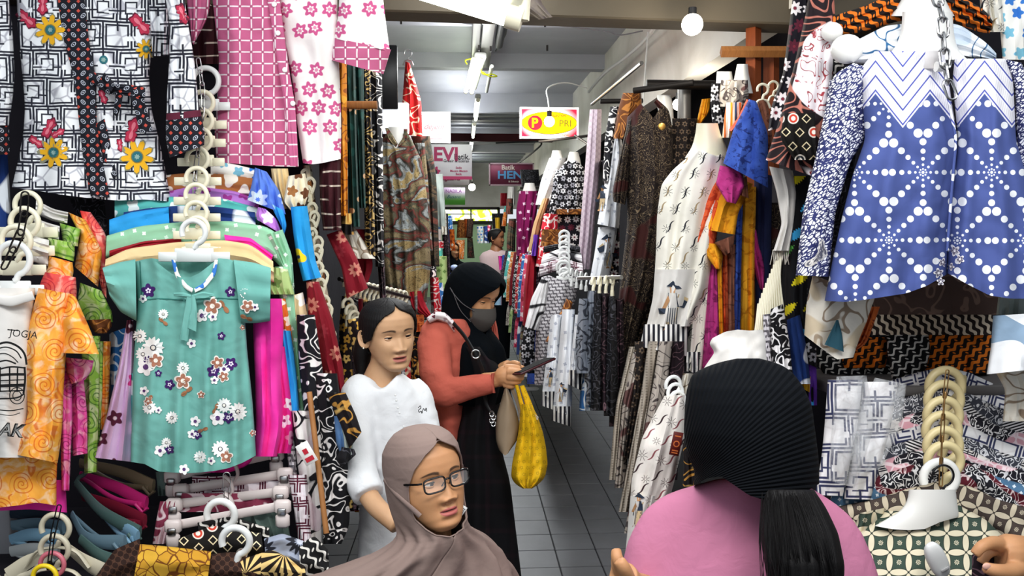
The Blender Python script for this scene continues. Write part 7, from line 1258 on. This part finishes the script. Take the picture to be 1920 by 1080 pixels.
def wmesh(pieces, vox, name, m, root, amp=.004, k=16, seed=1, it=6, ax=(1, .3, 2.2)):
    V, Fc = remesh(pieces, vox, it); V = wrinkle(V, amp, k, seed, ax); return wparent(mk(name, V, Fc, m, None, None, True, None, np.array(root.location)), root)
EYEM = lambda sk: [sk, M_sclera, M_iris, M_lash, M_brow]
SK1 = skinmat('skin_fair_tan', ('c69d78', 'ba906b'), 'ae605a'); SK2 = skinmat('skin_warm', ('be8b62', 'b28058'), 'b0585a'); SK3 = skinmat('skin_brown', ('9c6a48', '8e5e40'), '8a4a44')
oc = lambda key, c1, c2, sc=6, **kw: mat(key, lambda g: g.mix(g.noise(sc, 3), c1, c2), coord='Object', **kw)

# ---------- woman in the white shirt
r = empty('person', 'woman with tied back black hair in a white long sleeved shirt, lips parted', 'person', None, P(730, 625, 2.32))
hp = P(729, 624, 2.32); R = rotm(math.radians(28), math.radians(4), math.radians(-3)); B = Body(); HS = .905
T, fy = person_head(B, hp, R, HS, gaze=(math.radians(6), math.radians(14)), up=12, lo=9, mouth=.0016, ears=(-1, 1), chub=-.002)
nb = P(712, 742, 2.36); vv, ff = tubeVF(smoothpath([T((0, .018, -.03)), T((0, .024, -.10)), nb + (0, 0, .03), nb + (0, 0, -.03)], 24), np.interp(np.linspace(0, 1, 24), [0, .4, .75, 1], [.048, .048, .056, .085]), 24); B.add(vv, ff)
V, Fc = limb([(688, 925, 2.18), (708, 952, 2.14), (745, 985, 2.1)], [.028, .026, .023]); B.add(V, Fc)
V, Fc = tubeVF(pts3([(712, 735, 2.4), (720, 820, 2.4), (735, 1000, 2.4)]), [.07, .09, .09], 20); B.add(V, Fc)
B.build(EYEM(SK1), r)
zs = [.1075, .098, .085, .07, .05, .03, .01, -.008, -.02, -.035, -.05, -.065, -.078]; e = [0, 0, 6, 32, 46, 54, 60, 66, 84, 112, 122, 130, 140]
hf = lambda t, z: .0012 * np.sin(60 * t + 20 * z) * (np.cos(t) < .9) - .0015 * gs(t % (2 * PI), .35, .12) * (z > .05)
V, Fc = shell(R, hp, zs, e, [.0, .005, .008, .008, .008, .008, .007, .006, .006, .006, .006, .006, .006], [.0, .004, .006, .004, .003, .003, .003] + [.003] * 6, [.0, .006, .011, .012, .013, .013, .013, .012, .012, .012, .012, .010, .008], sc=HS, fold=hf, m=140, nrow=100)
clothobj(V, Fc, 'hair', M_hair, r, .005, out=-1)
mb = MB(); mb.tube(smoothpath([T((.0, .09, .0)), T((-.01, .125, -.03)), T((-.045, .12, -.09)), T((-.06, .10, -.15))], 20), np.interp(np.linspace(0, 1, 20), [0, .3, .7, 1], [.034, .044, .03, .014]), 20); mb.build('ponytail', M_hair, None, origin=np.array(r.location)); wparent(bpy.context.scene.objects['ponytail'], r)
for s, nm in ((-1, 'earring'),): V, Fc = ball(T((s * .0885, -.004, -.038)), .0025, 8); wparent(mk(nm, V, Fc, plain('pearl', 'f0ece0', .2, metal=.3), origin=np.array(r.location)), r)
body = loft([(700, 668, 756), (714, 656, 774), (735, 652, 788), (790, 668, 800), (850, 674, 812), (950, 674, 830), (1090, 670, 850)], d=2.36, th=.2, nu=40, nv=60, fold=0, amp=0, crum=0, flat=.9, capb=True, top=[0, 2, 14, 26, 30, 26, 14, 2, 0])
wm = oc('white_jersey', 'd6d8da', 'dfe1e3', 14, rough=.9, bump=.3, bs=22)
wmesh([closed(body), limb([(684, 722, 2.33), (674, 745, 2.3), (672, 810, 2.27), (674, 870, 2.24), (680, 902, 2.2), (692, 930, 2.17)], [.05, .056, .05, .048, .049, .046]), limb([(762, 725, 2.36), (780, 750, 2.36), (798, 820, 2.34), (806, 900, 2.3)], [.045, .05, .045, .042])], .0075, 'shirt', wm, r, .004, 20, 5)
a = np.linspace(0, 2 * PI, 40, endpoint=False); ring = nb + np.stack([.062 * np.cos(a) * 1.02 + .0, .055 * np.sin(a) - .012, .012 - .012 * (np.sin(a) < 0) * np.abs(np.sin(a)) * 3 + .006], -1); V, Fc = tubeVF(ring @ np.eye(3), .006, 8, closed=True); wparent(mk('collar', V, Fc, wm, origin=np.array(r.location)), r)
def onfront(x, y, d, rad, nm, m, root, sq=.4): V, Fc = ball(P(x, y, d), rad, 8, (1, sq, 1)); return wparent(mk(nm, V, Fc, m, origin=np.array(root.location)), root)
for k, (x, y) in enumerate(((741, 741), (743, 751), (746, 765), (749, 774), (757, 800))): onfront(x, y, 2.25 - .001 * k, .0032, 'button', M_white, r)
q, Fc = ribbonpx([(784, 765), (788, 761), (789, 765), (785, 769), (786, 773), (790, 771), (791, 775), (794, 766), (797, 770), (799, 765), (800, 772)], 1.4); wparent(mk('printed_letters', Pn(q[:, 0], q[:, 1], 2.245), Fc, plain('black_ink', '181818', .8), origin=np.array(r.location)), r)
V, Fc = tubeVF(nb + np.stack([.058 * np.cos(a), .06 * np.sin(a) - .012, .03 + .02 * np.sin(a)], -1), .0008, 5, closed=True); wparent(mk('necklace', V, Fc, plain('gold', 'c89c50', .3, metal=.8), origin=np.array(r.location)), r)

# ---------- woman in glasses and taupe hijab
r = empty('person', 'seated woman in black framed glasses and a taupe hijab looking aside', 'person', None, P(795, 915, 1.62))
hp = P(797, 897, 1.64); yw = math.radians(34); R = rotm(yw, math.radians(-10), math.radians(-4)); B = Body(); HS = .885
T, fy = person_head(B, hp, R, HS, gaze=(math.radians(16), math.radians(2)), up=19, lo=10, ears=(), chub=.004, browz=.002)
V, Fc = tubeVF(smoothpath([T((0, .018, -.03)), T((0, .03, -.12)), T((0, .04, -.2))], 12), .05, 20); B.add(V, Fc); V, Fc = tubeVF(pts3([(765, 1090, 1.72), (765, 1300, 1.72)]), [.13, .16], 20); B.add(V, Fc); B.build(EYEM(SK2), r)
M_taupe = oc('taupe_crepe', '7c6a64', '857169', 3, rough=.88, bump=.1, bs=60)
bc = P(752, 897, 1.66)
def hfold(t, z):
    low = ss_(-z, .11, .3); n = nz(np.cos(t) * 3 + 2, np.sin(t) * 3 + z * 4, 9)
    return .0012 * np.sin(7 * t + z * 40) * (z < .02) + low * (.012 * np.sin(9 * t + 1 + 3 * z) + .008 * np.sin(17 * t + z * 9) + .010 * n) + .004 * ss_(-z, .08, .13) * np.sin(14 * (t + z * 6))
zs = [.126, .122, .112, .098, .088, .07, .04, .0, -.04, -.07, -.095, -.112, -.124, -.14, -.17, -.20, -.24, -.29, -.36, -.5]
e = [0, 0, 0, 0, 6, 27, 47, 60, 62, 58, 44, 28, 0, 0, 0, 0, 0, 0, 0, 0]
w = [.0005, .028, .052, .066, .072, .081, .084, .084, .082, .079, .075, .074, .078, .098, .155, .205, .25, .285, .305, .32]
f = [.0005, .032, .062, .082, .090, .098, .100, .095, .090, .089, .088, .086, .086, .088, .095, .11, .13, .15, .165, .175]
b = [.0005, .035, .060, .078, .088, .102, .110, .112, .108, .102, .098, .094, .092, .095, .105, .12, .135, .15, .16, .17]
V, Fc = shell(R, hp, zs, e, w, f, b, m=200, nrow=230, sc=HS, relative=False, fold=hfold, bc=bc, byaw=math.radians(8), zmix=(-.115, -.27)); clothobj(V, Fc, 'hijab', M_taupe, r, .003)
rim = V[:, 0], V[:, -1]
zz = np.interp(np.linspace(0, 1, 230), np.linspace(0, 1, 20), zs)
sel = (zz < .092) & (zz > -.122); loop = np.concatenate([rim[0][sel], rim[1][sel][::-1]]); vv, ff = tubeVF(loop, .0016, 6, closed=True); wparent(mk('hijab_hem', vv, ff, M_taupe, origin=np.array(r.location)), r)
band = [(-.080, .045, .014), (-.0835, .0, -.010), (-.0812, -.03, -.026), (-.0745, -.053, -.043), (-.064, -.066, -.062)]
MBb = MB(); MBb.tube(smoothpath([T(q) for q in band], 20), .0055, 8, flat=.5); wparent(MBb.build('tie_band', M_taupe, origin=np.array(r.location)), r)
# glasses
g = Gm('lens_glass'); g.fin('ffffff', rough=.03, bump=0, spec=.6); g.bsdf.inputs['Alpha'].default_value = .1; fm = plain('frame_black', '0c0c0e', .25, spec=.6); gl = []
mb = MB(); gy = -.0985
for s in (-1, 1):
    q = np.linspace(0, 2 * PI, 40, endpoint=False); n_ = 4.2; lx = s * .0328 + .0256 * np.sign(np.cos(q)) * np.abs(np.cos(q)) ** (2 / n_) * (1 + .06 * np.sin(q)); lz = .0005 + .0158 * np.sign(np.sin(q)) * np.abs(np.sin(q)) ** (2 / n_); ly = gy + .35 * (np.abs(lx) - .01) ** 2 * 12 * .5
    lp = np.stack([lx, ly, lz], -1); mb.tube(T(lp), .0019, 6, closed=True); rimt = [T(lp)]; mk_ = T(lp * np.array([1, 1, 1])); gl.append(mk_)
    mb.tube(smoothpath([T((s * .060, gy + .0085, .010)), T((s * .068, gy + .018, .010)), T((s * .0745, -.05, .009)), T((s * .078, .0, .006))], 14), .0022, 6, flat=.5)
    mb.tube([T((s * .008, gy + .004, .0)), T((s * .0105, gy + .012, -.008))], .0012, 6)
mb.tube(smoothpath([T((-.0075, gy + .001, .005)), T((0, gy - .001, .008)), T((.0075, gy + .001, .005))], 8), .0019, 6)
go = wparent(mb.build('glasses', fm, origin=np.array(r.location)), r)
for lp in gl:
    o = mk('lens', lp - np.array(r.location), [list(range(40))], g.mat, go, smooth=False)
t_ = empty('paper_slip', 'small white printed slip held up beside the taupe hijab', 'paper', None, P(865, 958, 1.62), (0, .6, 0)); MB().box((0, 0, 0), (.014, .001, .024), bev=.0004).build('slip', M_white, t_)
for k in range(4): MB().box((0, -.001, .007 - .004 * k), (.010, .0006, .001)).build('print_line', M_black, t_)

# ---------- masked woman with phone
r = empty('person', 'woman in black hijab, grey face mask and coral jacket looking down at a phone', 'person', None, P(885, 560, 2.86))
hp = P(889, 549, 2.9); yw = math.radians(50); R = rotm(yw, math.radians(24), 0); B = Body(); HS = .93
T, fy = person_head(B, hp, R, HS, gaze=(0, .4), up=4, lo=8, ears=())
V, Fc = tubeVF(smoothpath([T((0, .02, -.03)), P(872, 640, 2.92), P(868, 760, 2.92)], 12), [.05] * 12, 16); B.add(V, Fc); V, Fc = limb([(868, 700, 2.92), (872, 800, 2.92), (880, 1000, 2.92)], [.07, .08, .08]); B.add(V, Fc)
# near hand: palm, four fingers curled under the phone, thumb above; far hand behind
HN = [limb([(905, 716, 2.72), (928, 712, 2.72), (942, 708, 2.72)], [.031, .027, .03]), limb([(938, 708, 2.72), (950, 704, 2.71), (960, 702, 2.71)], [.032, .036, .026]),
      limb([(948, 690, 2.70), (963, 689, 2.69), (976, 691, 2.69)], [.014, .0115, .009]), limb([(952, 697, 2.68), (970, 697, 2.67), (984, 700, 2.68)], [.0145, .012, .0095]), limb([(952, 706, 2.68), (968, 708, 2.67), (981, 708, 2.68)], [.0145, .012, .0095]), limb([(950, 714, 2.69), (965, 716, 2.68), (976, 714, 2.69)], [.014, .0115, .009]), limb([(946, 720, 2.70), (958, 724, 2.69), (968, 721, 2.70)], [.013, .0105, .008])]
HFh = [limb([(930, 700, 2.86), (945, 692, 2.84), (955, 688, 2.82)], [.026, .026, .026]), limb([(952, 686, 2.82), (964, 681, 2.79), (974, 683, 2.77)], [.014, .011, .0085]), limb([(955, 690, 2.82), (970, 688, 2.8), (982, 690, 2.78)], [.013, .0105, .008]), limb([(956, 695, 2.82), (972, 695, 2.8), (982, 697, 2.79)], [.013, .0105, .008]), limb([(955, 700, 2.82), (968, 703, 2.8), (978, 704, 2.79)], [.012, .0095, .008])]
for hh in (HN, HFh): V, Fc = remesh(hh, .0028, 3); B.add(V, Fc)
B.build(EYEM(SK2), r)
M_bh = oc('black_hijab', '04070a', '070b10', 5, rough=1, bump=.15, bs=30, spec=.08)
zs = [.122, .116, .105, .094, .08, .05, .015, -.02, -.05, -.08, -.11, -.14, -.18, -.24, -.32, -.42]; e = [0, 0, 0, 0, 14, 34, 44, 50, 52, 44, 22, 0, 0, 0, 0, 0]
w = [.003, .035, .058, .07, .08, .09, .092, .09, .088, .086, .086, .092, .10, .115, .125, .13]; f = [.003, .045, .08, .102, .116, .118, .108, .10, .098, .10, .10, .10, .11, .125, .135, .14]; b = [.003, .035, .06, .08, .095, .112, .122, .125, .122, .115, .11, .11, .11, .11, .1, .1]
def bf(t, z): return ss_(-z, .06, .25) * (.006 * np.sin(8 * t + 6 * z) + .006 * nz(np.cos(t) * 3, np.sin(t) * 3 + z * 5, 4)) + .001 * np.sin(5 * t + 30 * z)
V, Fc = shell(R, hp, zs, e, w, f, b, m=150, nrow=150, sc=HS, relative=False, fold=bf, bc=P(886, 546, 2.88), byaw=math.radians(48), zmix=(-.08, -.22)); clothobj(V, Fc, 'hijab', M_bh, r, .003)
u = np.linspace(-1, 1, 30)[None]; v = np.linspace(0, 1, 26)[:, None]; zt = -.014 - .02 * np.abs(u) ** 1.5; zb_ = -.117 + .035 * np.abs(u) ** 1.6; z = zt + (zb_ - zt) * v
x = .067 * np.sign(u) * np.abs(u) ** .9 * (1 - .05 * (2 * v - 1) ** 2); y = -.122 * (1 - .42 * np.abs(u) ** 1.7) + .022 * np.abs(v - .48) ** 1.6 * 2.2 - .004 * np.sin(v * PI)
MV = T(np.stack([x + 0 * v, y, z], -1).reshape(-1, 3)); mo = clothobj(MV, gridfaces(26, 30, False), 'face_mask', oc('mask_grey', '3f3c3b', '47443f', 8, rough=.85, bump=.1), r, .0025, out=-1)
mb = MB()
for zz_ in (-.036, -.082): mb.tube(smoothpath([T((-.064, -.075, zz_)), T((-.092, -.03, zz_ * .6 - .002)), T((-.1, .02, -.005)), T((-.098, .045, .006))], 16), .0016, 6)
mo2 = wparent(mb.build('mask_strap', plain('strap_grey', '4a484a', .7), origin=np.array(r.location)), r)
M_coral = oc('coral_fleece', 'ac5244', 'b85c4c', 10, rough=.95, bump=.25, bs=40)
jb = loft([(598, 812, 872), (612, 802, 886), (640, 794, 890), (700, 796, 880), (760, 802, 876), (800, 814, 868), (830, 826, 860), (853, 838, 854)], d=2.9, th=.24, nu=26, nv=34, fold=0, amp=0, crum=0, flat=.9, capb=True, hem=[-22, -10, 0, 2, 0])
wmesh([closed(jb), limb([(826, 612, 2.86), (815, 640, 2.8), (818, 700, 2.74), (828, 735, 2.7), (850, 733, 2.7), (890, 724, 2.7), (924, 719, 2.71)], [.05, .06, .056, .05, .048, .04, .034])], .0065, 'jacket', M_coral, r, .0065, 20, 3, it=4)
part(loft([(921, 700), (919, 718), (922, 737)], [(928, 699), (926, 718), (929, 737)], d=2.71, th=.075, nu=14, nv=8, fold=0, amp=0, crum=.001, flat=1), 'jacket_cuff', M_coral, r)
part(loft([(588, 914, 926), (610, 918, 932), (640, 922, 936)], d=3.0, th=.06, nu=12, nv=12, amp=.004), 'jacket_front', M_coral, r)
part(loft([(800, 596), (815, 584), (834, 586), (852, 602)], [(806, 606), (820, 600), (838, 606), (852, 624)], d=2.79, th=.07, nu=20, nv=40, fold=1, amp=.004, crum=.002, flat=.9), 'jacket_hood', mat('hood_dots', flowers('cfc8c8', ['5a2430', '9a8a90'], .02, .35, 3, .4, sparse=.3), rough=.9, bump=.2), r)
part(loft([(650, 866, 905), (690, 866, 946), (740, 868, 938), (800, 858, 935), (850, 845, 942), (900, 838, 956), (1000, 828, 968), (1100, 820, 980), (1360, 800, 1010)], d=2.92, th=.3, nu=40, nv=60, fold=2.5, amp=.025, crum=.008), 'dress', mat('dark_plaid', plaid('0b0b0f', '1d1016'), rough=.95, bump=.2), r)
mb = MB(); mb.tube(smoothpath([P(850, 606, 2.75), P(872, 632, 2.72), (P(892, 668, 2.7)), P(906, 700, 2.72), P(912, 760, 2.74), P(935, 790, 2.72)], 30), .008, 8, flat=.4); wparent(mb.build('bag_strap', M_black, origin=np.array(r.location)), r)
mb = MB(); mb.tube(P(892, 664, 2.68) + np.stack([.014 * np.cos(a), 0 * a, .014 * np.sin(a)], -1), .0025, 6, closed=True); wparent(mb.build('buckle', M_steel, origin=np.array(r.location)), r)
# bags, phone
r = empty('handbag', 'beige leather handbag with a dark strap and metal clasp', 'handbag', None, P(955, 790, 2.74))
part(loft([(728, 946, 952), (750, 940, 962), (775, 932, 970), (800, 929, 974), (830, 930, 970), (850, 936, 958)], d=2.74, th=.12, nu=24, nv=26, fold=1, amp=.004, crum=.004, flat=.8, capb=True, hem=[-6, 0, 4, 0, -8]), 'bag_body', oc('beige_leather', '8e7c68', '99876f', 6, rough=.5, bump=.1), r)
mb = MB(); mb.tube(smoothpath([P(945, 742, 2.7), P(950, 722, 2.72), P(958, 726, 2.7), P(972, 760, 2.7), P(974, 785, 2.7)], 20), .006, 8, flat=.5); wparent(mb.build('handle', MATS['beige_leather'], origin=np.array(r.location)), r)
mb = MB(); [mb.tube(P(922 + (k % 2) * 3, 776 + 6 * k, 2.68) + np.stack([.007 * np.cos(a), .003 * np.sin(a), .009 * np.sin(a)], -1), .0018, 5, closed=True) for k in range(4)]; o = wparent(mb.build('metal_clasp', M_steel, origin=np.array(r.location)), r); o['kind'] = 'stuff'
r = empty('shopping_bag', 'bulging yellow cloth bag with brown print hanging from the masked shopper hand', 'bag', None, P(990, 820, 2.7))
ym = mat('yellow_bag', lambda g: g.mix(g.gt(g.noise(6, 2), .45, .3), flowers('d0a008', ['a88408'], .022, .3, 5, .3, ring=.5)(g), flowers('dcb010', ['b89210'], .022, .3, 5, .3, ring=.5)(g)), rough=.7, bump=.5, bs=12)
part(loft([(758, 976, 996), (780, 975, 1008), (810, 972, 1018), (840, 966, 1024), (870, 960, 1027), (895, 958, 1022), (908, 966, 1010), (916, 980, 998)], d=2.7, th=.2, nu=34, nv=44, fold=3, amp=.012, crum=.014, flat=.9, capb=True), 'bag_body', ym, r)
for L_, R_ in (([(965, 722), (974, 760), (980, 790)], [(972, 722), (984, 765), (996, 800)]), ([(974, 724), (982, 750), (990, 780)], [(983, 722), (996, 752), (1008, 785)])): part(loft(L_, R_, d=2.66, th=.03, nu=10, nv=20, fold=1, amp=.004), 'handle', ym, r)
part(loft([(994, 772), (1002, 776), (1010, 782)], [(992, 778), (1000, 782), (1008, 788)], d=2.64, th=.02, nu=6, nv=8), 'folded_edge', m_('cream'), r)
r = empty('phone', 'dark phone in a maroon case held in both hands', 'phone', None, P(1000, 688, 2.68)); A_, B_ = P(978, 697, 2.66) - P(1000, 688, 2.68), P(1023, 677, 2.72) - P(1000, 688, 2.68); dx = (B_ - A_) / np.linalg.norm(B_ - A_); up_ = np.array([-dx[2], 0, dx[0]]); RM = np.stack([dx, np.cross(up_, dx), up_], 1)
MB().box((A_ + B_) / 2, (np.linalg.norm(B_ - A_) + .05, .07, .009), rot=RM, bev=.003).build('case', plain('phone_maroon', '3a141a', .3), r); MB().box((A_ + B_) / 2 + up_ * .0055, (np.linalg.norm(B_ - A_) + .04, .064, .002), rot=RM).build('screen', plain('dark_screen', '08080a', .8, spec=.1), r)

# ---------- woman seen from behind in pleated black hijab
r = empty('person', 'woman seen from behind in a pleated black hijab and pink T-shirt with long hair', 'person', None, P(1410, 800, 1.5))
B = Body(); HP = P(1405, 806, 1.52); V, Fc, l_, h_, _b = headmesh(60, 60); B.add(V @ rotm(math.radians(170)).T + HP, Fc, 0, l_, h_)
V, Fc = limb([(1405, 830, 1.52), (1405, 930, 1.54), (1400, 1000, 1.56), (1400, 1300, 1.56)], [.045, .045, .06, .07]); B.add(V, Fc)
hand = [limb([(1215, 1110, 1.5), (1185, 1100, 1.42), (1168, 1080, 1.38)], [.03, .028, .026])] + [limb([(1170 + 0 * k, 1072 + 10 * k, 1.38 + .012 * k), (1158, 1050 + 12 * k, 1.37 + .012 * k), (1155, 1030 + 14 * k, 1.38 + .012 * k)], [.012, .011, .009]) for k in range(4)] + [limb([(1180, 1090, 1.36), (1170, 1066, 1.34), (1160, 1050, 1.34)], [.013, .012, .01])]
V, Fc = remesh(hand, .003, 3); B.add(V, Fc); B.build([SK2], r)
tee = loft([(897, 1345, 1495), (912, 1295, 1522), (924, 1252, 1540), (938, 1224, 1562), (958, 1206, 1588), (986, 1190, 1610), (1024, 1172, 1632), (1080, 1156, 1650), (1200, 1150, 1665), (1400, 1160, 1665)], d=1.55, th=.26, nu=40, nv=60, fold=0, amp=0, crum=0, flat=.9, capb=True, thp=[.35, .5, .62, .75, .9, 1, 1, 1])
wmesh([closed(tee)], .009, 'shirt', oc('pink_jersey', 'b8708e', 'c27a98', 8, rough=.92, bump=.3, bs=26), r, .007, 12, 8, it=8, ax=(1.4, .3, 1))
mb = MB(); 
def pleat(key):
    g = Gm(key); u, v = g.u, g.v; ang = g.m('ARCTAN2', v + .02, u + .03); rr, _ = g.polar(u, v); a2 = ang * 26 + g.noise(5, 1) * 1.4; h = g.abs(g.fr(a2) - .5) * 2
    return g.fin(g.mix(h * .5, '04060a', '090d13'), rough=.9, hgt=h, bd=.0022, spec=.12)
hj = loft([(672, 1382, 1424), (676, 1356, 1446), (685, 1330, 1468), (700, 1298, 1488), (728, 1288, 1508), (760, 1284, 1522), (811, 1282, 1529), (850, 1289, 1534), (880, 1303, 1536), (905, 1300, 1536)], d=1.52, th=.25, nu=70, nv=70, fold=0, amp=0, crum=.002, flat=1, uvo=(1292, 912), hem=[6, -8, -12, 6, 24, 32, 34, 32, 18, 2], sm=5, thp=[.2, .5, .75, .88, .95, 1, 1, 1, 1])
part(hj, 'hijab', pleat('pleated_black'), r)
hr = loft([(918, 1428, 1526), (950, 1426, 1548), (1000, 1424, 1572), (1060, 1434, 1584), (1140, 1450, 1580), (1200, 1480, 1550)], d=[1.43, 1.36, 1.36], th=.09, nu=50, nv=40, fold=7, amp=.004, crum=.002, flat=.8); part(hr, 'ponytail', M_hair, r)
rh = random.Random(3); mb = MB()
for i in range(90):
    s = rh.random(); x0 = 1428 + 98 * s; x1 = 1425 + 160 * s + rh.gauss(0, 7); mb.tube(smoothpath([P(x0, 925 + rh.uniform(-5, 10), 1.375), P((x0 + x1) / 2 + rh.gauss(0, 4) + 8 * (s - .3), 1005, 1.318 + rh.uniform(0, .01)), P(x1, 1095, 1.315 + rh.uniform(0, .01))], 8), .0006, 4)
o = wparent(mb.build('loose_strands', M_hair, origin=np.array(r.location)), r); o['kind'] = 'stuff'

# ---------- hand at the lower right
r = empty('person', 'bare hand of a shopper reaching in at the lower right edge, pinching dark lace', 'person', None, P(1890, 1040, 1.6)); B = Body()
hh = [limb([(2010, 1090, 1.66), (1940, 1062, 1.62), (1905, 1045, 1.6)], [.034, .032, .036]), limb([(1915, 1038, 1.6), (1890, 1036, 1.58), (1875, 1034, 1.58)], [.036, .036, .028]), limb([(1885, 1026, 1.59), (1864, 1018, 1.56), (1842, 1024, 1.54), (1827, 1040, 1.54)], [.018, .0135, .011, .0095]),
      limb([(1890, 1036, 1.59), (1868, 1030, 1.585), (1850, 1038, 1.58), (1840, 1056, 1.58)], [.017, .013, .011, .0095]), limb([(1895, 1046, 1.6), (1878, 1048, 1.61), (1862, 1058, 1.61), (1856, 1072, 1.61)], [.016, .0125, .0105, .009]), limb([(1902, 1056, 1.61), (1890, 1062, 1.63), (1878, 1072, 1.63), (1874, 1084, 1.63)], [.014, .0115, .0095, .008]), limb([(1915, 1062, 1.57), (1893, 1072, 1.53), (1868, 1070, 1.51), (1846, 1064, 1.51)], [.02, .0155, .013, .0105])]
V, Fc = remesh(hh, .0026, 3); B.add(V, Fc); V, Fc = ball(P(1850, 1062, 1.502), .0085, 10, (1, .35, .75)); B.add(V, Fc, 1); B.build([SK2, plain('nail', 'd8a898', .3)], r)
V, Fc = limb([(1955, 1076, 1.63), (1985, 1092, 1.66), (2100, 1140, 1.7)], [.05, .055, .06]); wparent(mk('dark_sleeve', V, Fc, M_bh, origin=np.array(r.location)), r)

# ---------- far people
def farperson(lab, x, y, d, yaw, skin, top, bottom, hijab=None, seated=False):
    r = empty('person', lab, 'person', None, P(x, y, d)); R = rotm(yaw); B = Body(); hp = P(x, y, d); T, _ = person_head(B, hp, R, .95, lids=True, ears=(1, -1), res=(50, 60)); o = hp
    V, Fc = tubeVF([o + (0, .02, -.04), o + (0, .03, -.2), o + (0, .04, -.6)], [.05, .09, .12], 12); B.add(V, Fc)
    arm = [o + (.1, 0, -.25), o + (.16, -.05, -.42), o + (.28, -.12, -.46), o + (.36, -.14, -.44)]; V, Fc = tubeVF(smoothpath(arm, 16), np.linspace(.04, .025, 16), 10); B.add(V, Fc); V, Fc = ball(arm[-1] + np.array([.03, 0, 0]), .035, 8, (1.3, .6, .8)); B.add(V, Fc); B.build(EYEM(skin), r)
    for q in range(4): pass
    ts = [(o + (0, .03, z), rx, ry) for z, rx, ry in ((-.13, .06, .06), (-.17, .16, .09), (-.22, .2, .11), (-.4, .17, .12), (-.62, .17, .13))]
    aa = np.linspace(0, 2 * PI, 24, endpoint=False); V = np.array([[c + np.array([rx * math.cos(t), ry * math.sin(t), 0]) for t in aa] for c, rx, ry in ts]).reshape(-1, 3); wparent(mk('shirt', V, gridfaces(5, 24, True).tolist(), top, origin=np.array(r.location)), r)
    V, Fc = tubeVF(smoothpath([o + (.14, .02, -.2), o + (.19, -.02, -.33), o + (.2, -.07, -.4)], 8), .06, 12); wparent(mk('sleeve', V, Fc, top, origin=np.array(r.location)), r)
    ts = [(o + (0, .03, z), rx, ry) for z, rx, ry in ((-.58, .175, .135), (-.8, .18, .14), (-1.4 if not seated else -.95, .15, .13))]; V = np.array([[c + np.array([rx * math.cos(t), ry * math.sin(t), 0]) for t in aa] for c, rx, ry in ts]).reshape(-1, 3); wparent(mk('trousers', V, gridfaces(3, 24, True).tolist(), bottom, origin=np.array(r.location)), r)
    if hijab:
        V, Fc = shell(R, hp, [.118, .108, .09, .05, 0, -.06, -.1, -.13, -.2, -.3], [0, 0, 14, 45, 58, 55, 30, 0, 0, 0], [.003, .05, .07, .085, .088, .085, .08, .09, .15, .18], [.003, .06, .09, .1, .095, .09, .088, .09, .12, .15], [.003, .05, .08, .105, .11, .1, .095, .1, .12, .13], m=40, nrow=30, relative=False); clothobj(V, Fc, 'hijab', hijab, r, .004)
    else:
        V, Fc = shell(R, hp, [.1075, .095, .08, .06, .03, 0, -.02, -.05], [0, 0, 30, 48, 60, 70, 95, 120], [.01] * 8, [.01] * 8, [.012] * 8, m=50, nrow=30); clothobj(V, Fc, 'hair', M_hair, r, .006)
    return r
farperson('man vendor in a pale pink polo shirt standing down the aisle', 931, 446, 9.2, math.radians(60), SK3, oc('pale_polo', 'b8a0a0', 'c8b0ae', 8), M_bh)
farperson('distant woman in a dark hijab sitting on the left of the aisle', 849, 470, 11.5, math.radians(40), SK2, M_bh, M_bh, M_bh, True)
V, Fc = ball(P(852, 502, 8), .04, 12, (1, 1, .8)); props(mk('plastic_jar', V, Fc, plain('jar_blue', 'a8b8e0', .3), origin=P(852, 502, 8)), 'round pale blue plastic jar behind the masked shopper head', 'jar')
o = MB(); o.tube([P(850, 512, 8), P(850, 540, 8)], .05, 14); props(o.build('blue_bucket', plain('bucket_blue', '2848a8', .4), origin=P(850, 512, 8)), 'small blue bucket under the pale blue jar', 'bucket')
o = MB().tube([P(934, 548, 5), P(934, 572, 5)], .022, 14).build('plastic_cup', plain('cup_blue', '8ab0c8', .3), origin=P(934, 548, 5)); props(o, 'small light blue plastic cup hanging by the dark red dress', 'cup')
o = MB(); [o.add(*ball(P(x, 729, 7.9 * .78), .03, 8, (1.4, .8, .5))) for x in (993, 1001)]; props(o.build('crumpled_tissue', M_white, origin=P(997, 729, 6.1)), 'crumpled white tissue lying on the aisle floor', 'litter')
